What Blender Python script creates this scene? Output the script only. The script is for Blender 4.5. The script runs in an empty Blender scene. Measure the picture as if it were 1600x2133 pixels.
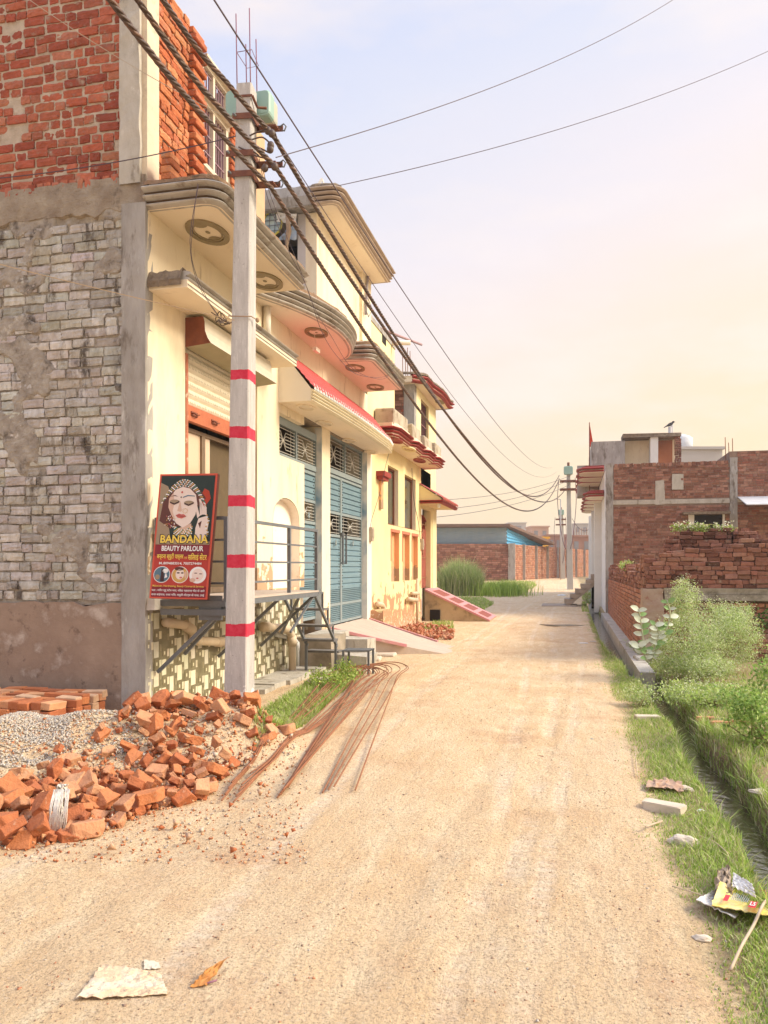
import bpy, math, random, numpy as np
from mathutils import Vector as V, noise as NZ
from math import radians as R, sin, cos, pi, sqrt
random.seed(7); rng=np.random.default_rng(7)
SC=bpy.context.scene; COL=SC.collection
# ---------------- camera, sky, sun, exposure ----------------
FPX=1650.0; TH=math.atan(390/FPX); HZ=1180; EYE=1.6
cam=bpy.data.cameras.new('camera'); co=bpy.data.objects.new('camera',cam); COL.objects.link(co); SC.camera=co
cam.sensor_fit='VERTICAL'; cam.sensor_height=36; cam.sensor_width=36; cam.lens=FPX/2133*36
cam.shift_y=(HZ-1066.5)/2133; cam.clip_start=.05; cam.clip_end=3000
co.location=(0,0,EYE); co.rotation_euler=(pi/2,0,TH)
SUN_EL=R(36); SUN_AZ=V((cos(R(8)),sin(R(8)),0))      # sun stands to the right, a little ahead, veiled
w=bpy.data.worlds.new('World'); SC.world=w; w.use_nodes=True; nt=w.node_tree; nt.nodes.clear()
def N(t,ty,**k):
    n=t.nodes.new(ty)
    for a,b in k.items():
        if a in n.inputs.keys() if not hasattr(n,a) else False: n.inputs[a].default_value=b
        else: setattr(n,a,b)
    return n
def ramp(t,stops,interp='LINEAR'):
    n=t.nodes.new('ShaderNodeValToRGB'); e=n.color_ramp; e.interpolation=interp
    while len(e.elements)<len(stops): e.elements.new(.5)
    for q,(p,c) in zip(e.elements,stops):
        q.position=p; q.color=(c[0],c[1],c[2],1) if hasattr(c,'__len__') else (c,c,c,1)
    return n
def s2l(*c): return tuple(((x/255+.055)/1.055)**2.4 if x>10 else x/255/12.92 for x in c)
sky=nt.nodes.new('ShaderNodeTexSky'); sky.sky_type='NISHITA'; sky.sun_disc=False; sky.sun_elevation=SUN_EL
sky.sun_rotation=math.atan2(SUN_AZ.x,SUN_AZ.y); sky.dust_density=4
tc=nt.nodes.new('ShaderNodeTexCoord'); sep=nt.nodes.new('ShaderNodeSeparateXYZ'); nt.links.new(tc.outputs['Generated'],sep.inputs[0])
r1=ramp(nt,[(0,s2l(254,232,202)),(.08,s2l(255,228,190)),(.17,s2l(253,228,199)),(.27,s2l(249,230,215)),(.40,s2l(240,231,234)),(.55,s2l(222,224,239)),(.72,s2l(201,212,243)),(1,s2l(185,203,240))])
nz=nt.nodes.new('ShaderNodeTexNoise'); nz.inputs['Scale'].default_value=2.2; nz.inputs['Detail'].default_value=7; nz.inputs['Roughness'].default_value=.55
mp=nt.nodes.new('ShaderNodeMapping'); mp.inputs['Scale'].default_value=(1,1,3.2); nt.links.new(tc.outputs['Generated'],mp.inputs[0]); nt.links.new(mp.outputs[0],nz.inputs['Vector'])
def mth(t,op,a,b=None,c=None):
    n=t.nodes.new('ShaderNodeMath'); n.operation=op
    for i,x in enumerate((a,b,c)):
        if x is None: continue
        if isinstance(x,(int,float)): n.inputs[i].default_value=x
        else: t.links.new(x,n.inputs[i])
    return n.outputs[0]
# the sunward side is warmer for its height above the horizon: shift the gradient by azimuth and by thin cloud
sh=mth(nt,'MULTIPLY',sep.outputs[0],-.30); cl=mth(nt,'MULTIPLY_ADD',nz.outputs[0],.22,-.11)
e=mth(nt,'ADD',mth(nt,'ADD',sep.outputs[2],sh),cl); nt.links.new(e,r1.inputs[0])
glow=mth(nt,'POWER',mth(nt,'MAXIMUM',mth(nt,'ADD',mth(nt,'MULTIPLY',sep.outputs[0],.62),mth(nt,'MULTIPLY',sep.outputs[1],.78)),0),9)
clm=ramp(nt,[(.52,0),(.72,1)]); nt.links.new(nz.outputs[0],clm.inputs[0])
def mixc(t,f,a,b,mode='MIX'):
    n=t.nodes.new('ShaderNodeMix'); n.data_type='RGBA'; n.blend_type=mode; n.clamp_factor=True
    for i,x in ((0,f),(6,a),(7,b)):
        if isinstance(x,(int,float)): n.inputs[i].default_value=x
        elif isinstance(x,tuple): n.inputs[i].default_value=(x+(1,))[:4]
        else: t.links.new(x,n.inputs[i])
    return n.outputs[2]
base=mixc(nt,mth(nt,'MULTIPLY',clm.outputs[0],.8),r1.outputs[0],s2l(255,240,230))
base=mixc(nt,mth(nt,'MULTIPLY',glow,.10),base,s2l(255,236,176))
# veiled bright sky overhead and a broad glow round the hidden sun
zen=ramp(nt,[(.58,0),(.95,1)]); nt.links.new(sep.outputs[2],zen.inputs[0])
sd_=V((SUN_AZ.x*cos(SUN_EL),SUN_AZ.y*cos(SUN_EL),sin(SUN_EL))); dt=mth(nt,'ADD',mth(nt,'ADD',mth(nt,'MULTIPLY',sep.outputs[0],sd_.x),mth(nt,'MULTIPLY',sep.outputs[1],sd_.y)),mth(nt,'MULTIPLY',sep.outputs[2],sd_.z))
gl2=mth(nt,'POWER',mth(nt,'MAXIMUM',dt,0),7)
amp=mth(nt,'ADD',mth(nt,'MULTIPLY_ADD',zen.outputs[0],1.0,1.0),mth(nt,'MULTIPLY',gl2,1.3))
sc=nt.nodes.new('ShaderNodeVectorMath'); sc.operation='SCALE'; nt.links.new(mth(nt,'MULTIPLY',amp,7.0),sc.inputs[3]); nt.links.new(base,sc.inputs[0])
allc=mixc(nt,.12,sc.outputs[0],sky.outputs[0])
bg=nt.nodes.new('ShaderNodeBackground'); bg.inputs['Strength'].default_value=.1; nt.links.new(allc,bg.inputs[0])
ow=nt.nodes.new('ShaderNodeOutputWorld'); nt.links.new(bg.outputs[0],ow.inputs[0])
sl=bpy.data.lights.new('sun','SUN'); sl.energy=2.6; sl.angle=R(22); sl.color=(1,.91,.70)
so=bpy.data.objects.new('sun',sl); COL.objects.link(so)
so.rotation_euler=(V((SUN_AZ.x*cos(SUN_EL),SUN_AZ.y*cos(SUN_EL),sin(SUN_EL)))).to_track_quat('Z','Y').to_euler(); so.location=(20,5,30)
SC.view_settings.view_transform='Standard'; SC.view_settings.look='None'; SC.view_settings.gamma=1; SC.view_settings.exposure=.78
# ---------------- helpers ----------------
def W(px,py=HZ,X=None,Y=None,Z=None,D=None):
    "a point of the place seen at a photo pixel, on the plane X=, Y=, Z= or at distance D="
    u=(px-800)/FPX; v=(HZ-py)/FPX; s,c=sin(TH),cos(TH); d=V((-s+u*c,c+u*s,v))
    t=X/d.x if X is not None else Y/d.y if Y is not None else (Z-EYE)/v if Z is not None else D
    return V((0,0,EYE))+d*t
def yx(px,X): return W(px,X=X).y
def zx(px,py,X): return W(px,py,X=X).z
def smooth(a,b,x):
    t=min(1,max(0,(x-a)/(b-a))); return t*t*(3-2*t)
def rnd(a,b): return random.uniform(a,b)
def tag(o,label=None,cat=None,group=None,kind=None):
    for k,v_ in (('label',label),('category',cat),('group',group),('kind',kind)):
        if v_: o[k]=v_
    return o
def thing(name,loc,label,cat,group=None,kind=None):
    o=bpy.data.objects.new(name,None); COL.objects.link(o); o.location=loc; o.empty_display_size=.2; o['_w']=list(loc)
    return tag(o,label,cat,group,kind)
class MB:
    def __init__(s): s.v=[]; s.f=[]; s.m=[]; s.c=[]; s.sm=[]
    def add(s,vs,fs,m=0,c=(1,1,1),sm=False):
        b=len(s.v); s.v+= [tuple(q) for q in vs]
        for f in fs: s.f.append([b+i for i in f]); s.m.append(m); s.c.append(c); s.sm.append(sm)
    def box(s,x0,x1,y0,y1,z0,z1,m=0,c=(1,1,1),j=0):
        vs=[(x+rnd(-j,j),y+rnd(-j,j),z+rnd(-j,j)) for x in (x0,x1) for y in (y0,y1) for z in (z0,z1)]
        s.add(vs,[(0,1,3,2),(4,6,7,5),(0,4,5,1),(2,3,7,6),(0,2,6,4),(1,5,7,3)],m,c)
    def obox(s,o,a,b,d,m=0,c=(1,1,1),bev=0,j=0):
        "box from corner o with edge vectors a,b,d"
        o,a,b,d=V(o),V(a),V(b),V(d)
        if not bev:
            vs=[o+a*i+b*k+d*l for i in (0,1) for k in (0,1) for l in (0,1)]
            if j: vs=[q+V((rnd(-j,j),rnd(-j,j),rnd(-j,j))) for q in vs]
            s.add(vs,[(0,1,3,2),(4,6,7,5),(0,4,5,1),(2,3,7,6),(0,2,6,4),(1,5,7,3)],m,c); return
        A,B,D=a.length,b.length,d.length; au,bu,du=a/A,b/B,d/D; vs=[]
        for i in (0,1):
            for k in (0,1):
                for l in (0,1):
                    q=o+a*i+b*k+d*l; si,sk,sl_=(1-2*i)*bev,(1-2*k)*bev,(1-2*l)*bev
                    jj=V((rnd(-j,j),rnd(-j,j),rnd(-j,j)))
                    vs+= [q+bu*sk+du*sl_+jj,q+au*si+du*sl_+jj,q+au*si+bu*sk+jj]
        I=lambda i,k,l,n:(i*4+k*2+l)*3+n
        F=[]
        for i in (0,1): F.append([I(i,0,0,0),I(i,1,0,0),I(i,1,1,0),I(i,0,1,0)])
        for k in (0,1): F.append([I(0,k,0,1),I(1,k,0,1),I(1,k,1,1),I(0,k,1,1)])
        for l in (0,1): F.append([I(0,0,l,2),I(1,0,l,2),I(1,1,l,2),I(0,1,l,2)])
        for k in (0,1):
            for l in (0,1): F.append([I(0,k,l,1),I(1,k,l,1),I(1,k,l,2),I(0,k,l,2)])
            for i in (0,1): F.append([I(i,k,0,0),I(i,k,1,0),I(i,k,1,1),I(i,k,0,1)])
        for i in (0,1):
            for l in (0,1): F.append([I(i,0,l,0),I(i,1,l,0),I(i,1,l,2),I(i,0,l,2)])
        for i in (0,1):
            for k in (0,1):
                for l in (0,1): F.append([I(i,k,l,0),I(i,k,l,1),I(i,k,l,2)])
        s.add(vs,F,m,c)
    def bar(s,a,b,w=.03,h=None,m=0,up=(0,0,1)):
        a,b=V(a),V(b); d=b-a; u=V(up)
        if abs(d.normalized().dot(u))>.95: u=V((0,1,0))
        x=d.cross(u).normalized()*w; y=x.cross(d).normalized()*(h or w)
        s.obox(a-x/2-y/2,x,y,d,m)
    def tube(s,pts,r,n=6,m=0,c=(1,1,1),cap=True,sm=True):
        pts=[V(p) for p in pts]; rs=r if hasattr(r,'__len__') else [r]*len(pts); vs=[]; pu=None
        for i,p in enumerate(pts):
            t=(pts[min(i+1,len(pts)-1)]-pts[max(i-1,0)]).normalized()
            if pu is None: pu=t.orthogonal().normalized()
            pu=(pu-t*pu.dot(t)).normalized(); q=t.cross(pu)
            for k in range(n):
                a=2*pi*k/n; vs.append(p+(pu*cos(a)+q*sin(a))*rs[i])
        fs=[[i*n+k,i*n+(k+1)%n,(i+1)*n+(k+1)%n,(i+1)*n+k] for i in range(len(pts)-1) for k in range(n)]
        if cap: fs+= [list(range(n))[::-1],[(len(pts)-1)*n+k for k in range(n)]]
        s.add(vs,fs,m,c,sm)
    def prism(s,pts,z0,z1,m=0,mt=None,mb=None,c=(1,1,1)):
        n=len(pts); vs=[(x,y,z0) for x,y in pts]+[(x,y,z1) for x,y in pts]
        s.add(vs,[[i,(i+1)%n,n+(i+1)%n,n+i] for i in range(n)],m,c)
        s.add(vs[:n],[list(range(n))[::-1]],m if mb is None else mb,c); s.add(vs[n:],[list(range(n))],m if mt is None else mt,c)
    def sweep(s,path,prof,m=0,sm=False,c=(1,1,1),groove=True):
        "prof=(out,z) swept along the 2D path; out is to the right of travel"
        P=[V((x,y)) for x,y in path]; K=len(prof); vs=[]
        for i,p in enumerate(P):
            d1=(p-P[i-1]).normalized() if i else (P[1]-p).normalized(); d2=(P[i+1]-p).normalized() if i<len(P)-1 else d1
            n1=V((d1.y,-d1.x)); n2=V((d2.y,-d2.x)); nn=(n1+n2).normalized(); k=1/max(.5,nn.dot(n1))
            vs+= [(p.x+nn.x*o*k,p.y+nn.y*o*k,z) for o,z in prof]
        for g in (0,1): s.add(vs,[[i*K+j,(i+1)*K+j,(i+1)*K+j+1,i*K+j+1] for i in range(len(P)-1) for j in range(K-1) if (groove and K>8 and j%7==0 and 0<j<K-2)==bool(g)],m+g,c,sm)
        s.add(vs[:K],[list(range(K))],m,c); s.add(vs[-K:],[list(range(K))[::-1]],m,c)
    def disc(s,c0,a,b,n=24,m=0,c=(1,1,1),r0=0):
        c0,a,b=V(c0),V(a),V(b); o=[c0+a*cos(2*pi*k/n)+b*sin(2*pi*k/n) for k in range(n)]
        if r0:
            i=[c0+(a*cos(2*pi*k/n)+b*sin(2*pi*k/n))*r0 for k in range(n)]
            s.add(o+i,[[k,(k+1)%n,n+(k+1)%n,n+k] for k in range(n)],m,c)
        else: s.add(o,[list(range(n))],m,c)
    def build(s,name,mats,parent=None,label=None,cat=None,group=None,kind=None,norm=True):
        a=np.array(s.v,dtype=float); lo,hi=a.min(0),a.max(0); b=np.array([(lo[0]+hi[0])/2,(lo[1]+hi[1])/2,lo[2]])
        me=bpy.data.meshes.new(name); me.from_pydata((a-b).tolist(),[],s.f)
        mats=mats if isinstance(mats,(list,tuple)) else [mats]; mats=list(mats)+([bpy.data.materials['groove shade']] if max(s.m)>=len(mats) else [])
        for q in mats: me.materials.append(q)
        me.polygons.foreach_set('material_index',s.m); me.polygons.foreach_set('use_smooth',s.sm)
        if any(q!=(1,1,1) for q in s.c):
            ca=me.color_attributes.new('Col','FLOAT_COLOR','CORNER'); tot=np.array([len(f) for f in s.f])
            cc=np.repeat(np.array([tuple(q)[:3]+(1,) for q in s.c],dtype=np.float32),tot,axis=0); ca.data.foreach_set('color',cc.ravel())
        if norm:
            import bmesh; bm=bmesh.new(); bm.from_mesh(me); bmesh.ops.recalc_face_normals(bm,faces=bm.faces); bm.to_mesh(me); bm.free()
        me.update(); o=bpy.data.objects.new(name,me); COL.objects.link(o); pw=V((0,0,0))
        if parent: o.parent=parent; pw=V(parent['_w'])
        o.location=V(b)-pw; o['_w']=[float(q) for q in b]
        return tag(o,label,cat,group,kind)
def npmesh(name,vs,faces,mat,cols=None,parent=None,sm=False,**k):
    "vs (n,3), faces (m,3|4) numpy, cols (m,3)"
    b=np.array([vs[:,0].mean(),vs[:,1].mean(),vs[:,2].min()]); me=bpy.data.meshes.new(name); nv,nf,q=len(vs),len(faces),faces.shape[1]
    me.vertices.add(nv); me.vertices.foreach_set('co',(vs-b).astype(np.float32).ravel()); me.loops.add(nf*q); me.loops.foreach_set('vertex_index',faces.astype(np.int32).ravel())
    me.polygons.add(nf); me.polygons.foreach_set('loop_start',np.arange(0,nf*q,q,dtype=np.int32))
    if sm: me.polygons.foreach_set('use_smooth',[True]*nf)
    for x in (mat if isinstance(mat,list) else [mat]): me.materials.append(x)
    me.update(calc_edges=True)
    if cols is not None:
        ca=me.color_attributes.new('Col','FLOAT_COLOR','CORNER'); cc=np.ones((nf,4),np.float32); cc[:,:3]=cols; ca.data.foreach_set('color',np.repeat(cc,q,axis=0).ravel())
    me.validate(); o=bpy.data.objects.new(name,me); COL.objects.link(o); pw=np.zeros(3)
    if parent: o.parent=parent; pw=np.array(parent['_w'])
    o.location=b-pw; o['_w']=b.tolist()
    return tag(o,**k)
def pm(name,c1,c2=None,scale=5,rough=.85,bump=.25,bscale=30,bdist=.01,attr=False,metal=0,stain=None,stretch=(1,1,1),spec=.3,patches=(),detail=8,emit=None,trans=0):
    """procedural material: two colours mixed by noise; stain=(colour,scale,threshold,softness); patches: list of (colour,scale,thr,zlo,zhi)
    real peeling/dirt that gets denser below zhi (object height); attr multiplies by the per-face colour"""
    m=bpy.data.materials.new(name); m.use_nodes=True; t=m.node_tree; p=t.nodes['Principled BSDF']
    p.inputs['Roughness'].default_value=rough; p.inputs['Metallic'].default_value=metal; p.inputs['Specular IOR Level'].default_value=spec
    c2=c2 or tuple(x*.8 for x in c1); tc=t.nodes.new('ShaderNodeTexCoord'); mp=t.nodes.new('ShaderNodeMapping'); mp.inputs['Scale'].default_value=stretch
    t.links.new(tc.outputs['Object'],mp.inputs[0])
    def nzz(sc,det=detail,ro=.6,vec=None):
        n=t.nodes.new('ShaderNodeTexNoise'); n.inputs['Scale'].default_value=sc; n.inputs['Detail'].default_value=det; n.inputs['Roughness'].default_value=ro
        t.links.new(vec or mp.outputs[0],n.inputs['Vector']); return n.outputs[0]
    n1=nzz(scale); rp=ramp(t,[(.3,0),(.7,1)]); t.links.new(n1,rp.inputs[0]); c=mixc(t,rp.outputs[0],tuple(c1),tuple(c2))
    if attr:
        a=t.nodes.new('ShaderNodeAttribute'); a.attribute_name='Col'; c=mixc(t,1.0,c,a.outputs['Color'],'MULTIPLY')
    if stain:
        for st in (stain if isinstance(stain,list) else [stain]):
            r_=ramp(t,[(st[2],0),(min(1,st[2]+st[3]),1)]); t.links.new(nzz(st[1],10,.65),r_.inputs[0]); c=mixc(t,r_.outputs[0],c,tuple(st[0]))
    for (pc,ps,pt,zl,zh) in patches:
        sp=t.nodes.new('ShaderNodeSeparateXYZ'); t.links.new(tc.outputs['Object'],sp.inputs[0])
        mr=t.nodes.new('ShaderNodeMapRange'); mr.inputs[1].default_value=zl; mr.inputs[2].default_value=zh; mr.inputs[3].default_value=.25; mr.inputs[4].default_value=-.25; t.links.new(sp.outputs[2],mr.inputs[0])
        v_=mth(t,'ADD',nzz(ps,6,.55,tc.outputs['Object']),mr.outputs[0]); r_=ramp(t,[(pt,0),(pt+.015,1)]); t.links.new(v_,r_.inputs[0]); c=mixc(t,r_.outputs[0],c,tuple(pc))
    t.links.new(c,p.inputs['Base Color'])
    if emit: t.links.new(c,p.inputs['Emission Color']); p.inputs['Emission Strength'].default_value=emit
    if bump:
        b=t.nodes.new('ShaderNodeBump'); b.inputs['Strength'].default_value=bump; b.inputs['Distance'].default_value=bdist; t.links.new(nzz(bscale,10,.65),b.inputs['Height']); t.links.new(b.outputs[0],p.inputs['Normal'])
    if trans:
        p.inputs['Subsurface Weight'].default_value=0
    return m
# ---------------- materials ----------------
cream=pm('cream paint',(.84,.74,.56),(.82,.69,.49),1.5,.8,.2,40,.006,stretch=(1,1,.3),stain=[((.66,.54,.38),2.0,.50,.25),((.46,.35,.23),6,.60,.12)],patches=[((.50,.33,.20),5,.66,.2,1.6)])
creamw=pm('pale paint',(.80,.74,.64),(.76,.68,.56),1.5,.8,.1,60,.004,stain=((.5,.42,.34),2,.66,.25))
peach=pm('peach soffit paint',(.84,.73,.62),(.84,.76,.66),.8,.8,.15,40,.005,stain=[((.60,.44,.30),2.4,.58,.2),((.4,.28,.18),8,.66,.1)])
soff=pm('cream soffit paint',(.86,.75,.58),(.82,.69,.52),1.2,.8,.15,40,.005,stain=[((.58,.47,.33),2.2,.58,.2),((.38,.28,.18),8,.67,.1)])
mould=pm('grey moulding paint',(.50,.47,.43),(.34,.29,.24),3,.6,.35,30,.008,stain=[((.16,.11,.07),5,.56,.15),((.6,.57,.53),7,.6,.15)],spec=.5)
ringm=pm('olive ring paint',(.33,.27,.16),(.26,.2,.11),8,.6,.1)
brick=pm('red brick',(1,1,1),(.66,.62,.60),16,.92,.9,45,.016,attr=True,stain=[((.40,.31,.24),8,.58,.16),((.09,.05,.035),11,.64,.1)])
brickg=pm('weathered grey brick',(1,1,1),(.62,.59,.55),12,.95,.9,40,.018,attr=True,stretch=(1,1,.45),stain=[((.11,.09,.075),5,.56,.10),((.64,.61,.57),7,.57,.12)],)
mortar=pm('mortar',(.44,.35,.26),(.28,.22,.16),9,.95,1,35,.02)
mortard=pm('dark joint',(.16,.09,.06),(.10,.06,.04),9,.95,1,35,.02)
conc=pm('concrete',(.44,.41,.38),(.27,.245,.22),5,.9,.9,30,.014,stain=[((.13,.10,.075),4,.54,.12),((.56,.53,.49),6,.58,.12)],stretch=(1,1,.3))
pm('groove shade',(.13,.085,.055),(.20,.14,.10),9,.9,.3)  # dark brown on the groove faces: shade painted in between the moulding bands
concl=pm('light concrete',(.54,.50,.44),(.38,.34,.28),5,.9,.9,26,.014,stretch=(1,1,.5),stain=[((.2,.16,.12),5,.58,.12),((.66,.62,.56),7,.6,.12)])
plast=pm('brown cement plaster',(.37,.27,.205),(.25,.175,.13),3,.9,.6,25,.01,stain=[((.50,.42,.36),3,.56,.14),((.15,.10,.075),7,.6,.12),((.55,.47,.4),22,.68,.06)])
rubm=pm('broken concrete edge',(.32,.25,.18),(.14,.10,.07),9,.95,1,22,.03)
brown=pm('brown rust metal',(.24,.075,.04),(.16,.05,.03),7,.6,.2)
orangeframe=pm('orange primer metal',(.52,.16,.075),(.42,.12,.06),8,.55,.15,stain=((.2,.08,.05),9,.64,.1))
shut=pm('cream shutter',(.74,.66,.52),(.66,.57,.43),7,.55,.05,spec=.4)
glassr=bpy.data.materials.new('reflecting glass'); glassr.use_nodes=True; _p=glassr.node_tree.nodes['Principled BSDF']; _p.inputs['Base Color'].default_value=(.62,.47,.33,1); _p.inputs['Roughness'].default_value=.08; _p.inputs['Specular IOR Level'].default_value=.9
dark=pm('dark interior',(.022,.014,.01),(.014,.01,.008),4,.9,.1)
alu=pm('bronze aluminium',(.26,.18,.12),(.20,.14,.09),9,.4,.03,metal=.3)
steel=pm('blue grey steel paint',(.16,.17,.185),(.12,.125,.135),9,.5,.06,stain=((.28,.24,.2),8,.68,.1),spec=.5)
bluegate=pm('blue grey gate paint',(.15,.25,.31),(.20,.30,.35),3,.5,.05,stain=((.34,.36,.36),5,.62,.3),spec=.5)
bluedk=pm('gate frame paint',(.22,.28,.30),(.28,.32,.33),3,.5,.05,spec=.5)
pink=pm('pink paint',(.62,.24,.27),(.55,.3,.27),6,.75,.15,stain=((.6,.48,.38),7,.6,.15))
redroof=pm('pink red tile paint',(.60,.10,.10),(.50,.085,.08),9,.6,.15)
redp=pm('dark red paint',(.34,.035,.025),(.26,.03,.02),7,.6,.1,spec=.5)
yel=pm('yellow paint',(.84,.71,.40),(.80,.64,.33),1.6,.8,.15,50,.004,stain=((.62,.46,.26),2.4,.6,.2),patches=[((.50,.27,.15),3.2,.60,.3,2.6),((.66,.56,.42),14,.66,.0,1.5)])
yel2=pm('yellow upper paint',(.84,.73,.44),(.80,.66,.36),1.6,.8,.12,50,.004,stain=((.5,.38,.2),3,.66,.2))
orn=pm('orange niche paint',(.78,.42,.20),(.72,.38,.19),3,.8,.1,patches=[((.42,.27,.17),6,.60,.1,.9)])
tileo=pm('olive wall tile',(.15,.125,.07),(.24,.21,.13),9,.35,.1,spec=.5)
tilel=pm('cream wall tile',(.74,.66,.48),(.64,.56,.38),8,.3,.05,spec=.5)
pipem=pm('cream plastic pipe',(.68,.55,.40),(.58,.44,.3),5,.5,.05)
rust=pm('rusty steel rod',(.22,.085,.04),(.36,.15,.075),14,.75,.3,80)
cablem=pm('cable sheath',(.06,.035,.028),(.12,.075,.055),30,.5,.05,spec=.5)
wirem=pm('thin wire',(.10,.07,.09),(.07,.05,.06),9,.6,0)
green=pm('sea green box paint',(.27,.42,.36),(.33,.47,.41),3,.45,.03,stain=((.5,.48,.3),3,.62,.2))
wht=pm('white paint',(.80,.78,.74),(.72,.7,.66),3,.7,.08)
ramp_m=pm('worn ramp cement',(.58,.47,.38),(.46,.36,.29),5,.9,.4,30,.006,stretch=(.5,3,1),stain=((.60,.42,.36),4,.6,.15))
stone=pm('pale stone',(.66,.57,.45),(.52,.42,.32),7,.9,.6,30,.01)
RED=[(.46,.125,.07),(.41,.105,.06),(.52,.16,.09),(.35,.085,.05),(.50,.19,.115),(.44,.15,.09)]
ORG=[(.60,.20,.08),(.52,.15,.06),(.66,.26,.12),(.56,.18,.09),(.48,.13,.05)]
DKR=[(.34,.155,.105),(.28,.125,.085),(.40,.20,.14),(.23,.10,.07),(.44,.23,.165),(.31,.15,.105)]
GRY=[(.55,.515,.475),(.51,.475,.44),(.59,.56,.52),(.47,.435,.40),(.55,.51,.455),(.62,.59,.56)]
def vary(c,k=.12):
    f=1+rnd(-k,k); return tuple(min(1,x*f*(1+rnd(-.04,.04))) for x in c)
def fbrick(mb,o,u,n,l,h,dep,c,m=0,nx=6,nz=4,am=.007):
    "a worn brick: rounded, uneven face"
    sd=rnd(0,99); vs=[]; z=V((0,0,1))
    for i in range(nx+1):
        for k in range(nz+1):
            a,b=i/nx,k/nz; ea=min(a,1-a)*nx; eb=min(b,1-b)*nz; back=(.005 if ea<.5 else 0)+(.004 if eb<.5 else 0)
            wx=am*1.1*NZ.noise((sd,b*3,a*2)); wz=am*.9*NZ.noise((a*4,sd,b*2))
            vs.append(o+u*(a*l+wx)+z*(b*h+wz)+n*(-back+am*1.4*NZ.noise((a*4+sd,b*3,1))))
    K=nz+1; F=[[i*K+k,(i+1)*K+k,(i+1)*K+k+1,i*K+k+1] for i in range(nx) for k in range(nz)]
    per=[i*K for i in range(nx+1)]+[nx*K+k for k in range(1,nz+1)]+[i*K+nz for i in range(nx-1,-1,-1)]+[k for k in range(nz-1,0,-1)]
    b0=len(vs); vs+= [vs[i]-n*(dep-.02) for i in per]; q=len(per); F+= [[per[i],per[(i+1)%q],b0+(i+1)%q,b0+i] for i in range(q)]
    mb.add(vs,F,m,c,False)
def bricks(mb,o,u,n,L,H,pal=RED,bl=.215,bh=.07,gap=.013,dep=.1,jit=.004,wob=0,m=0,skip=None,bev=.006,cap=None,miss=0,hf=.35,pop=.006,fancy=False):
    "courses of single bricks: o lower corner, u along the wall, n outward"
    o,u,n=V(o),V(u).normalized(),V(n).normalized(); z=0; r=0
    while z+bh*.6<H:
        x=-rnd(0,bl)
        while x<L:
            l=(bl if random.random()>hf else bl*.48)*rnd(.93,1.05); a=max(0,x); b=min(L,x+l)
            if b-a>.03 and not(skip and skip((a+b)/2,z+bh/2)) and random.random()>=miss:
                dz=wob*sin((a+b)*1.7+r*.4)+rnd(-jit,jit); out=rnd(-pop,pop)
                h=min(bh*rnd(.94,1.03),H-z)
                tilt=rnd(-jit,jit)*1.3
                if fancy: fbrick(mb,o+u*(a+rnd(-.004,.004))+V((0,0,z+dz))+n*out,(u*(b-a)+V((0,0,tilt))).normalized(),n,b-a,h,dep,vary(random.choice(pal)),m); x+=l+gap*rnd(.6,1.6); continue
                mb.obox(o+u*a+V((0,0,z+dz))+n*(out-dep),u*(b-a)+V((0,0,tilt)),n*dep,V((0,0,h)),m,vary(random.choice(pal)),bev,jit*.5)
            x+=l+gap*rnd(.6,1.6)
        z+=bh+gap; r+=1
# ---------------- ground, road, drain ----------------
def dcx(y): return 1.13-.28*smooth(11,17,y)
def dhw(y): return .115+.03*smooth(8,14,y)+.03*sin(y*2.1)*(1-smooth(12,15,y))
def rise(y): return .45*smooth(26,75,y) if y<75 else .45
def mound(x,y):
    ax,ay,bx,by=-5.6,5.1,-3.05,6.55; t=max(0,min(1,((x-ax)*(bx-ax)+(y-ay)*(by-ay))/((bx-ax)**2+(by-ay)**2)))
    d=math.hypot(x-ax-t*(bx-ax),y-ay-t*(by-ay)); return .40*math.exp(-(d/(.82-.28*t))**2)*(.9+.25*NZ.noise((x*2,y*2,1)))
def gh(x,y):
    z=rise(y)
    z+=.02*(NZ.noise((x*.5,y*.35,0)))+.009*NZ.noise((x*2.2,y*1.3,3))
    if abs(x)<6 and y<30: z+=.006*NZ.noise((x*7,y*3,8))
    for c,wd in ((-1.9,.16),(-.75,.14),(-.45,.1)):         # wheel tracks
        cc=c+.35*sin(y*.16+c); z-=.026*math.exp(-((x-cc)/wd)**2)*(y<45)*(1+.8*NZ.noise((x,y*1.2,9)))*(.6+.4*math.sin(y*14+x*3)*(y<14))
    if 0<y<60:
        d=abs(x-dcx(y)); w_=dhw(y)
        edge=w_+.05*NZ.noise((y*2.3,x*.5,5))*(1-smooth(12,14,y))
        z-=.40*(1-smooth(edge-.02,edge+.10,d))
        if .45<x<.95 : z-=.02
        if x>1.4 and y<14: z+=.05*smooth(1.4,2.6,x)+.03*NZ.noise((x*1.3,y,2))
    # mound of rubble and its skirt
    if y<9 and x<-1: z+=mound(x,y)
    return z
def axis(segs):
    a=[]
    for lo,hi,st in segs:
        n=max(1,int(round((hi-lo)/st))); a+=[lo+(hi-lo)*i/n for i in range(n)]
    return a+[segs[-1][1]]
xs=axis([(-260,-60,50),(-60,-12,8),(-12,-5.5,.5),(-5.5,.6,.075),(.6,1.5,.045),(1.5,4.5,.12),(4.5,12,.6),(12,60,8),(60,260,50)])
ys=axis([(-30,0,5),(0,1.8,.3),(1.8,14,.07),(14,30,.2),(30,60,1),(60,120,6),(120,330,50)])
vs=np.array([(x,y,gh(x,y)) for y in ys for x in xs]); nx=len(xs)
ii=np.array([[j*nx+i,j*nx+i+1,(j+1)*nx+i+1,(j+1)*nx+i] for j in range(len(ys)-1) for i in range(nx-1)])
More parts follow.
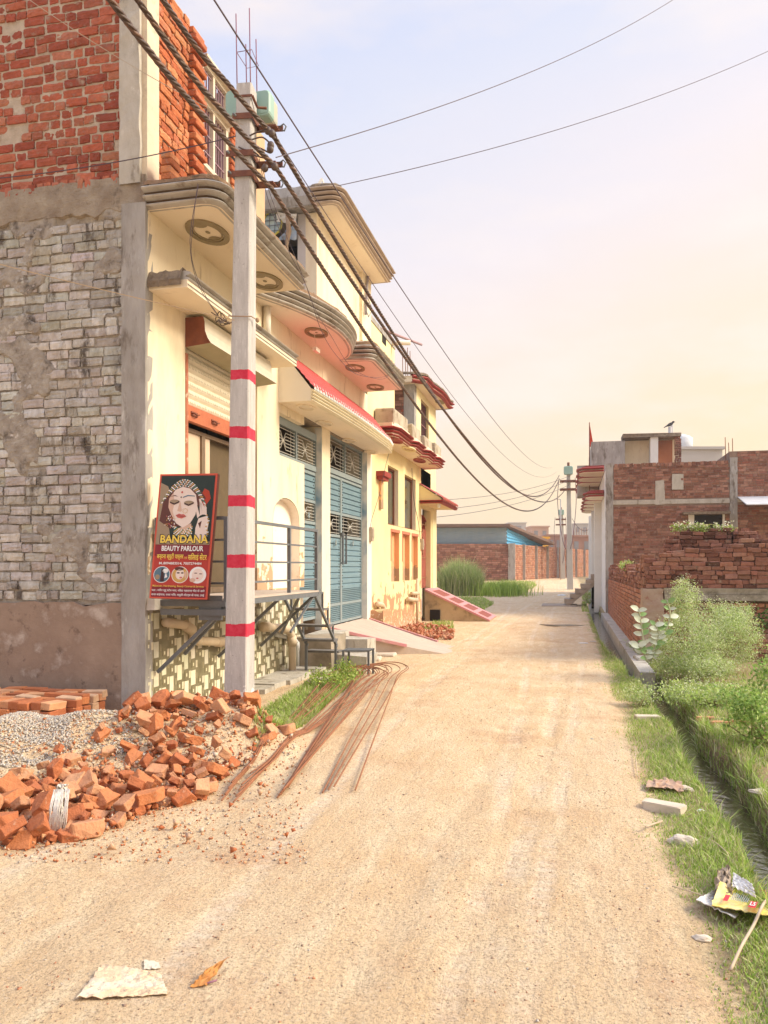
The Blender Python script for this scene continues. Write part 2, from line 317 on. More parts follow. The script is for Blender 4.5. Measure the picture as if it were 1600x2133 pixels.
def groundmat():
    m=bpy.data.materials.new('packed earth'); m.use_nodes=True; t=m.node_tree; p=t.nodes['Principled BSDF']; p.inputs['Roughness'].default_value=.95; p.inputs['Specular IOR Level'].default_value=.15
    g=t.nodes.new('ShaderNodeNewGeometry'); P=g.outputs['Position']
    def nn(sc,det=8,ro=.6,st=(1,1,1),rot=0):
        mp=t.nodes.new('ShaderNodeMapping'); mp.inputs['Scale'].default_value=st; mp.inputs['Rotation'].default_value=(0,0,rot); t.links.new(P,mp.inputs[0])
        n=t.nodes.new('ShaderNodeTexNoise'); n.inputs['Scale'].default_value=sc; n.inputs['Detail'].default_value=det; n.inputs['Roughness'].default_value=ro; t.links.new(mp.outputs[0],n.inputs['Vector']); return n.outputs[0]
    def rp(x,*st):
        r_=ramp(t,st); t.links.new(x,r_.inputs[0]); return r_.outputs[0]
    c=mixc(t,rp(nn(1.1),(.35,0),(.65,1)),(.71,.49,.275),(.78,.59,.37))
    c=mixc(t,rp(nn(3,8,.6,(2.4,.55,1),.12),(.48,0),(.7,1)),c,(.82,.65,.42))              # pale dry streaks along the way
    sxy=t.nodes.new('ShaderNodeSeparateXYZ'); t.links.new(P,sxy.inputs[0]); tk=None       # a few pressed wheel tracks
    for k,(c0_,am_,fr_,w_) in enumerate(((-.42,.22,.17,.055),(-.66,.22,.17,.05),(-1.75,.35,.13,.06),(-1.35,.5,.10,.05),(-2.5,.4,.15,.05),(-.05,.3,.12,.045))):
        xx=mth(t,'ADD',mth(t,'SUBTRACT',sxy.outputs[0],mth(t,'MULTIPLY',mth(t,'SINE',mth(t,'MULTIPLY_ADD',sxy.outputs[1],fr_,k*1.1)),am_)),mth(t,'MULTIPLY',nn(1.6,4,.5,rot=k),.10))
        d_=mth(t,'ABSOLUTE',mth(t,'SUBTRACT',xx,c0_+.05)); mk=mth(t,'MULTIPLY',rp(d_,(w_*.6,1),(w_*1.5,0)),rp(nn(.8,5,.7,rot=k*2),(.44,0),(.58,1)))
        tk=mk if tk is None else mth(t,'MAXIMUM',tk,mk)
    tread=mth(t,'MULTIPLY_ADD',mth(t,'SINE',mth(t,'MULTIPLY',sxy.outputs[1],70.0)),.25,.75)
    tk=mth(t,'MULTIPLY',tk,tread)
    c=mixc(t,mth(t,'MULTIPLY',tk,.6),c,(.86,.72,.55)); c=mixc(t,mth(t,'MULTIPLY',rp(nn(.9,6,.7),(.54,0),(.66,1)),.6),c,(.58,.34,.19))        # redder brick dust
    c=mixc(t,mth(t,'MULTIPLY',rp(nn(34,10,.85),(.50,0),(.58,1)),.5),c,(.46,.30,.19))
    vo=t.nodes.new('ShaderNodeTexVoronoi'); vo.inputs['Scale'].default_value=75; t.links.new(P,vo.inputs['Vector'])
    k=mth(t,'MULTIPLY',rp(vo.outputs['Distance'],(.12,1),(.26,0)),rp(nn(6,3),(.45,0),(.6,1)))
    c=mixc(t,mth(t,'MULTIPLY',rp(nn(70,6,.8),(.535,0),(.60,1)),.8),c,(.30,.19,.12)); c=mixc(t,mth(t,'MULTIPLY',rp(nn(60,6,.8),(.57,0),(.64,1)),.6),c,(.84,.70,.54)); c=mixc(t,mth(t,'MULTIPLY',k,.65),c,(.27,.16,.10))                                     # grit
    sx=t.nodes.new('ShaderNodeSeparateXYZ'); t.links.new(P,sx.inputs[0])
    mr=t.nodes.new('ShaderNodeMapRange'); mr.inputs[1].default_value=-.03; mr.inputs[2].default_value=-.13; t.links.new(sx.outputs[2],mr.inputs[0])
    c=mixc(t,mr.outputs[0],c,(.06,.042,.028))                                             # wet mud of the channel
    sd=mth(t,'ADD',sx.outputs[0],mth(t,'MULTIPLY',nn(2.5,5),.7)); c=mixc(t,rp(mth(t,'MULTIPLY',sd,.5),(.40,0),(.52,.75)),c,(.26,.20,.10))   # darker humus under the grass
    t.links.new(c,p.inputs['Base Color'])
    h=mth(t,'ADD',mth(t,'MULTIPLY_ADD',tk,-.35,mth(t,'MULTIPLY',nn(55,10,.7),.6)),mth(t,'MULTIPLY',nn(8,8,.7,(1.5,.7,1),.12),1.0)); b=t.nodes.new('ShaderNodeBump'); b.inputs['Strength'].default_value=1.0; b.inputs['Distance'].default_value=.035
    t.links.new(h,b.inputs['Height']); t.links.new(b.outputs[0],p.inputs['Normal']); return m
earth=groundmat()
npmesh('ground',vs,ii,earth,sm=True,kind='structure')
# water in the drain
wm=bpy.data.materials.new('ditch water'); wm.use_nodes=True; t=wm.node_tree; p=t.nodes['Principled BSDF']
p.inputs['Base Color'].default_value=(.05,.032,.02,1); p.inputs['Roughness'].default_value=.03; p.inputs['Specular IOR Level'].default_value=1; p.inputs['IOR'].default_value=2.2
n=t.nodes.new('ShaderNodeTexNoise'); n.inputs['Scale'].default_value=11; n.inputs['Detail'].default_value=5; mp=t.nodes.new('ShaderNodeMapping'); mp.inputs['Scale'].default_value=(1,1.1,1)
tc=t.nodes.new('ShaderNodeTexCoord'); t.links.new(tc.outputs['Object'],mp.inputs[0]); t.links.new(mp.outputs[0],n.inputs['Vector'])
b=t.nodes.new('ShaderNodeBump'); b.inputs['Strength'].default_value=.7; b.inputs['Distance'].default_value=.012; t.links.new(n.outputs[0],b.inputs['Height']); t.links.new(b.outputs[0],p.inputs['Normal'])
mb=MB(); yy=[1+.4*i for i in range(100)]
for a,b_ in zip(yy,yy[1:]):
    mb.add([(dcx(a)-.34,a,-.23),(dcx(a)+.34,a,-.23),(dcx(b_)+.34,b_,-.23),(dcx(b_)-.34,b_,-.23)],[(0,1,2,3)])
mb.build('water',wm,kind='structure')
# puddle far up the road
c=W(1170,1303,Z=.0); mb=MB(); mb.add([(c.x+.55*cos(a)*(1+.2*sin(3*a)),c.y+.3*sin(a),gh(c.x,c.y)+.012) for a in [k*pi/12 for k in range(24)]],[list(range(24))]); mb.build('puddle',wm,kind='structure')
# ---------------- corner house with the parlour ----------------
FX=-4.2; CY=7.3                                   # street face of the left row, near side wall of the corner house
def arc(cx,cy,r,a0,a1,n=6): return [(cx+r*cos(R(a0+(a1-a0)*i/n)),cy+r*sin(R(a0+(a1-a0)*i/n))) for i in range(n+1)]
def bandprof(z0,h,out=.0,n=3,dip=.02,step=.0):
    dip*=1.9; out+=.012
    "rounded bands, one above the other, each a little further out"
    pr=[(-.05,z0)]
    for i in range(n):
        a=z0+h*i/n; b=z0+h*(i+1)/n; o=out+step*i
        pr+= [(o-dip,a+(b-a)*.09)]+[(o-dip+(dip+.008)*sin(pi*q)**.7,a+(b-a)*(.12+.76*q)) for q in (.08,.28,.5,.72,.92)]+[(o-dip,b-(b-a)*.09)]
    return pr+[(-.05,z0+h)]
def ring(parent,c,rx,ry,z,name='ceiling_medallion',m=None):
    mb=MB()
    for r0,r1,h in ((.74,1,.02),(.62,.70,.012)):
        n=28; pts=[]
        for rr,zz in ((r0,z),(r0,z-h),(r1,z-h),(r1,z)): pts+= [(c[0]+rx*rr*cos(2*pi*k/n),c[1]+ry*rr*sin(2*pi*k/n),zz) for k in range(n)]
        mb.add(pts,[[j*n+k,j*n+(k+1)%n,(j+1)*n+(k+1)%n,(j+1)*n+k] for j in range(3) for k in range(n)])
    mb.disc((c[0],c[1],z-.006),(rx*.12,0,0),(0,ry*.12,0),12)
    for sgn in (-1,1): mb.disc((c[0],c[1]+sgn*ry*.5,z-.004),(rx*.33,0,0),(0,ry*.16,0),12)
    return mb.build(name,m or ringm,parent)
H1=thing('brick_house',(-6.5,9,0),'corner house with bare brick side wall and a roller shutter shop in cream front','house')
SB=5.235                                           # underside of the upper slab
# body behind the skins
mb=MB(); mb.box(-12,-4.97,CY+.12,10.25,-.1,5.3); mb.box(-12,FX-.02,CY+.12,7.7,1.25,5.3); mb.box(-4.96,FX-.02,7.7,10.2,4.6,5.3); mb.box(-12,FX-.02,CY+.12,10.25,-.1,1.24)
mb.build('wall_core',mortar,H1)
# plaster plinth on the side wall
mb=MB(); n=40; P=[]
pts=[]
for i in range(n+1):
    x=-9+(4.8-.0)*i/n; pts.append((x,1.22+.05*NZ.noise((x*5,1,1))+.03*NZ.noise((x*18,1,5))))
for a,b_ in zip(pts,pts[1:]):
    mb.add([(a[0],CY-.03,-.1),(b_[0],CY-.03,-.1),(b_[0],CY-.03,b_[1]),(a[0],CY-.03,a[1]),(b_[0],CY+.1,b_[1]),(a[0],CY+.1,a[1])],[(0,1,2,3),(3,2,4,5)])
mb.build('cement_plinth',plast,H1)
# mortar bed + lower grey bricks
def sh_low(x,z): return NZ.noise((x*1.6,z*1.9,4))>.36
mb=MB(); mb.box(-9,-6.6,CY,CY+.12,1.2,5.55)
nx_,nz_=115,225; vs=[]                            # mortar bed: recessed between the courses, smeared proud of them in patches
for i in range(nx_+1):
    for k in range(nz_+1):
        x=-6.62+2.22*i/nx_; z=1.2+4.3*k/nz_; q=NZ.noise((x*1.5,z*1.8,4))+.35*NZ.noise((x*6,z*6,2)); q2=1.25*math.exp(-((z-4.18-.08*NZ.noise((x*3,0,0)))/.09)**2)+.9*smooth(4.9,5.25,z)*(NZ.noise((x*2,z*2,1))>-.15)
        vs.append((x,CY+.012-.034*smooth(.28,.42,q+.45*q2)-.007*NZ.noise((x*22,z*22,0))-.004*NZ.noise((x*60,z*60,3)),z))
mb.add(vs,[[i*(nz_+1)+k,(i+1)*(nz_+1)+k,(i+1)*(nz_+1)+k+1,i*(nz_+1)+k+1] for i in range(nx_) for k in range(nz_)],0)
mb.build('mortar_bed',pm('grey mortar',(.44,.39,.33),(.24,.20,.165),8,.95,1,32,.02,stain=[((.12,.10,.08),4,.56,.12),((.58,.53,.46),6,.6,.12)]),H1,norm=False)
mb=MB(); bricks(mb,(-7.6,CY-.010,1.25),(1,0,0),(0,-1,0),7.6-4.44,3.95,GRY,bl=.25,bh=.086,gap=.015,jit=.006,wob=.006,skip=None,hf=.35,pop=.012,fancy=True)
for k in range(14):                              # soldier band under the slab
    pass
mb.build('grey_brickwork',brickg,H1)
# smeared mortar patches over the lower wall
mb=MB()
for (px,py,rx,rz,) in ():
    c=W(px,py,Y=CY); n=26; o=[(c.x+rx*cos(2*pi*k/n)*(1+.55*NZ.noise((k*.8,px,py))),CY-.028-.006*random.random(),c.z+rz*sin(2*pi*k/n)*(1+.6*NZ.noise((k*.9,py,px)))) for k in range(n)]
    i=[(c.x+(x-c.x)*.8,CY-.045+.012*NZ.noise((x*9,z*9,1)),c.z+(z-c.z)*.8) for x,y,z in o]
    mb.add([(x,CY+.03,z) for x,y,z in o]+o+i,[[k,(k+1)%n,n+(k+1)%n,n+k] for k in range(n)]+[[n+k,n+(k+1)%n,2*n+(k+1)%n,2*n+k] for k in range(n)]+[[2*n+k for k in range(n)]])
0 and mb.build('mortar_smear',pm('rough mortar smear',(.50,.42,.33),(.30,.23,.16),7,.95,1,28,.03,stain=((.13,.09,.06),5,.6,.15)),H1)
# slab edge band between storeys
mb=MB(); n=60
top=[5.62+.03*NZ.noise((i*.5,0,0)) for i in range(n+1)]; bot=[5.22+.09*NZ.noise((i*.35,4,0)) for i in range(n+1)]
rows=[]
for i in range(n+1):
    x=-7.6+(7.6-4.22)*i/n; rows.append([(x,CY+.05,bot[i]),(x,CY-.03-.015*NZ.noise((x*7,0,2)),bot[i]+.03),(x,CY-.035-.02*NZ.noise((x*7,3,2)),(bot[i]+top[i])/2),(x,CY-.03-.02*NZ.noise((x*6,5,2)),top[i]-.03),(x,CY+.05,top[i])])
mb.add([q for r in rows for q in r],[[i*5+j,(i+1)*5+j,(i+1)*5+j+1,i*5+j+1] for i in range(n) for j in range(4)]); mb.build('slab_edge',pm('rough slab mortar',(.42,.35,.27),(.25,.19,.14),5,.95,1,26,.035,stain=((.13,.10,.07),6,.6,.15)),H1)
# upper red brick wall
ZU=5.6
mb=MB(); mb.box(-9,-4.42,CY+.0,CY+.2,ZU-.1,9); mb.box(-4.62,FX-.06,CY+.22,8.22,ZU-.1,7.85); mb.build('upper_mortar_bed',pm('light mortar',(.60,.50,.40),(.40,.32,.24),9,.95,1,35,.02),H1)
mb=MB(); bricks(mb,(-7.6,CY-.015,ZU),(1,0,0),(0,-1,0),7.6-4.47,3.3,RED,bl=.235,bh=.08,gap=.02,jit=.008,wob=.010,hf=.45,pop=.012,skip=lambda x,z:NZ.noise((x*3,z*3,7))>.5,fancy=True)
bricks(mb,(-7.6,CY-.026,ZU-.09),(1,0,0),(0,-1,0),3.1,.12,RED,bl=.08,bh=.12,gap=.018,jit=.004,hf=0,fancy=True)
mb.build('red_brickwork',brick,H1)
# corner columns: lower grey one, upper paler one
def rough_col(name,x0,x1,y0,y1,z0,z1,m,j=.006,parent=H1):
    mb=MB(); nz_=int((z1-z0)/.09); cs=[(x0,y0),((x0+x1)/2,y0),(x1,y0),(x1,(y0+y1)/2),(x1,y1),(x0,y1)]; vs=[]
    for k in range(nz_+1):
        z=z0+(z1-z0)*k/nz_
        for i,(x,y) in enumerate(cs): vs.append((x+j*NZ.noise((z*4,i*3,0))*1.5,y+j*NZ.noise((z*4,i*3,9))*1.5,z))
    q=len(cs); mb.add(vs,[[k*q+i,k*q+(i+1)%q,(k+1)*q+(i+1)%q,(k+1)*q+i] for k in range(nz_) for i in range(q)]+[[nz_*q+i for i in range(q)]]); return mb.build(name,m,parent)
xl=W(258,800,Y=CY).x
rough_col('corner_column',xl,FX+.0,CY-.045,CY+.1,-.1,5.3,conc)
xu=W(254,200,Y=CY).x; xr=W(296,200,Y=CY).x
rough_col('upper_column',xu,xr,CY-.05,CY+.22,5.5,9,concl,.012)
# street front of the shop: cream wall with the shutter opening
YO,YP=yx(386,FX),yx(536,FX); ZO=zx(386,668,FX); FL=1.27
mb=MB()
mb.box(FX-.2,FX,CY+.002,YO,FL,SB); mb.box(FX-.2,FX,YP,10.27,FL,SB); mb.box(FX-.2,FX,YO,YP,ZO,SB)
mb.build('front_wall',cream,H1)
mb=MB(); c0=W(296,200,Y=CY)
mb.box(FX-.1,FX-.005,CY+.0,CY+.24,5.45,9); mb.build('upper_corner_plaster',pm('flaking pale plaster',(.72,.6,.44),(.55,.45,.34),4,.9,.5,40,.008,stain=((.4,.32,.24),5,.55,.2)),H1)
# reveal, shutter, sliding glass door
mb=MB(); mb.box(FX-.16,FX+.012,YO,YO+.05,FL,zx(386,735,FX)); mb.build('shutter_guide',pm('peeling orange guide',(.50,.17,.09),(.28,.09,.05),9,.6,.4,stain=((.6,.5,.38),10,.56,.08)),H1)
ys0,ys1=YO+.05,YP
z_s=zx(400,848,FX-.06); z_b=zx(400,880,FX-.06)
o=MB(); nsl=11; zt=ZO
pr=[]; z=z_s
while z<zt: pr+= [(FX-.09,z),(FX-.06,z+.015),(FX-.055,z+.05),(FX-.06,z+.085),(FX-.09,z+.098)]; z+=.1
o.add([(x,ys0,zz) for x,zz in pr]+[(x,ys1,zz) for x,zz in pr],[[i,i+1,len(pr)+i+1,len(pr)+i] for i in range(len(pr)-1)],0,(1,1,1),True)
sh=o.build('roller_shutter',shut,H1)
mb=MB()
for r in range(int((zt-z_s)/.1)):            # the small stamped pattern of the slats
    y=ys0+.03+.06*(r%2)
    while y<ys1-.1:
        hgt=.03 if random.random()<.3 else .02
        mb.box(FX-.056,FX-.0535,y,y+rnd(.008,.014),z_s+.1*r+.035,z_s+.1*r+.035+hgt); mb.box(FX-.056,FX-.0535,y+.018,y+.018+rnd(.012,.03),z_s+.1*r+.035,z_s+.1*r+.045); y+=rnd(.05,.085)
mb.build('stamped_pattern',pm('faded stamp',(.56,.49,.37),None,4,.6,0),H1,kind='stuff')
mb=MB(); mb.box(FX-.1,FX-.03,ys0,ys1,z_b,z_s); sb=mb.build('shutter_bottom_rail',orangeframe,H1)
for yh in (ys0+.22,ys0+.75):
    mb=MB(); mb.tube([(FX-.03,yh-.07,z_b+.09),(FX+.01,yh-.06,z_b+.09),(FX+.015,yh,z_b+.075),(FX+.01,yh+.06,z_b+.09),(FX-.03,yh+.07,z_b+.09)],.009,6); mb.box(FX-.03,FX-.02,yh-.08,yh+.08,z_b+.065,z_b+.115)
    mb.build('shutter_handle',brown,H1)
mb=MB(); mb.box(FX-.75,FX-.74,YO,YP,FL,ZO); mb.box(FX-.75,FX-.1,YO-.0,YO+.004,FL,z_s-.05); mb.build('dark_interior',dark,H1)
zd=zx(400,893,FX-.15); mb=MB()
def fr(y0,y1,z0,z1,x=FX-.17,w=.045):
    mb.box(x-.03,x+.02,y0,y1,z1-w,z1); mb.box(x-.03,x+.02,y0,y1,z0,z0+w*1.6); mb.box(x-.03,x+.02,y0,y0+w,z0+w*1.6,z1-w); mb.box(x-.03,x+.02,y1-w,y1,z0+w*1.6,z1-w)
fr(YO+.05,YO+.76,FL,zd); fr(YO+.762,YP,FL,zd); 
dr=mb.build('sliding_door_frame',alu,H1)
mb=MB(); mb.box(FX-.185,FX-.175,YO+.09,YO+.72,FL+.07,zd-.045); mb.box(FX-.185,FX-.175,YO+.80,YO+.98,FL+.07,zd-.045); mb.build('door_glass',glassr,H1)
mb=MB(); mb.box(FX-.24,FX-.23,YO+.98,YP,FL,zd); mb.build('inner_door_leaf',pm('dim door leaf',(.13,.09,.05),None,5),H1)
# the shutter's curved cover
y0=YO-.0; y1=yx(578,FX+.32); zt,zb=zx(430,672,FX+.15),zx(400,735,FX+.02); mb=MB()
pr=[(FX,zt),(FX+.22,zt),(FX+.235,zt-.06),(FX+.24,zt-.16),(FX+.27,zt-.24),(FX+.31,zt-.30),(FX,zt-.33)]
mb.add([(x,y0,z) for x,z in pr]+[(x,y1,z) for x,z in pr],[[i,i+1,7+i+1,7+i] for i in range(1,5)],0)
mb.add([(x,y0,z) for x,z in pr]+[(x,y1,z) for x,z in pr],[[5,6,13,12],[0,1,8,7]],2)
mb.add([(x,y0,z) for x,z in pr],[list(range(7))],1); mb.add([(x,y1,z) for x,z in pr],[list(range(7))],0)
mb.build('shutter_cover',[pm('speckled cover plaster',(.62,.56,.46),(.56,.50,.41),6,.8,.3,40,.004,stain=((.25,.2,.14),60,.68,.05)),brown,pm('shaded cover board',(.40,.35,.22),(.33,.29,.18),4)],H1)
# plinth tiles
def tiles(name,y0,y1,z0,z1,parent,s=.088):
    mb=MB(); mb.box(FX-.06,FX-.004,y0,y1,z0,z1); mb.build('tile_base',tileo,parent); m2=MB(); r=0; z=z1+1
    sq=[]
    while z<z1:
        y=y0-((r*.37)%1)*s*1.9
        while y<y1:
            a,b_=max(y0,y),min(y1,y+s*.95); zz=min(z1,z+s*1.35)
            if b_-a>.02: m2.box(FX-.01,FX+.001,a,b_,z,zz,0,vary((1,1,1),.05))
            a,b_=max(y0,y+s*1.22),min(y1,y+s*1.55)
            if b_-a>.015 and z+s*1.1<z1: m2.box(FX-.01,FX+.001,a,b_,z+s*.7,z+s*1.15,0,(.92,.93,.9)); 
            y+=s*1.9
        z+=s*1.42; r+=1
    def tl(a,b_,c_,d_,col,x=.001):
        a,b_,c_,d_=max(y0,a),min(y1,b_),max(z0,c_),min(z1,d_)
        if b_-a>.012 and d_-c_>.012: m2.box(FX-.012,FX+x,a,b_,c_,d_,0,col)
    for i in range(int((y1-y0)/.165)+2):
        for j in range(int((z1-z0)/.30)+3):
            y=y0+.165*i-.05; z=z0+.30*j-.3+(i%3)*.10
            random.random()<.88 and tl(y+rnd(-.006,.006),y+rnd(.08,.11),z,z+.165,vary((.95,.95,.95),.13)); tl(y+.115,y+.16,z+.06,z+.13,(.38,.35,.28),-.001); tl(y+.02,y+.08,z+.20,z+.28,(.30,.27,.20),-.0012); tl(y+.045,y+.07,z+.215,z+.25,(.95,.95,.9),.0004); tl(y+.11,y+.155,z+.19,z+.27,vary((.9,.88,.82),.05))
    m2.build(name,pm('cream tile face',(.78,.73,.58),(.68,.62,.46),10,.35,.1,attr=True,stain=((.3,.24,.15),6,.6,.2),spec=.5),parent)
tiles('wall_tiles',CY+.01,yx(627,FX),-.05,1.2,H1)
mb=MB(); mb.box(FX-.1,FX+.09,CY-.02,CY+.62,1.16,1.28,0,(1,1,1),.01); mb.build('broken_floor_slab_end',pm('chipped white slab',(.66,.6,.52),(.5,.44,.38),6,.9,.8,20,.02),H1)
mb=MB(); mb.box(FX-.1,FX+.03,CY+.62,10.2,1.2,1.268); mb.build('floor_slab_edge',creamw,H1)
# lower chajja over the shutter
y1=yx(618,FX+.43); mb=MB(); o1=.43; ch=[(FX,CY+.02),(FX+o1,CY+.02),(FX+o1,y1),(FX,y1)]
mb.prism(ch,4.42,4.5,0); mb.build('lower_ledge_soffit',soff,H1)
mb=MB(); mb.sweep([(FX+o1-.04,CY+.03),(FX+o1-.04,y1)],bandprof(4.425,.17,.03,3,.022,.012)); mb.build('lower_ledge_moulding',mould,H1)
mb=MB(); n=12; vs=[]
for i in range(n+1):
    x=FX+(o1-.05)*i/n; vs+= [(x,CY-.01+.02*NZ.noise((i*.9,0,0)),4.44),(x,CY-.02+.03*NZ.noise((i*1.1,2,0)),4.5+.02*NZ.noise((i,7,0))),(x,CY+.02,4.60+.04*NZ.noise((i*.8,5,0))),(x,CY+.3,4.6)]
mb.add(vs,[[i*4+j,(i+1)*4+j,(i+1)*4+j+1,i*4+j+1] for i in range(n) for j in range(3)]); mb.box(FX,FX+o1-.05,CY+.28,y1,4.51,4.6); mb.build('lower_ledge_broken_end',rubm,H1)
# upper slab with its rounded corner and mouldings
yE=yx(636,FX+.8); o2=.76; path=[(FX-.02,CY)]+arc(FX+o2-.16,CY+.16,.16,-90,0,5)+[(FX+o2,yE)]
mb=MB(); mb.prism([(FX,CY+.02)]+[(x-.015,y+.015) for x,y in path[1:-1]]+[(FX+o2-.015,yE-.01),(FX,yE-.01)],SB,SB+.28); mb.build('balcony_slab',soff,H1)
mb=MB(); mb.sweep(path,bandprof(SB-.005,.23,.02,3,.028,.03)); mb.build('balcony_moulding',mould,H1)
mb=MB(); vs=[]; P2=[]
for (x0,y0_),(x1,y1_) in zip(path,path[1:]):
    k=max(1,int(math.hypot(x1-x0,y1_-y0_)/.06)); P2+= [(x0+(x1-x0)*i/k,y0_+(y1_-y0_)*i/k) for i in range(k)]
def crumble(mb,P2,z0,h,m=0,inn=.3):
    vs=[]
    for i,(x,y) in enumerate(P2):
        a=P2[max(0,i-1)]; b_=P2[min(len(P2)-1,i+1)]; d=V((b_[0]-a[0],b_[1]-a[1])).normalized(); nx_,ny_=d.y,-d.x; q=.02*NZ.noise((i*.7,1,0)); hh=h*(1+.45*NZ.noise((i*.35,3,0)))
        vs+= [(x+nx_*(.06+q),y+ny_*(.06+q),z0),(x+nx_*(.05+q*1.5),y+ny_*(.05+q*1.5),z0+hh*.6),(x+nx_*(.0+q),y+ny_*(q),z0+hh),(x-nx_*inn,y-ny_*inn,z0+hh*.9)]
    mb.add(vs,[[i*4+j,(i+1)*4+j,(i+1)*4+j+1,i*4+j+1] for i in range(len(P2)-1) for j in range(3)],m)
mosb=pm('mossy broken brick edge',(.36,.22,.13),(.20,.13,.08),11,.95,1,24,.03,stain=((.12,.085,.05),6,.55,.15))
crumble(mb,P2,SB+.222,.07); mb.build('broken_top_edge',mosb,H1)
for yy_,px_ in ((W(433,483,Z=SB),0),(W(552,585,Z=SB),0)): ring(H1,(yy_.x,yy_.y),.21,.33,SB)
# upper street wall: brick, pillar, grille window, end pillar
ya,yb,yc,yd,ye=CY+.24,yx(400,FX),yx(424,FX),yx(478,FX),yx(549,FX)
mb=MB(); bricks(mb,(FX-.03,ya,ZU-.02),(0,1,0),(1,0,0),yb-ya,2.25,ORG,bl=.235,bh=.08,gap=.018,jit=.006,hf=.4,pop=.014,dep=.04,fancy=True)
mb.build('upper_street_brickwork',brick,H1)
mb=MB(); bricks(mb,(FX+.02,yd+.03,ZU-.02),(0,1,0),(1,0,0),.2,2.1,ORG,bl=.2,bh=.066,gap=.015,jit=.006,bev=.007,dep=.2)
mb.build('brick_jamb',brick,H1)
mb=MB(); z=ZU-.02; k=0
while z<7.72:                                     # toothed pillar beside the window
    e_=.035 if k%2 else -.0; mb.obox((FX-.2,yb-.01,z),(.225+e_,0,0),(0,yc-yb-.01,0),(0,0,.066),0,vary(random.choice(ORG)),.008,.003); z+=.081; k+=1
mb.build('toothed_brick_pillar',brick,H1)
mb=MB(); mb.box(FX-.18,FX+.0,yb+.01,yc-.03,ZU-.05,7.7); mb.box(FX-.25,FX-.02,yd,yd+.25,ZU-.05,7.6); mb.build('pillar_joints',mortar,H1)
mb=MB(); bricks(mb,(FX-.2,yc-.02,ZU-.02),(0,1,0),(1,0,0),yd-yc+.06,zx(450,352,FX)-ZU,ORG,bl=.2,bh=.066,gap=.015,bev=.007,dep=.2); mb.build('sill_brickwork',brick,H1)
zw0,zw1=zx(430,345,FX),zx(432,128,FX); wf=thing('window_grille',(FX,(yc+yd)/2,zw0),None,None); wf.parent=H1; wf.location=V(wf['_w'])-V(H1['_w'])
framem=pm('weathered cream frame',(.70,.62,.50),(.6,.5,.38),7,.7,.2)
mb=MB(); zm=zw0+(zw1-zw0)*.60
for y in (yc,yc+(yd-yc)*.42,yd-.05): mb.box(FX-.09,FX-.02,y,y+.05,zw0,zw1)
for z in (zw0,zm,zw1-.05): mb.box(FX-.085,FX-.015,yc+.002,yd-.002,z,z+.05)
for z in (zm+.05,zw1): mb.box(FX-.02,FX+.05,yc,yd,z,z+.03)
mb.build('window_frame',framem,wf)
mb=MB(); nb=11
for i in range(1,nb): y=yc+(yd-yc)*i/nb; mb.box(FX-.07,FX-.055,y,y+.011,zw0,zw1)
for z in (zw0+.2,zw0+.42,zw0+.65,zm+.2,zm+.4): mb.box(FX-.055,FX-.045,yc,yd,z,z+.014)
mb.build('window_bars',pm('dull violet bars',(.24,.12,.17),(.35,.24,.26),8,.6,.1),wf)
mb=MB(); bricks(mb,(FX-.5,yd+.24,ZU-.02),(1,0,0),(0,-1,0),.5,2.0,ORG,bl=.22,bh=.08,gap=.016,fancy=True); mb.build('end_brickwork',brick,H1)
mb=MB(); mb.box(FX-.5,FX+.02,yd+.26,ye,ZU-.0,7.6); mb.build('end_column',pm('raw plaster column',(.60,.40,.24),(.5,.33,.2),5,.9,.5,stain=((.4,.3,.22),4,.6,.2)),H1)
rb=MB(); c=W(515,190,X=FX-.05)
for k,(a,b_,h) in enumerate(((-.09,-.11,1.02),(-.04,.1,.74),(.08,-.06,1.1),(.10,.12,.8))): rb.tube([(c.x+a,c.y+b_,7.6),(c.x+a-.01,c.y+b_-.03,7.95+h)],.008,5)
for z,q in ((8.45,0),(7.95,.01)): rb.tube([(c.x-.1,c.y-.12,z+.02),(c.x+.1,c.y-.08,z+.05),(c.x+.11,c.y+.13,z-.04),(c.x-.05,c.y+.11,z-.06),(c.x-.1,c.y-.12,z+.02)],.005,4)
rb.build('starter_bars',pm('violet rusty bars',(.22,.10,.16),(.30,.13,.15),9,.7,.1),H1)
for i,(x,y,z,l) in enumerate(((365,355,0,.24),(372,338,0,.22),(370,320,0,.2))): pass
mb=MB(); cc=W(385,350,X=FX+.3)
for k in range(7):
    mb.obox((cc.x-.14+rnd(-.02,.02),cc.y-.25+.12*(k%2)+rnd(-.01,.02),SB+.28+.072*(k//2)),(.11,0,0),(0,.2,0),(0,0,.066),0,vary(random.choice(ORG)),.007,.004)
mb.build('loose_brick',brick,None,'little stack of orange bricks left on the ledge of the corner house','bricks')
# black and string-like wires clipped over the house
# ---------------- house with blue gate and red tiled canopy ----------------
H2=thing('plastered_house',(-6.5,13.4,0),'cream plastered house with blue grey metal gate, red tiled canopy and curved grey banded balcony','house')
GX=FX-.13
Y0=10.27; YW0,YW1=yx(582,FX),yx(634,FX); YD1=yx(657,GX); YA0,YA1=yx(671,FX),yx(688,FX); YB0,YB1=yx(765,FX),yx(776,FX); YG0=YA1; 
ZS=zx(582,948,FX); ZT=zx(582,858,FX); ZG=.5; ZL=zx(700,992,GX); ZTT=zx(700,916,GX)
mb=MB(); mb.box(-12,FX-.47,Y0,12.0,-.1,5.3); mb.box(-12,FX-.95,12.0,16.6,-.1,5.3); mb.box(FX-.46,FX-.02,Y0+.01,16.6,4.02,SB+.02); mb.box(FX-.46,FX-.02,Y0+.01,YW1,-.1,1.2); mb.build('wall_core',mortar,H2)
mb=MB()
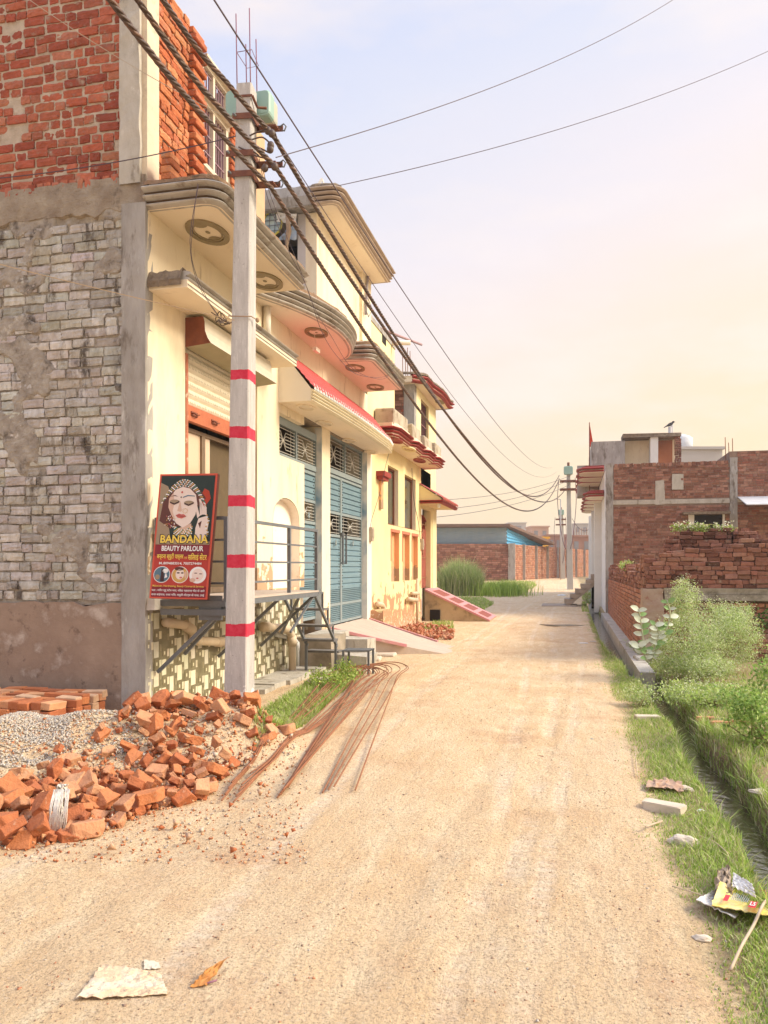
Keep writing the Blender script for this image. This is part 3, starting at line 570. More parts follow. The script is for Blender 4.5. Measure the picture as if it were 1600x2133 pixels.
ny0,ny1=yx(568,FX),yx(624,FX); nz0,nz1=zx(600,1240,FX),zx(598,1038,FX)
# arched niche cut into the wall: a strip polygon around it
zsp=nz0+(nz1-nz0)*.72; am=(ny0+ny1)/2
archp=[(ny0,nz0),(ny0,zsp)]+[(am-(ny1-ny0)/2*cos(R(a)),zsp+(nz1-zsp)*(sin(R(a))**.75)) for a in range(15,180,15)]+[(ny1,zsp),(ny1,nz0)]
mb.box(FX-.2,FX,Y0+.001,YW0,nz1+.02,SB); mb.box(FX-.2,FX,Y0+.001,ny0,FL,nz1+.02); mb.box(FX-.2,FX,YW0,YW1,nz1+.02,ZS); mb.box(FX-.2,FX,ny1,YW1,FL,nz1+.02); mb.box(FX-.2,FX,YW0,YW1,ZT,SB); mb.box(FX-.2,FX,YW1,16.58,ZTT+.1,SB)
mb.box(FX-.2,FX,ny0,ny1,FL,nz0)
half=len(archp)//2
for seg,cy_ in ((archp[1:half+1],ny0),(archp[half:-1],ny1)):
    mb.add([(FX,y,z) for y,z in seg]+[(FX,cy_,nz1+.02)],[list(range(len(seg)+1))])
mb.add([(FX,archp[half][0],nz1),(FX,ny0,nz1+.02),(FX,ny1,nz1+.02)],[(0,1,2)])
mb.build('front_wall',cream,H2,norm=False)
archp=[(am+(y-am)*.985,nz0+.003+(z-nz0)*.99) for y,z in archp]
mb=MB(); k=len(archp); mb.add([(FX,y,z) for y,z in archp]+[(FX-.13,y,z) for y,z in archp],[[i,i+1,k+i+1,k+i] for i in range(k-1)]+[[k+i for i in range(k)]]); mb.build('arched_niche',peach,H2,norm=False)
mb=MB(); mb.box(FX-.45,FX-.001,YA0,YA1,.3,4.02); mb.build('gate_column',cream,H2)
mb=MB(); mb.box(FX-.45,FX+.0,YB0,YB1,.2,4.02); mb.build('gate_column',creamw,H2)
# blue spray left on the column sides
spray=bpy.data.materials.new('column side with blue overspray'); spray.use_nodes=True; t=spray.node_tree; p=t.nodes['Principled BSDF']; p.inputs['Roughness'].default_value=.8
tc=t.nodes.new('ShaderNodeTexCoord'); mp=t.nodes.new('ShaderNodeMapping'); mp.inputs['Scale'].default_value=(1,1,.9); t.links.new(tc.outputs['Object'],mp.inputs[0]); n=t.nodes.new('ShaderNodeTexNoise'); n.inputs['Scale'].default_value=1.7; n.inputs['Detail'].default_value=3; t.links.new(mp.outputs[0],n.inputs['Vector'])
r_=ramp(t,[(.48,0),(.66,1)]); t.links.new(n.outputs[0],r_.inputs[0]); t.links.new(mixc(t,r_.outputs[0],(.72,.68,.62),(.14,.27,.38)),p.inputs['Base Color'])
mb=MB(); mb.box(GX+.0,FX-.003,YA0-.004,YA0-.001,.5,4.0); mb.build('sprayed_column_side',spray,H2); mb=MB(); mb.box(GX,FX-.003,YB0-.004,YB0-.001,.5,4.0); mb.build('sprayed_column_side',spray,H2)
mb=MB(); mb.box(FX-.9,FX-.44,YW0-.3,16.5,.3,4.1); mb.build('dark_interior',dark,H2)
def hexgrille(mb,x,y0,y1,z0,z1,nb=7):
    "horizontal bars that cross over in the middle"
    H=z1-z0; ym=(y0+y1)/2; w_=(y1-y0)
    for i in range(nb):
        z=z0+H*(i+.5)/nb; z2=z0+H*(nb-i-.5)/nb; d=w_*.13; a=w_*.13
        if abs(z2-z)<H*.8: mb.tube([(x,y0,z),(x,ym-a-d*.2,z),(x,ym+a*.6,z2),(x,y1,z2)],.006,4,sm=False)
        else: mb.tube([(x,y0,z),(x,y1,z)],.006,4,sm=False)
    for f in (.16,.84): mb.tube([(x-.008,y0+w_*f,z0),(x-.008,y0+w_*f,z1)],.004,4)
grm=pm('pale grille bar',(.62,.60,.55),(.5,.48,.44),5,.5,.03,spec=.5)
def leaf(name,y0,y1,z0,z1,x,par,gr=(.60,.74)):
    L=thing(name,(x,(y0+y1)/2,z0),None,None); L.parent=par; L.location=V(L['_w'])-V(par['_w']); H=z1-z0
    mb=MB(); w_=.05
    for a,b_ in ((y0,y0+w_),(y1-w_,y1)): mb.box(x-.02,x+.03,a,b_,z0,z1)
    for z in (z0,z0+.34,z0+H*gr[0]-.04,z0+H*gr[1],z1-.05): mb.box(x-.018,x+.026,y0+w_,y1-w_,z,z+.05)
    mb.build('door_frame',bluedk,L)
    mb=MB(); st=MB()
    def slat(z,h):
        prf=[(x-.015,z),(x+.012,z+.008),(x+.018,z+h*.8),(x-.012,z+h-.006)]
        mb.add([(a,y0+w_,c_) for a,c_ in prf]+[(a,y1-w_,c_) for a,c_ in prf],[[i,i+1,5+i,4+i] for i in range(3)])
    z=z0+.05
    while z<z0+.33: slat(z,.036); z+=.036
    z=z0+.39
    while z<z0+.62: slat(z,.036); z+=.036
    for a,b_ in ((z0+.64,z0+H*gr[0]-.05),(z0+H*gr[1]+.06,z1-.06)):
        n_=max(1,round((b_-a)/.105)); h=(b_-a)/n_
        for i in range(n_):
            slat(a+i*h,h)
            for yy_ in (y0+w_+.07,y1-w_-.07): st.disc((x+.022,yy_,a+i*h+h*.45),(0,.014,0),(0,0,.014),8); st.tube([(x+.01,yy_,a+i*h+h*.45),(x+.026,yy_,a+i*h+h*.45)],.013,8)
    mb.box(x-.02,x-.016,y0+.02,y1-.02,z0,z0+H*gr[0]); mb.box(x-.02,x-.016,y0+.02,y1-.02,z0+H*gr[1],z1)
    mb.build('slats',bluegate,L); st.build('studs',steel,L)
    mb=MB(); hexgrille(mb,x,y0+w_,y1-w_,z0+H*gr[0]+.01,z0+H*gr[1],6); mb.build('grille',grm,L)
    return L
ysp=yx(709,GX)
gate=thing('metal_gate',(GX,(YG0+YB0)/2,ZG),None,None); gate.parent=H2; gate.location=V(gate['_w'])-V(H2['_w'])
def rosette(y,z,x,par):
    mb=MB()
    for k in range(6): mb.tube([(x+.045,y+.035*cos(a),z+.05*sin(a)) for a in [k*pi/3+q*pi/3 for q in (0,.5,1)]],.009,5)
    mb.disc((x+.05,y,z),(0,.025,0),(0,0,.03),10); mb.build('rosette',bluedk,par)
def leafset(y0,y1,nm):
    L=leaf(nm,y0,y1,ZG+.02,ZL,GX-.01,H2); return L
L1=leafset(YG0,ysp,'gate_leaf'); L2=leafset(ysp+.005,YB0-.01,'gate_leaf')
rosette((YG0+ysp)/2+.1,zx(708,1132,GX),GX,L1); rosette(yx(731,GX),zx(731,1132,GX),GX,L2)
mb=MB(); z0,z1=zx(709,1175,GX),zx(709,1112,GX)
for y in (ysp-.03,ysp+.2): mb.bar((GX+.06,y,z0),(GX+.06,y,z1),.03,m=0); 
for z in (z0+.02,z1-.02): mb.bar((GX+.0,ysp-.03,z),(GX+.06,ysp-.03,z),.025); mb.bar((GX,ysp+.2,z),(GX+.06,ysp+.2,z),.025)
mb.box(GX+.03,GX+.07,ysp-.08,ysp+.04,z1-.03,z1+.02); mb.build('gate_handle',steel,L2)
leaf('narrow_door',YW1,YD1,zx(640,1292,GX),ZS-.03,GX-.01,H2,(.66,.79))
rosette((YW1+YD1)/2,zx(646,1075,GX),GX,H2)
def transom(y0,y1,z0,z1,x,par):
    mb=MB(); w_=.05
    mb.box(x-.03,x+.03,y0,y1,z0,z0+.09); mb.box(x-.03,x+.03,y0,y1,z1-.12,z1)
    for y in (y0,(y0+y1)/2-w_/2,y1-w_): mb.box(x-.03,x+.028,y,y+w_,z0+.09,z1-.12)
    f=mb.build('transom_window',bluedk,par); mb=MB()
    ym=(y0+y1)/2; hexgrille(mb,x,y0+w_,ym-w_/2,z0+.1,z1-.13,8); hexgrille(mb,x,ym+w_/2,y1-w_,z0+.1,z1-.13,8); mb.build('transom_grille',grm,f)
    mb=MB(); mb.box(x-.2,x-.19,y0+.1,y0+(y1-y0)*.4,z0+.1,z1-.2); mb.build('curtain_behind',pm('brown curtain',(.35,.2,.1),(.22,.12,.06),9),f)
transom(YW0,YD1+.02,ZS-.01,ZT+.0,GX,H2); transom(YG0,YB0,ZL+.02,ZTT+.1,GX,H2)
# tiled canopy
KY0,KY1=yx(580,FX)-.0,16.55; KZ=4.02
def kout(y): t_=(y-KY0)/(KY1-KY0); return .49+.07*sin(pi*min(1,t_*.95+.05))-.10*max(0,t_-.9)*10*.5
ky=[KY0+(KY1-KY0)*i/24 for i in range(25)]
mb=MB(); mb.prism([(FX,KY0)]+[(FX+kout(y),y) for y in ky]+[(FX,KY1)],KZ,KZ+.19); mb.build('canopy_soffit',soff,H2)
mb=MB(); mb.sweep([(FX+kout(y)-.005,y) for y in ky],bandprof(KZ-.003,.18,.012,4,.010,.008)); mb.build('canopy_moulding',pm('cream moulding',(.80,.72,.52),(.7,.6,.42),5,.7,.15,stain=((.42,.34,.2),5,.62,.2)),H2)
mb=MB(); n1=8; rows=[]
TZ=4.84
for i in range(241):
    y=KY0+.0+(KY1-KY0-.0)*i/240; o_=kout(y)+.04; c_=abs(sin(i*pi/8))**.6*.02; row=[]
    for j in range(n1+1):
        q=j/n1; x=FX+.01+o_*q; z=TZ-(TZ-KZ-.19)*q
        row.append((x,y,z+c_)); 
        if j<n1: row.append((x+o_/n1*.98,y,TZ-(TZ-KZ-.19)*(q+1/n1)+c_+.018))
    rows.append(row)
K=len(rows[0]); mb.add([p_ for r in rows for p_ in r],[[i*K+j,(i+1)*K+j,(i+1)*K+j+1,i*K+j+1] for i in range(240) for j in range(K-1)]); mb.build('canopy_tiles',redroof,H2,norm=False)
mb=MB()
for i in range(44):                              # scalloped white fringe
    y=KY0+(KY1-KY0)*(i+.5)/44; w_=(KY1-KY0)/44*.5; x=FX+kout(y)+.05
    mb.add([(x-.0,y-w_,KZ+.17),(x,y+w_,KZ+.17),(x+.0,y+w_*.55,KZ+.21),(x-.03,y,KZ+.28),(x-.0,y-w_*.55,KZ+.21)],[(0,1,2,3,4)])
mb.build('canopy_fringe',wht,H2)
mb=MB(); o_=kout(KY0); mb.add([(FX,KY0-.002,KZ),(FX+o_,KY0-.002,KZ),(FX+o_,KY0-.002,KZ+.19),(FX,KY0-.002,TZ)],[(0,1,2,3)]); mb.build('canopy_end',creamw,H2); mb=MB(); o_=kout(KY1); mb.add([(FX,KY1+.002,KZ),(FX+o_,KY1+.002,KZ),(FX+o_,KY1+.002,KZ+.19),(FX,KY1+.002,TZ)],[(0,1,2,3)]); mb.build('canopy_end',creamw,H2)
for px_,py_ in ((638,848),(677,881),(728,917),(772,941)):
    c=W(px_,py_,Z=KZ); ring(H2,(c.x,c.y),.13,.26,KZ,'ceiling_medallion',soff)
# balcony: bulge then a square bay
bp=[(FX+.02,9.75),(-4.02,10.12),(-3.84,10.5),(-3.68,10.95),(-3.57,11.4),(-3.51,11.9),(-3.53,12.4),(-3.61,12.85),(-3.75,13.22),(-3.95,13.45)]
def subdiv(P,n=4):
    o=[]
    for i in range(len(P)-1):
        p0,p1,p2,p3=[V(P[max(0,min(len(P)-1,k))]) for k in (i-1,i,i+1,i+2)]
        for q in range(n):
            t_=q/n; o.append(tuple(.5*((2*p1)+(-p0+p2)*t_+(2*p0-5*p1+4*p2-p3)*t_*t_+(-p0+3*p1-3*p2+p3)*t_**3)))
    return o+[tuple(P[-1])]
bs=subdiv(bp)
b2=[(-3.98,13.47)]+[(-3.58,13.5)]+arc(-3.56,13.66,.16,-80,0,4)+[(-3.40,15.95),(FX,15.99)]
mb=MB(); mb.prism([(FX,9.76)]+bs+b2[1:-1]+[(FX,15.97)],SB+.0,SB+.34); mb.build('balcony_soffit',peach,H2)
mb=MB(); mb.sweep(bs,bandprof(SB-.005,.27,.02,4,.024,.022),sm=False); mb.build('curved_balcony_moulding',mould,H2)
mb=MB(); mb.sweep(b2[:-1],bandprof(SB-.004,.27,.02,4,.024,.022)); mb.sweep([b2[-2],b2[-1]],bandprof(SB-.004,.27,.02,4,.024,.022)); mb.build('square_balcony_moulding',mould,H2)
def dens(P,st=.07):
    o=[]
    for (x0,y0_),(x1,y1_) in zip(P,P[1:]):
        k=max(1,int(math.hypot(x1-x0,y1_-y0_)/st)); o+=[(x0+(x1-x0)*i/k,y0_+(y1_-y0_)*i/k) for i in range(k)]
    return o
mb=MB(); crumble(mb,dens(bs),SB+.262,.08); crumble(mb,dens(b2[:-1]),SB+.262,.08); mb.build('broken_top_edge',mosb,H2)
for px_,py_,ry in ((659,692,.27),(740,766,.27),(782,806,.27)):
    c=W(px_,py_,Z=SB); ring(H2,(c.x,c.y),.17,ry,SB)
c=W(659,712,Z=SB-.1); mb=MB(); mb.box(c.x-.03,c.x+.03,c.y-.1,c.y+.1,SB-.26,SB-.2); mb.tube([(c.x,c.y,SB-.2),(c.x,c.y-.1,SB)],.005,4); mb.build('ceiling_light_fitting',peach,H2)
mb=MB(); mb.tube([(FX+.06,yx(548,FX),zx(548,706,FX)),(FX+.06,yx(548,FX),SB)],.055,10); mb.build('rain_pipe',creamw,H2)
# room on the roof
RX0=W(620,520,Y=yx(660,FX)).x; RY0=yx(660,FX); RY1=yx(768,FX); RZ=7.62
mb=MB(); mb.box(RX0,FX-.201,RY0+.001,RY0+.2,5.5,RZ-.012); mb.build('roof_room_side_wall',pm('pale lilac plaster',(.58,.54,.53),(.50,.46,.44),2,.8,.15),H2)
mb=MB(); mb.box(FX-.2,FX,RY0+.0,RY1,5.5,RZ-.012); mb.box(FX-.001,FX+.06,RY1-.75,RY1-.02,5.5,RZ); mb.build('roof_room_front_wall',cream,H2)
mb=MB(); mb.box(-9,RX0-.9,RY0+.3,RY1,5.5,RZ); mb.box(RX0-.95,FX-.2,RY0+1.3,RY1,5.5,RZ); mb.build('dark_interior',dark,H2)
mb=MB(); mb.box(-9,RX0-.88,RY0+.02,RY0+.3,5.5,RZ); mb.build('roof_room_back_wall',mortar,H2)
mb=MB(); n=30; vs=[]
for i in range(n+1):
    x=-7.4+(FX+.0+7.4)*i/n; vs+= [(x,RY0-.25,RZ+.02+.03*NZ.noise((i*.8,0,0))),(x,RY0-.28,RZ+.16),(x,RY0-.24,RZ+.34+.04*NZ.noise((i*.6,4,0)))]
mb.add(vs,[[i*3+j,(i+1)*3+j,(i+1)*3+j+1,i*3+j+1] for i in range(n) for j in range(2)]); mb.box(-7.4,FX,RY0-.24,RY1,RZ+.001,RZ+.32); mb.build('roof_slab',conc,H2)
rp_=[(FX+.0,RY0-.26)]+arc(FX+.30,RY0-.12,.14,-90,0,4)+[(FX+.44,RY1+.0)]
mb=MB(); mb.prism([(FX,RY0-.24)]+rp_[1:]+[(FX,RY1)],RZ-.01,RZ+.3); mb.build('roof_eave_soffit',soff,H2)
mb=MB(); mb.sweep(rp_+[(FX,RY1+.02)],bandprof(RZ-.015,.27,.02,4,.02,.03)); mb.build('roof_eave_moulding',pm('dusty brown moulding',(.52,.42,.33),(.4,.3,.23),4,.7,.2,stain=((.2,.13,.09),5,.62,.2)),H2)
mb=MB(); crumble(mb,dens(rp_),RZ+.24,.1); mb.build('broken_top_edge',rubm,H2)
# things hung in the doorway of the roof room
c=W(567,466,Y=RY0-.1); mb=MB()
mb.disc((c.x,c.y,c.z),(.16,0,.0),(0,.0,.19),16,0)
for k in range(4): mb.tube([(c.x-.15+.1*k,c.y-.02,c.z-.17),(c.x-.15+.1*k+.02,c.y-.02,c.z+.17)],.006,4,1); mb.tube([(c.x-.16,c.y-.02,c.z-.13+.09*k),(c.x+.16,c.y-.02,c.z-.13+.09*k)],.006,4,1)
mb.tube([(c.x+.17*cos(a),c.y,c.z+.2*sin(a)) for a in [k*pi/8 for k in range(17)]],.02,6,2)
mb.build('round_basket',[pm('pale green sheet',(.62,.70,.62),(.3,.45,.6),6),steel,pm('yellow rim',(.62,.55,.12))],None,'round yellow rimmed wire basket hanging beside the roof room doorway','basket')
def cloth(name,P,m,label,cat,th=.01,sag=.05,par=None):
    "crumpled cloth over a quad of four points"
    n=10; a,b_,c_,d=[V(q) for q in P]; vs=[]
    nn=(b_-a).cross(d-a).normalized()
    for i in range(n+1):
        for j in range(n+1):
            u_,v_=i/n,j/n; q=(a*(1-u_)+b_*u_)*(1-v_)+(d*(1-u_)+c_*u_)*v_; vs.append(q+nn*sag*NZ.noise((i*.7,j*.35,a.x))+V((0,0,-sag*.4*sin(pi*u_)*(1-v_))))
    k=len(vs); vs+= [q-nn*th for q in vs]; F=[]
    for i in range(n):
        for j in range(n): q=[i*(n+1)+j,(i+1)*(n+1)+j,(i+1)*(n+1)+j+1,i*(n+1)+j+1]; F+= [q,[k+x for x in q][::-1]]
    mb=MB(); mb.add(vs,F,0,(1,1,1),True); return mb.build(name,m,par,label,cat,norm=False)
cloth('cloth',[W(575,440,Y=RY0-.15),W(618,445,Y=RY0-.15),W(616,468,Y=RY0-.1),W(578,462,Y=RY0-.1)],wht,'white cloth draped under the roof slab above the dark doorway','cloth')
cloth('tarpaulin',[W(600,475,Y=RY0-.1),W(618,462,Y=RY0-.1),W(618,498,Y=RY0-.05),W(578,500,Y=RY0-.05)],pm('blue tarpaulin',(.30,.42,.60),(.5,.55,.62),9),'small pale blue tarpaulin hanging in the dark roof room doorway','tarpaulin')
mb=MB(); q=[W(598,448,Y=RY0-.2),W(602,480,Y=RY0-.2),W(597,510,Y=RY0-.2),W(600,532,Y=RY0-.2)]; mb.tube(subdiv([tuple(x) for x in q],4) if 0 else q,[.03,.05,.03,.02],6); mb.build('rag',pm('brown rag',(.42,.3,.2),(.3,.2,.13),12,.9,.8),None,'twisted brown rag hanging down in front of the roof room doorway','rag')
# pieces on the roof slab, brackets on its far wall
mb=MB(); a=W(655,405,Y=RY0-.1); a.z=RZ+.3; mb.bar(a,a+V((.12,.05,.22)),.04); mb.bar(a+V((.12,.05,.22)),a+V((.18,.1,.02)),.02); mb.box(a.x+.1,a.x+.25,RY0-.05,RY0+.1,RZ+.3,RZ+.42); mb.build('roof_bracket',wht,None,'white bent bracket standing on the edge of the upper roof slab','bracket')
mb=MB(); c=W(728,405,X=FX+.1); mb.box(c.x-.05,c.x+.05,c.y-.05,c.y+.05,RZ+.3,RZ+.5); mb.build('roof_stub',creamw,H2)
mb=MB(); a=W(768,560,X=FX+.1); b_=W(764,600,X=FX+.1); mb.tube([a,b_,W(762,655,X=FX+.1)],.03,6); q=[W(765,618,X=FX+.12),W(776,645,X=FX+.2),W(768,660,X=FX+.15),W(762,645,X=FX+.12)]; mb.tube(q+[q[0]],.012,5); mb.build('wall_pipe',pm('grey violet pipe',(.36,.32,.36)),H2)
# ---------------- steps, ramp and ledges at street level ----------------
mb=MB(); rx=-2.15
rampP=[(FX-.1,YG0-.05,.52),(FX+.25,YG0-.0,.50),(-2.9,13.45,.15),(rx,13.95,-.02),(rx-.1,15.4,-.02),(-3.0,16.5,.14),(FX-.1,16.45,.54)]
n=14; vs=[]; F=[]
for i in range(n+1):
    for j in range(n+1):
        u_,v_=i/n,j/n; ya_=YG0-.05+.9*u_; yb_=16.45-.75*u_; x=(FX-.1)+(rx-FX+.1+.1*sin(v_*6))*u_; y=ya_+(yb_-ya_)*v_
        vs.append((x,y,.52*(1-u_)**1.15-.015+.008*NZ.noise((i*.8,j*.8,0))))
k=len(vs); vs+= [(x,y,-.1) for x,y,z in vs]
F=[[i*(n+1)+j,(i+1)*(n+1)+j,(i+1)*(n+1)+j+1,i*(n+1)+j+1] for i in range(n) for j in range(n)]
bd=[[i*(n+1),(i+1)*(n+1)] for i in range(n)]+[[i*(n+1)+n,(i+1)*(n+1)+n] for i in range(n)]; F+=[[a,b_,k+b_,k+a] for a,b_ in bd]
mb.add(vs,F); rampo=mb.build('entrance_ramp',ramp_m,None,'worn cement ramp with pink edges running from blue gate down to road','ramp')
mb=MB()
def strip(mb,P,w_,h=.03,m=0):
    for a,b_ in zip(P,P[1:]): mb.bar(a,b_,w_,h,m)
strip(mb,[(x,y-.02,z+.02) for x,y,z in (vs[0],vs[5*(n+1)],vs[9*(n+1)])],.12,.05); mb.build('pink_edge',pink,rampo)
mb=MB(); strip(mb,[(x,y,z+.012) for x,y,z in (vs[n],vs[5*(n+1)+n],vs[11*(n+1)+n])],.05,.03); mb.build('pink_edge',pink,rampo)
mb=MB(); mb.obox((-3.75,12.55,0),(.5,0,0),(0,.5,0),(0,0,.40),j=.02); mb.obox((-3.7,12.0,.0),(.6,0,0),(0,.6,0),(0,0,.20),j=.02); mb.obox((FX,12.3,0),(.45,0,0),(0,.95,0),(0,0,.50),j=.01); mb.build('front_steps',concl,H2)
mb=MB(); a=W(702,1318,Z=.45); b_=W(750,1362,Z=.12); mb.bar(a,b_,.12,.1); mb.build('slanting_kerb',pink,H2)
mb=MB(); mb.box(FX-.0,-3.6,11.72,12.5,-.1,.5,0,(1,1,1),.015); mb.build('concrete_tank',pm('mouldy concrete',(.42,.35,.27),(.2,.16,.11),3,.9,.5,25,.01,stain=((.08,.06,.035),2.5,.56,.2)),None,'low mouldy concrete tank under the metal steps beside the tiled wall','tank')
mb=MB()
for k in range(10): a=7.6+.42*k; mb.obox((FX-.05,a,-.1),(.40+rnd(-.03,.05)+.02*k,0,0),(0,.41,0),(0,0,.15+rnd(-.01,.02)),j=.012)
mb.build('wall_foot_ledge',concl,H1)
for px_,py_,sx_,sy_,h,lb in ((765,1372,.55,.5,.06,'largest broken pale paving slab at the near foot of the gate ramp'),(803,1364,.4,.35,.05,'pale paving slab touching the road just right of the largest one'),(742,1397,.35,.25,.05,'small pale paving slab nearest the bend of the steel rods'),(690,1412,.25,.18,.12,'thick stone block under the step stool legs'),(660,1424,.25,.2,.1,'loose block at the end of the ledge beside the drain pipe')):
    mb=MB(); c=W(px_,py_,Z=0.02); mb.obox((c.x-sx_/2,c.y-sy_/2,-.05),(sx_,rnd(-.1,.1),0),(rnd(-.1,.1),sy_,0),(0,0,.05+h),j=.012,bev=.02)
    mb.build('paving_slab',stone,None,lb,'paving slab')
# ---------------- steel walkway with railing and stair ----------------
PX,PY0,PY1,PZ=-3.39,7.42,10.34,1.255
WK=thing('steel_walkway',(-3.8,8.9,0),'blue grey steel walkway with railing and stair in front of the shop','walkway')
mb=MB(); mb.box(FX+.01,PX+.03,PY0,PY1,PZ,PZ+.02); mb.build('deck',pm('pale chequer deck',(.56,.47,.40),(.46,.38,.32),6,.6,.1),WK)
mb=MB()
for a,b_ in (((FX+.02,PY0,PZ-.03),(PX,PY0,PZ-.03)),((PX,PY0,PZ-.03),(PX,PY1,PZ-.03)),((FX+.02,PY1,PZ-.03),(PX,PY1,PZ-.03)),((FX+.1,PY0-.02,PZ-.12),(PX+.05,PY0-.02,PZ-.12))): mb.bar(a,b_,.05,.06)
for y in (8.2,9.0,9.7): mb.bar((FX+.02,y,PZ-.04),(PX-.03,y,PZ-.04),.04,.05)
mb.box(PX-.3,PX-.05,PY0-.01,PY0+.02,PZ-.2,PZ+.05); mb.build('deck_frame',steel,WK)
RH=.85
for p_ in ((FX+.04,PY0),(PX,PY0),(PX,8.05),(PX,9.25),(PX,PY1-.02)):
    mb=MB(); mb.box(p_[0]-.02,p_[0]+.02,p_[1]-.02,p_[1]+.02,PZ,PZ+RH); mb.build('railing_post',steel,WK)
for k in range(4):
    z=PZ+RH-.015-k*.22; w_=.035 if k==0 else .022; mb=MB()
    mb.bar((FX+.06,PY0,z),(PX-.02,PY0,z),w_); mb.build('railing_bar',steel,WK)
    for a,b_ in ((PY0+.02,8.03),(8.07,9.23),(9.27,PY1-.04)):
        pass
    mb=MB(); mb.bar((PX+.001,PY0+.02,z),(PX+.001,PY1-.04,z),w_); mb.build('railing_bar',steel,WK)
for y,l in ((PY0+.03,.75),(8.9,.75),(PY1-.1,.75)):
    mb=MB(); mb.bar((PX-.02,y,PZ-.06),(FX+.03,y,PZ-l),.035); mb.build('brace',steel,WK)
mb=MB(); mb.bar((FX+.6,8.0,PZ-.05),(FX+.05,8.0,PZ-.62),.035); mb.build('brace',steel,WK)
st=[(PY1+.0,PZ-.02),(PY1+.25,1.0),(PY1+.5,.75),(PY1+.75,.52)]
for x in (PX,FX+.35):
    mb=MB(); mb.bar((x,PY1-.1,PZ-.03),(x,PY1+.95,.42),.035); mb.bar((x,PY1+.9,.0),(x,PY1+.9,.5),.035)
    for (y,z),(y2,z2) in zip(st,st[1:]): mb.bar((x,y+.05,z),(x,y+.27,z),.025); mb.bar((x,y+.26,z),(x,y+.26,z2),.025)
    mb.build('stair_stringer',steel,WK)
for y,z in st[1:]+[(PY1+.98,.33)]:
    mb=MB(); mb.box(FX+.33,PX+.02,y-.01,y+.2,z-.02,z+.012); mb.build('tread',pm('dark worn tread',(.12,.11,.11),(.2,.19,.18),8,.6,.1),WK)
mb=MB(); mb.bar((PX,9.6,PZ-.06),(FX+.2,10.6,PZ-.6),.03); mb.bar((PX-.02,PY1+.0,PZ-.03),(PX-.02,9.35,.78),.025); mb.build('cross_brace',steel,WK)
# low slatted step
SB_=thing('step_stool',(-3.0,11.5,0),'low metal step stool with slatted top on rubble below the stair','step stool')
mb=MB(); c=W(717,1366,D=11.2); a=W(688,1372,D=10.9); 
for k in range(5): mb.bar((-3.26,11.12+.07*k,.37),(-2.86,11.2+.07*k,.37),.045,.02)
mb.build('slatted_top',steel,SB_)
for x,y in ((-3.24,11.12),(-2.88,11.2),(-3.24,11.42),(-2.88,11.48)):
    mb=MB(); mb.bar((x,y,-.02),(x,y,.36),.03); mb.build('leg',steel,SB_)
# drain pipes on the tiled wall
def pipe(name,P,r,label,par=None,m=None,sock=()):
    t_=thing(name,V(P[-1]),label,'pipe',None); mb=MB(); mb.tube(P,r,12); mb.build('pipe_run',m or pipem,t_)
    for a,b_ in sock: mb=MB(); mb.tube([a,b_],r*1.22,12); mb.build('socket',m or pipem,t_)
wx=FX+.07
P=[W(345,1296,X=wx),W(385,1302,X=wx),W(400,1312,X=wx),W(404,1328,X=wx),W(415,1335,X=wx),W(476,1338,X=wx),W(520,1340,X=wx)]
pipe('drain_pipe',P,.05,'cream drain pipe with two bends fixed on the patterned tiles left of the pole',sock=((P[1],P[2]),(P[3],P[4]),(W(450,1337,X=wx),W(476,1338,X=wx))))
wx=FX+.1; P=[W(548,1306,X=wx),W(585,1308,X=wx),W(600,1312,X=wx+.02),W(608,1325,X=wx+.03),W(609,1345,X=wx+.03),W(609,1424,X=wx+.03)]
pipe('drain_pipe',P,.058,'thick cream drain pipe turning down beside the metal stair',sock=((P[1],P[2]),(P[3],P[4]),(P[0],W(560,1306,X=wx))))
P=[W(575,1322,X=FX+.04),W(612,1330,X=FX+.04),W(619,1338,X=FX+.05),W(620,1420,X=FX+.05)]
pipe('drain_pipe',P,.032,'thinner grey white pipe standing right behind the thick one',m=pm('grey white pipe',(.62,.6,.56)),sock=((P[2],W(620,1356,X=FX+.05)),))
# ---------------- yellow house ----------------
H3=thing('yellow_house',(-6.5,20.5,0),'yellow house with peeling paint, red stepped balcony ledge and red metal door','house')
A0=16.61; A1=yx(878,FX); A2=yx(896,FX); A3=yx(908,FX)
SZ=4.43
w1=(yx(808,FX),yx(830,FX),zx(808,1092,FX),zx(808,968,FX)); w2=(yx(843,FX),yx(866,FX),w1[2]-.0,w1[3]-.0)
n0,n1,nzb,nzt=yx(812,FX),yx(872,FX),zx(820,1212,FX),zx(820,1104,FX)
mb=MB(); mb.box(-12,FX-.5,A0,A3,-.2,SZ+.1); mb.box(FX-.51,FX-.19,A0,w1[0]-.02,-.2,SZ); mb.build('wall_core',mortar,H3)
mb=MB()
mb.box(FX-.18,FX,A0,w1[0],-.2,SZ+.2); mb.box(FX-.18,FX,w1[0],A1,w1[3],SZ+.2); mb.box(FX-.18,FX,w1[1],w2[0],nzt+.12,w1[3]); mb.box(FX-.18,FX,w2[1],A1,nzt+.12,w1[3])
mb.box(FX-.18,FX,w1[0],A1,nzt+.0,w1[2]); mb.box(FX-.18,FX,w1[0],A1,-.2,nzb); mb.box(FX-.18,FX,w1[0],n0,nzb,nzt); mb.box(FX-.18,FX,n1,A1,nzb,nzt)
nw=(n1-n0); ns=[(n0+nw*a,n0+nw*b_) for a,b_ in ((.04,.30),(.40,.66),(.74,.98))]
for a,b_ in ((n0,ns[0][0]),(ns[0][1],ns[1][0]),(ns[1][1],ns[2][0]),(ns[2][1],n1)): mb.box(FX-.18,FX-.001,a,b_,nzb,nzt)
mb.build('front_wall',yel,H3)
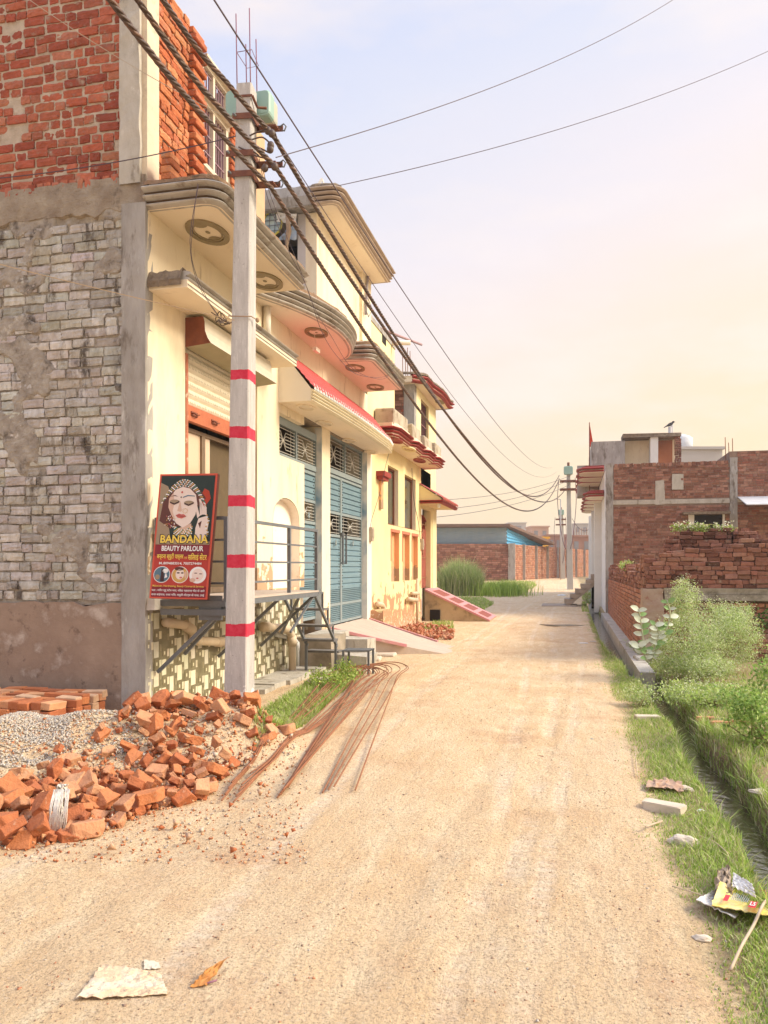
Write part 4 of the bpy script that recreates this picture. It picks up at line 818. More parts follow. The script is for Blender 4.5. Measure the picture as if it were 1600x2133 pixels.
for a,b_ in ns:
    mb=MB(); mb.box(FX-.17,FX-.12,a,b_,nzb,nzt); mb.box(FX-.12,FX-.001,b_-.05,b_-.002,nzb,nzt-.05); mb.build('wall_niche',orn,H3)
    mb=MB(); mb.box(FX-.12,FX+.012,a-.05,b_+.02,nzt-.05,nzt+.02); mb.box(FX-.12,FX+.01,a-.05,a+.0,nzb+.5,nzt-.05); mb.build('niche_surround',pm('salmon niche trim',(.58,.2,.12),(.5,.2,.12),6),H3)
winm=pm('dark green window glass',(.045,.07,.05),(.14,.10,.05),2.5,.12,.05,spec=.8,stain=((.06,.10,.14),4,.55,.1))
for (a,b_,c_,d_) in (w1,w2):
    mb=MB(); mb.box(FX-.17,FX-.13,a,b_,c_,d_); wo=mb.build('window',winm,H3)
    mb=MB(); q=FX-.11
    for x in (a,b_-.05): mb.box(q-.02,q+.01,x,x+.05,c_,d_)
    for z in (c_,d_-.05): mb.box(q-.018,q+.008,a+.05,b_-.05,z,z+.05)
    mb.build('window_frame',brown,wo)
    mb=MB(); mb.box(FX-.125,FX-.003,b_-.004,b_-.001,c_,d_); mb.build('window_reveal',creamw,H3)
# small lamp niche and red ledge
c=W(800,990,X=FX+.1); mb=MB(); mb.box(FX,FX+.2,c.y-.35,c.y+.3,c.z-.05,c.z+.06); mb.box(FX,FX+.15,c.y-.3,c.y+.25,c.z-.12,c.z-.05); mb.build('small_ledge',redp,H3)
mb=MB(); mb.box(FX-.0,FX+.06,c.y-.1,c.y+.12,c.z-.75,c.z-.13); mb.build('wall_pillar',orn,H3)
# upper storey: near yellow part, brick end wall, grey column, window bay
U0,U1=16.25,yx(822,FX); UP=7.0
mb=MB(); mb.box(FX-.2,FX-.0,U0,U1,SZ+.2,6.95); mb.box(-7,FX-.2,U1-.2,U1,SZ+.5,6.9); mb.box(FX-1.2,FX-.2,U0,U0+.15,5.6,6.95); mb.build('upper_wall',yel2,H3)
mb=MB(); c=W(772,662,X=FX); mb.box(FX-.05,FX+.02,U0,U1+.02,6.9,7.0); mb.build('parapet_cap',conc,H3)
mb=MB(); c=W(800,690,X=FX); mb.box(FX-.02,FX+.005,c.y-.2,c.y+.2,c.z-.3,c.z); mb.build('vent_opening',dark,H3)
mb=MB(); c=W(815,714,X=FX); mb.tube([(FX-.1,c.y,c.z),(FX+.45,c.y+.1,c.z)],.06,8); mb.build('roof_spout',creamw,H3)
B0=A1-2.0; B0=yx(864,FX)-.02; BT=6.62
mb=MB(); bricks(mb,(-6.8,B0-.01,SZ+.3),(1,0,0),(0,-1,0),2.3,BT-SZ-.3,DKR+RED[:2],bl=.22,bh=.07,gap=.012,bev=0,skip=lambda x,z:abs(x-2.05)<.13 and abs(z-.95)<.09); mb.build('end_brick_wall',brick,H3)
mb=MB(); mb.box(-8,FX-.1,B0,B0+.15,SZ+.2,BT); mb.build('mortar_bed',mortard,H3)
mb=MB(); mb.box(-4.5,FX+.0,B0-.03,B0+.28,SZ+.2,BT+.02); mb.build('grey_column',conc,H3)
V0,V1=yx(877,FX),yx(893,FX)
mb=MB(); mb.box(FX-.2,FX,B0+.29,V0,SZ-.0,BT); mb.box(FX-.2,FX,V1,A3,SZ-.5,BT); mb.box(FX-.2,FX,V0,V1,min(BT-.2,zx(880,825,FX)),BT); mb.box(FX-.2,FX,V0,V1,SZ-.5,SZ+.55); mb.box(-8,FX-.2,A3-.2,A3,SZ-.5,BT); mb.build('upper_wall',yel2,H3)
mb=MB(); nb=9
for i in range(nb): y=V0+(V1-V0)*i/(nb-1); mb.box(FX-.12,FX-.08,y,y+.03,SZ+.55,min(BT-.2,zx(880,825,FX)))
for z in (SZ+.6,SZ+1.3,SZ+2): mb.box(FX-.08,FX-.06,V0,V1,z,z+.04)
mb.build('barred_window',pm('dark violet bars',(.14,.06,.07),(.2,.1,.1),8),H3)
mb=MB(); mb.box(FX-.7,FX-.6,B0+.3,A3-.3,SZ,BT); mb.build('dark_interior',dark,H3)
# roof slab with a wavy red edge
rp3=[(-4.6,B0-.35),(FX+.0,B0-.35)]+[(FX+.32,B0+.0),(FX+.34,B0+.9),(FX+.40,B0+1.3),(FX+.46,B0+1.8),(FX+.48,B0+2.4),(FX+.46,B0+3.0),(FX+.45,B0+3.35),(FX+.5,B0+3.6),(FX+.45,A3+.1),(FX,A3+.15)]
mb=MB(); mb.prism([(-8,B0-.33)]+rp3[1:]+[(-8,A3+.1)],BT,BT+.16); mb.build('roof_slab',soff,H3)
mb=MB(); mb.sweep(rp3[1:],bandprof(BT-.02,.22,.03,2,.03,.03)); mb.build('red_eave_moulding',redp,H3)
mb=MB(); crumble(mb,dens(rp3),BT+.2,.08); mb.build('mossy_roof_edge',rubm,H3)
c=W(905,838,Z=BT-.25); mb=MB(); mb.disc((FX+.3,B0+2.5,BT-.004),(.14,0,0),(0,.35,0),20); mb.build('ceiling_medallion',ringm,H3)
mb=MB()
for k in range(4): mb.tube([(-4.55+.07*k,B0+.1+.1*(k%2),BT),(-4.56+.07*k,B0+.1,BT+.95+.05*(k%3))],.012,4)
mb.build('starter_bars',rust,H3)
# stepped balcony
by=[16.75,18.1,18.1+.0,19.7,19.7,21.2,21.2,22.45]
bx=[.40,.40,.50,.50,.56,.56,.60,.60]
P=[(FX,16.75),(FX+.42,16.75),(FX+.50,17.0),(FX+.50,18.3),(FX+.36,18.55),(FX+.36,18.7),(FX+.52,18.95),(FX+.52,19.8),(FX+.38,20.05),(FX+.38,20.2),(FX+.55,20.45),(FX+.55,21.3),(FX+.42,21.5),(FX+.42,21.6),(FX+.58,21.8),(FX+.58,22.6),(FX+.45,22.75),(FX,22.8)]
mb=MB(); mb.prism(P,SZ,SZ+.3); mb.build('balcony_soffit',soff,H3)
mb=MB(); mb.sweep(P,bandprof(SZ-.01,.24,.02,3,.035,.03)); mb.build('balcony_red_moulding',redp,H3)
for a,b_,x in ((16.78,18.25,.44),(18.75,19.75,.47),(20.25,21.25,.50),(21.65,22.6,.53)):
    mb=MB(); mb.obox((FX+.02,a,SZ+.25),(x,0,0),(0,b_-a,0),(0,0,.34+rnd(-.03,.05)),bev=.02,j=.015); mb.build('balcony_kerb_block',pm('mossy kerb',(.55,.47,.36),(.4,.33,.24),4,.9,.4,stain=((.2,.14,.09),3,.52,.15)),H3)
for px_,py_,m_ in ((824,917,redp),(852,935,yel2),(874,959,redp)):
    c=W(px_,py_,Z=SZ); ring(H3,(c.x,c.y),.15,.45,SZ,'ceiling_medallion',m_); mb=MB(); mb.disc((c.x,c.y,SZ-.003),(.14,0,0),(0,.42,0),20); mb.build('ceiling_medallion',m_,H3)
# door bay
mb=MB(); mb.box(FX-.2,FX+.0,A2+.1,A3,-.2,SZ); mb.box(FX-.3,FX+.02,A2+.3,A3+.02,-.2,zx(905,1050,FX)); mb.build('door_pier',yel2,H3)
mb=MB(); mb.box(FX-.1,FX-.0,A1,A2+.1,zx(885,1060,FX),SZ); mb.build('door_head_wall',yel2,H3)
dz0,dz1=zx(884,1226,FX),zx(884,1068,FX); D3=thing('metal_door',(FX-.25,(A1+A2)/2,dz0),None,None); D3.parent=H3; D3.location=V(D3['_w'])-V(H3['_w'])
mb=MB(); mb.box(FX-.2,FX-.15,A1,A2+.3,dz0,dz1-.45); mb.build('door_leaf',pm('brick red door',(.36,.10,.07),(.28,.075,.055),5,.5,.05),D3)
mb=MB(); ym=(A1+A2+.3)/2; hw=(A2+.3-A1)/2
for k in range(13): y=A1+2*hw*k/12; zt_=dz1-.45+.38*sqrt(max(0,1-((y-ym)/hw)**2)); mb.bar((FX-.17,y,dz1-.5),(FX-.17,y,zt_+.02),.02)
mb.tube([(FX-.15,ym-hw*cos(R(a)),dz1-.45+.4*sin(R(a))) for a in range(0,181,15)],.02,5); mb.build('arched_grille',redp,D3)
mb=MB()
for z in (.3,.9,1.3,1.9): mb.box(FX-.15,FX-.135,A1+.1,A2+.2,dz0+z,dz0+z+.03)
for k in range(5): mb.tube([(FX-.13,ym+.25*sin(k*1.3),dz0+1.0+.2*k),(FX-.13,ym+.1,dz0+1.15+.2*k)],.015,4)
mb.build('door_ornament',pm('brassy ornament',(.42,.2,.1),None,7,.4,0,metal=.4),D3)
# door awning
mb=MB(); ax0,ax1=yx(878,FX),yx(905,FX)+.4; az=zx(880,1050,FX); at_=zx(880,1012,FX); ao=.62
mb.add([(FX,ax0-.3,at_),(FX,ax1,at_),(FX+ao,ax1+.1,az+.12),(FX+ao,ax0-.3,az+.12),(FX,ax0-.3,az),(FX,ax1,az),(FX+ao,ax1+.1,az),(FX+ao,ax0-.3,az)],[(4,5,6,7),(3,2,6,7),(0,3,7,4),(1,2,6,5)],0); mb.build('awning_body',yel2,H3)
mb=MB(); rows=[]
for i in range(41):
    y=ax0-.34+(ax1+.14-ax0+.34)*i/40; c_=abs(sin(i*pi/5))*.03; rows.append([(FX,y,at_+.02+c_),(FX+ao*.5,y,(at_+az+.14)/2+.02+c_),(FX+ao+.06,y,az+.13+c_),(FX+ao+.06,y,az+.09)])
mb.add([q for r in rows for q in r],[[i*4+j,(i+1)*4+j,(i+1)*4+j+1,i*4+j+1] for i in range(40) for j in range(3)]); mb.build('awning_tiles',pm('red awning tiles',(.40,.07,.045),(.32,.05,.035),8,.5,.2),H3)
mb=MB(); mb.sweep([(FX+.02,ax0-.31),(FX+ao,ax0-.31),(FX+ao,ax1+.1)],bandprof(az-.02,.1,.03,2,.02,.02)); mb.build('awning_moulding',redp,H3)
c=W(914,1047,X=FX+.5); mb=MB(); mb.tube([(c.x,c.y,c.z+.1),(c.x,c.y,c.z)],.03,8); mb.tube([(c.x,c.y,c.z),(c.x,c.y,c.z-.05),(c.x,c.y,c.z-.12),(c.x,c.y,c.z-.16)],[.03,.05,.05,.01],10); mb.build('light_bulb',wht,H3)
# electric boxes, pipes at the foot
for px_,py_ in ((771,1112),(877,1133)):
    c=W(px_,py_,X=FX); mb=MB(); mb.box(FX,FX+.07,c.y-.09,c.y+.09,c.z-.16,c.z+.14); mb.box(FX+.07,FX+.085,c.y-.06,c.y+.06,c.z-.08,c.z+.1); mb.build('meter_box',pm('dusty cream box',(.5,.42,.33),(.4,.3,.22),9),H3)
def wpipe(P,r,m=pipem,n='pipe'): mb=MB(); mb.tube(P,r,10); return mb.build(n,m,H3)
x=FX+.09; mb=MB(); c=W(786,1290,X=FX+.1); mb.box(FX,FX+.28,c.y-.2,c.y+.5,-.1,zx(786,1268,FX)); mb.build('drain_housing',yel,H3)
wpipe([W(786,1258,X=x),W(796,1260,X=x),W(800,1268,X=x),W(801,1308,X=x)],.06)
wpipe([W(850,1248,X=x),W(868,1250,X=x)],.06); wpipe([W(858,1236,X=x),W(872,1236,X=x)],.05); wpipe([W(869,1205,X=x),W(869,1300,X=x)],.035)
# door ramp with sunken panels
R3=thing('door_ramp',(-3.4,24,0),'sloping cement ramp with pink panelled top below the red metal door','ramp')
q0,q1=A2-.9,A3+.1; zx0=zx(884,1228,FX); xe=-2.3
mb=MB(); mb.add([(FX,q0,-.1),(xe,q0+.1,-.1),(xe,q0+.1,.03),(FX,q0,zx0),(FX,q1,-.1),(xe,q1,-.1),(xe,q1,.03),(FX,q1,zx0)],[(0,1,2,3),(4,7,6,5),(3,2,6,7),(0,3,7,4),(1,5,6,2)]); mb.build('ramp_body',pm('stained yellow plaster',(.55,.42,.26),(.42,.3,.18),2,.9,.3,stain=((.13,.1,.06),2.2,.52,.15)),R3)
def rp3d(u_,v_,h=.02): x=FX+(xe-FX)*u_; y=q0+.1*u_+(q1-q0-.1*u_)*v_; return V((x,y,zx0+(.03-zx0)*u_+h))
mb=MB()
for u0,u1 in ((0,.07),(.27,.33),(.50,.56),(.73,.79),(.95,1)): 
    a,b_,c_,d_=rp3d(u0,.18),rp3d(u1,.18),rp3d(u1,.82),rp3d(u0,.82); dn=V((0,0,.05)); mb.add([a,b_,c_,d_,a-dn,b_-dn,c_-dn,d_-dn],[(0,1,2,3),(0,4,5,1),(2,6,7,3),(0,3,7,4),(1,5,6,2)])
for v0,v1 in ((-.02,.18),(.82,1.02)):
    a,b_,c_,d_=rp3d(0,v0),rp3d(1,v0),rp3d(1,v1),rp3d(0,v1); dn=V((0,0,.06)); mb.add([a,b_,c_,d_,a-dn,b_-dn,c_-dn,d_-dn],[(0,1,2,3),(0,4,5,1),(2,6,7,3),(0,3,7,4),(1,5,6,2)])
mb.build('pink_ribs',pink,R3)
mb=MB()
for u0,u1 in ((.07,.27),(.33,.50),(.56,.73),(.79,.95)): mb.add([rp3d(u0,.18,.004),rp3d(u1,.18,.004),rp3d(u1,.82,.004),rp3d(u0,.82,.004)],[(0,1,2,3)])
mb.build('red_panels',pm('dark red cement panel',(.32,.09,.07),(.25,.08,.06),7),R3)
c=W(908,1293,Y=q0+.03); mb=MB(); mb.box(c.x-.17,c.x+.13,q0-.02,q0+.04,0,.33); mb.build('drain_opening',dark,R3)
# antenna pole between the houses
mb=MB(); mb.tube([W(775,678,X=FX-.3),W(878,718,X=FX+.1)],.035,6); mb.build('roof_pipe',pm('pinkish pipe',(.4,.25,.26)),H3)
# ---------------- right side: brick building, walls ----------------
RXW=1.2; RY=27.6
H4=thing('brick_building',(5.5,32,0),'two storey bare red brick building beyond the boundary wall on the right','building')
x0=W(1262,1000,Y=RY).x; xE=12.0; zt=zx(1262,967,x0+.0001) if 0 else W(1262,967,Y=RY).z
zb1=W(1262,1047,Y=RY).z
wx0,wx1=W(1437,1080,Y=RY).x,W(1508,1080,Y=RY).x; wz0,wz1=W(1470,1100,Y=RY).z,W(1470,1073,Y=RY).z
cx0,cx1=W(1520,1000,Y=RY).x,W(1536,1000,Y=RY).x
mb=MB(); mb.box(x0+.02,cx0,RY,RY+12,-.2,zt-.05); mb.box(cx0,xE,RY,RY+12,-.2,zt+.3); 
mb.build('wall_core',pm('greyish joint',(.30,.21,.16),(.2,.13,.1),6,.95,.6),H4)
def wskip(x,z): return (wx0-x0-.05<x<wx1-x0+.05 and wz0-.05<z<wz1+.05) or (cx0-x0-.05<x<cx1-x0+.0) or abs(z-zb1)<.12 or (W(1310,985,Y=RY).x<0)
mb=MB(); bricks(mb,(x0+.25,RY-.012,0),(1,0,0),(0,-1,0),cx0-x0-.25,zt-.1,DKR,bl=.225,bh=.07,gap=.012,bev=0,jit=.004,hf=.3,skip=lambda x,z:wskip(x+.25,z) or z<1.3,pop=.01)
bricks(mb,(x0+.25,RY-.02,zt-.12),(1,0,0),(0,-1,0),cx0-x0-.3,.2,DKR,bl=.11,bh=.12,gap=.012,bev=0,jit=.012,hf=0)
bricks(mb,(cx1,RY-.012,0),(1,0,0),(0,-1,0),xE-cx1,zt+.28,DKR+[(.34,.13,.09)],bl=.225,bh=.07,gap=.012,bev=0,jit=.004,skip=lambda x,z:z<1.3 or abs(z-zb1)<.12,pop=.01)
mb.build('brick_face',brick,H4)
rough_col('corner_column',x0,x0+.24,RY-.03,RY+.3,-.2,zt+.02,conc,.01,H4); rough_col('middle_column',cx0,cx1,RY-.04,RY+.2,-.2,zt+.1,conc,.01,H4)
mb=MB(); mb.box(x0+.24,cx0,RY-.03,RY,zb1-.08,zb1+.06,0,(1,1,1),.01); mb.box(cx1,xE,RY-.03,RY,zb1-.06,zb1+.04); mb.build('concrete_band',concl,H4)
for px_,py_,sx_,sz_ in ((1412,1000,.18,.32),(1375,1020,.14,.5)):
    c=W(px_,py_,Y=RY); mb=MB(); mb.box(c.x-sx_,c.x+sx_,RY-.03,RY,c.z-sz_,c.z+sz_*.6,0,(1,1,1),.02); mb.build('mortar_patch',concl,H4)
mb=MB(); mb.box(wx0,wx1,RY-.02,RY+.0,wz0,wz1); mb.build('window_opening',dark,H4)
mb=MB(); mb.box(wx0-.25,wx1+.15,RY-.35,RY,wz1+.02,wz1+.1); mb.build('window_hood',rubm,H4)
mb=MB(); mb.box(wx0-.05,wx0+.13,RY-.05,RY+.0,wz0,wz1+.02); mb.build('window_jamb',wht,H4); mb=MB(); mb.box(wx1-.05,wx1+.02,RY-.05,RY+.0,wz0,wz1+.02); mb.build('window_jamb',wht,H4)
mb=MB()
for px_,h in ((1512,911),(1519,922),(1527,913)): c=W(px_,950,Y=RY+.2); mb.tube([(c.x,c.y,zt),(c.x-.02,c.y,W(px_,h,Y=RY+.2).z)],.015,4)
mb.build('starter_bars',rust,H4)
c=W(1552,1040,Y=RY-1.2); mb=MB(); a=W(1548,1036,Y=RY-.9); b_=W(1640,1046,Y=RY-.9)
mb.add([(a.x,RY-1.4,a.z-.25),(a.x+3,RY-1.4,a.z-.25),(a.x+3,RY,a.z+.1),(a.x,RY,a.z+.1),(a.x,RY-1.4,a.z-.28),(a.x+3,RY-1.4,a.z-.28),(a.x+3,RY,a.z+.07),(a.x,RY,a.z+.07)],[(0,1,2,3),(4,7,6,5),(0,4,5,1)]); mb.build('metal_awning',pm('white metal sheet',(.7,.7,.7),(.6,.6,.6),4,.4,.1),H4)
# street side: white shopfront with red stepped balconies
mb=MB(); mb.box(x0+.02,x0+.2,RY+.3,46,-.2,zt-.1); mb.build('street_wall',wht,H4)
for px_ in (1252,1244,1237):
    y=W(px_,1100,X=x0).y; mb=MB(); mb.box(x0-.25,x0+.02,y,y+.5,-.2,4.2); mb.build('white_pillar',wht,H4)
for y,z in ((37.5,4.22),(37.5,2.72)): pass
def stepbalc(z,y0_,n_,out,par):
    for k in range(n_):
        y=y0_+k*1.9; P=[(x0,y),(x0-out*.8,y+.1),(x0-out,y+.45),(x0-out,y+1.1),(x0-out*.75,y+1.5),(x0,y+1.55)]; P=P[::-1]
        mb=MB(); mb.prism([(a,b_) for a,b_ in P],z,z+.1); mb.build('balcony_soffit',soff,par)
        mb=MB(); PP=[(a,b_) for a,b_ in P]; mb.sweep(PP,bandprof(z,.20,.03,2,.03,.05)); mb.build('balcony_red_moulding',redp,par)
        mb=MB(); mb.prism([(a*1+ (x0-a)*.1,b_) for a,b_ in P],z+.1,z+.24); mb.build('balcony_kerb',redp,par)
stepbalc(W(1246,1008,X=x0).z-.2,RY+1.6,5,.85,H4); stepbalc(W(1243,1062,X=x0).z-.1,RY+1.6,5,.62,H4)
# rooms on its roof
RF=thing('roof_structure',(4,36,5),None,None); RF.parent=H4; RF.location=V(RF['_w'])-V(H4['_w'])
YR=33.0
X=lambda px_,py_=950: W(px_,py_,Y=YR).x
Z=lambda px_,py_: W(px_,py_,Y=YR).z
mb=MB(); mb.box(X(1232),X(1302),YR,YR+5,5,Z(1240,920)); mb.build('stair_room',conc,RF)
mb=MB(); mb.box(X(1300),X(1420),YR+.7,YR+5,5,Z(1350,908)); mb.build('room_back_wall',cream,RF)
mb=MB(); mb.box(X(1300),X(1357),YR+.66,YR+.69,4.9,Z(1350,912)); mb.build('cream_room_wall',cream,RF)
mb=MB(); mb.box(X(1372),X(1405),YR+.66,YR+.69,4.9,Z(1390,912)); mb.build('brown_room_wall',pm('terracotta paint',(.42,.17,.09),(.36,.14,.08),3),RF)
mb=MB(); mb.box(X(1355),X(1371),YR-.02,YR+.7,4.9,Z(1360,908)); mb.build('white_pillar',wht,RF)
mb=MB(); mb.box(X(1297),X(1419),YR-.1,YR+.8,Z(1350,911),Z(1350,904),0,(1,1,1),.03); mb.build('roof_slab',rubm,RF)
mb=MB(); bricks(mb,(X(1405),YR-.05,4.9),(1,0,0),(0,-1,0),X(1419)-X(1405),Z(1410,904)-4.9,DKR,bev=0,bl=.2); mb.build('brick_pier',brick,RF)
mb=MB(); mb.box(X(1203),X(1232),YR+1.5,YR+3,4.6,Z(1215,960)); mb.build('side_block',concl,RF)
# bird, flag, tank
def flatflag():
    c=W(1228,915,Y=34); mb=MB(); mb.tube([(c.x,34,4.5),(c.x,34,c.z+.7)],.02,5); mb.build('flag_pole',brown,F_)
    mb=MB(); n=6; vs=[(c.x-.0,34,c.z+.7),(c.x-.02,34,c.z-.3),(c.x+.18,34.05,c.z-.35),(c.x+.1,33.95,c.z+.1)]; mb.add(vs+[(a,b_+.01,q) for a,b_,q in vs],[(0,1,2,3),(7,6,5,4)]); mb.build('flag_cloth',pm('red flag',(.6,.06,.03)),F_)
F_=thing('flag',(W(1228,915,Y=34).x,34,4.5),'small red flag on a thin pole on the roof edge at right','flag'); flatflag()
# far pale buildings behind it
FARM=pm('pale grey wall',(.46,.43,.42),(.40,.37,.36),.3,.9,0)
def far(name,px0,px1,py0,D,label,m,cat='building',extra=None,zb=-.5,depth=6,wins=0):
    a,b_=W(px0,py0,D=D),W(px1,py0,D=D); t_=thing(name,((a.x+b_.x)/2,a.y,0),label,cat); mb=MB()
    mb.obox((a.x,a.y,zb),(b_.x-a.x,b_.y-a.y,0),(-depth*sin(TH),depth*cos(TH),0),(0,0,a.z-zb)); mb.build('wall',m,t_)
    d=(b_-a); u_=d.normalized(); nn=V((sin(TH),-cos(TH),0)); hh=a.z
    for k in range(wins):
        c=a+d*((k+.5)/wins); w_=d.length/wins*.22; mb=MB(); mb.obox((c.x-u_.x*w_+nn.x*.05,c.y-u_.y*w_+nn.y*.05,a.z-1.9),u_*2*w_,nn*.03,(0,0,1.2)); mb.build('window',pm('grey window',(.25,.24,.26)),t_)
    mb=MB(); mb.obox((a.x-.2+nn.x*.2,a.y+nn.y*.2,a.z),(b_.x-a.x+.4,b_.y-a.y,0),(-.4*sin(TH)+(-depth*sin(TH)),depth*cos(TH),0),(0,0,.25)); mb.build('roof_parapet',m,t_)
    if extra: extra(t_,a,b_)
    return t_
def tank(t_,a,b_,f=.3,r=1.0,h=2.2):
    c=a+(b_-a)*f; mb=MB(); mb.tube([(c.x,c.y+2,a.z),(c.x,c.y+2,a.z+h*.8),(c.x,c.y+2,a.z+h*.9),(c.x,c.y+2,a.z+h)],[r,r,r*.75,r*.3],14); mb.build('water_tank',pm('white tank',(.66,.68,.72)),t_)
    mb=MB(); mb.tube([(c.x-.9,c.y+2,a.z),(c.x-.9,c.y+2,a.z+h*1.7)],.12,6); mb.build('vent_pipe',FARM,t_)
far('pale_building',1400,1505,936,75,'pale grey building with white water tank behind the brick building roof',FARM,extra=lambda t_,a,b_:tank(t_,a,b_,.25,1.0,1.7),wins=0)
c=W(1396,905,D=45); bd=thing('bird',(c.x,c.y,c.z),'small dark bird perched on a thin pipe above the roof rooms','bird'); 
p1=W(1396,884,D=45)
def ell(mb,c,rx,ry,rz,n=10,m=0,rot=0):
    vs=[]; 
    for i in range(n+1):
        for j in range(n): a,b_=pi*i/n,2*pi*j/n; q=V((rx*sin(a)*cos(b_),ry*sin(a)*sin(b_),rz*cos(a))); q=V((q.x*cos(rot)-q.z*sin(rot),q.y,q.x*sin(rot)+q.z*cos(rot))); vs.append(V(c)+q)
    mb.add(vs,[[i*n+j,i*n+(j+1)%n,(i+1)*n+(j+1)%n,(i+1)*n+j] for i in range(n) for j in range(n)],m,(1,1,1),True)
mb=MB(); ell(mb,(p1.x,p1.y,p1.z),.20,.08,.09,rot=.5); ell(mb,(p1.x+.17,p1.y,p1.z+.13),.07,.06,.06); mb.tube([(p1.x-.12,p1.y,p1.z-.05),(p1.x-.34,p1.y,p1.z-.18)],[.05,.02],5); mb.tube([(p1.x+.22,p1.y,p1.z+.13),(p1.x+.29,p1.y,p1.z+.12)],[.02,.004],5); mb.tube([(p1.x,p1.y,p1.z-.05),(p1.x,p1.y,p1.z-.16)],.012,4); mb.build('body',pm('dark feathers',(.06,.06,.07)),bd)
mb=MB(); mb.tube([(p1.x,p1.y,4.9),(p1.x,p1.y,p1.z-.15)],.1,8); mb.build('roof_vent_pipe',FARM,None,'pale pipe rising from the roof below the perched bird','pipe')
# ---------- boundary wall along the drain, and its front ----------
BY=14.25; BW=thing('boundary_wall',(2.5,BY+4,0),'low plastered brick boundary wall along the drain, loose bricks laid on top','wall')
zt=1.2; 
mb=MB(); mb.box(RXW+.02,RXW+.22,BY+.3,RY-.04,-.3,zt); mb.box(RXW+.3,9,BY+.02,BY+.2,-.3,zt); mb.build('wall_core',mortard,BW)
mb=MB(); OR2=[(.46,.21,.13),(.52,.25,.16),(.40,.17,.10),(.50,.27,.19)]
bricks(mb,(RXW,RY-.05,0.02),(0,-1,0),(-1,0,0),RY-.05-BY-.32,zt,OR2,bl=.22,bh=.07,gap=.014,bev=.005,jit=.003)
bricks(mb,(RXW+.34,BY,-.0),(1,0,0),(0,-1,0),7.5,1.02,DKR+OR2[:1],bl=.22,bh=.07,gap=.013,bev=.005,jit=.004)
mb.build('brickwork',brick,BW)
rough_col('corner_pillar',RXW-.015,RXW+.34,BY-.03,BY+.31,-.3,zt+.02,pm('patchy plaster pillar',(.46,.38,.30),(.36,.24,.18),4,.9,.6,25,.012,stain=((.30,.12,.08),5,.58,.1)),.02,BW)
mb=MB(); mb.box(RXW+.34,9,BY-.05,BY+.2,1.02,1.13,0,(1,1,1),.01); mb.box(RXW+.34,4.2,BY-.02,BY+.2,1.132,1.23,0,(1,1,1),.01); mb.build('concrete_coping',pm('stained coping',(.40,.36,.29),(.28,.24,.18),5,.9,.6,stain=((.12,.10,.06),4,.5,.2)),BW)
mb=MB(); mb.box(RXW-.22,RXW+.0,12.2,RY,-.3,.045,0,(1,1,1),.0); mb.build('drain_ledge',concl,BW)
# dry laid bricks on top
mb=MB()
def topz(x):                        # height of the dry laid bricks along the front
    pts_=[(0,.30),(.35,.62),(1.2,.66),(1.6,.80),(2.5,.72),(2.75,.50),(3.2,.44),(8,.42)]
    for (a,h0),(b_,h1) in zip(pts_,pts_[1:]):
        if x<b_: return h0+(h1-h0)*(x-a)/(b_-a)
    return .4
bricks(mb,(RXW+.05,BY+.0,zt+.03),(1,0,0),(0,-1,0),7.6,1.0,DKR+[(.13,.06,.04),(.36,.16,.11)],bl=.21,bh=.07,gap=.006,bev=.008,jit=.008,dep=.2,skip=lambda x,z:z>topz(x)+rnd(-.03,.03),pop=.02)
bricks(mb,(RXW+.02,RY-.3,zt+.0),(0,-1,0),(-1,0,0),RY-.3-BY-.1,.62,DKR+[(.36,.18,.12)],bl=.22,bh=.07,gap=.006,bev=.006,jit=.008,dep=.2,skip=lambda x,z:z>.34+.1*sin(x*1.7)+(.2 if x>12.2 else 0)+rnd(-.03,.03),pop=.02)
mb.build('loose_top_courses',brick,BW)
# the stacks of old bricks behind it
def stk(label,xa,xb,ya_,nrow,fn,tilt=0):
    mb=MB(); vs=[]
    bricks(mb,(xa,ya_,0),(1,0,0),(0,-1,0),xb-xa,nrow*.076,DKR+[(.14,.055,.035)],bl=.21,bh=.07,gap=.006,bev=.008,jit=.01,dep=.22,skip=lambda x,z:z>fn(x)+rnd(-.05,.05) or z<.9,pop=.025)
    bricks(mb,(xa+.06,ya_+.24,0),(1,0,0),(0,-1,0),xb-xa,nrow*.076,DKR,bl=.21,bh=.07,gap=.006,bev=0,jit=.01,dep=.22,skip=lambda x,z:z>fn(x)+.05+rnd(-.05,.05) or z<.9,pop=.03)
    if tilt: mb.v=[(x+(z)*tilt,y,z) for x,y,z in mb.v]
    return mb.build('brick_stack',brick,None,label,'brick stack',kind='stuff',group=None)
YS=16.2
stk('leaning broken end of the old brick stack, left of its tall middle',W(1362,1100,Y=YS).x,W(1392,1100,Y=YS).x,YS,36,lambda x:2.15-.1*x,.10)
stk('tall dark brick stack right of the leaning end and below the building window',W(1398,1100,Y=YS).x,W(1527,1100,Y=YS).x,YS+.1,36,lambda x:2.05+.28*min(1,x/.45)-(.04 if x>.9 else 0))
stk('dark brick stack furthest right with sloping stepped end',W(1529,1100,Y=YS).x,W(1605,1100,Y=YS).x,YS,36,lambda x:2.27-max(0,x-.25)*.55)
mb=MB(); bricks(mb,(W(1388,1150,Y=YS-.5).x,YS-.45,1.2),(1,0,.05),(0,-1,0),.95,.72,DKR,bl=.22,bh=.07,gap=.006,bev=.008,jit=.012,dep=.22,skip=lambda x,z:z>.72-.35*x+.02,pop=.03); mb.build('brick_stack',brick,None,'small stepped brick pile in front of the tall dark stack','brick stack',kind='stuff')
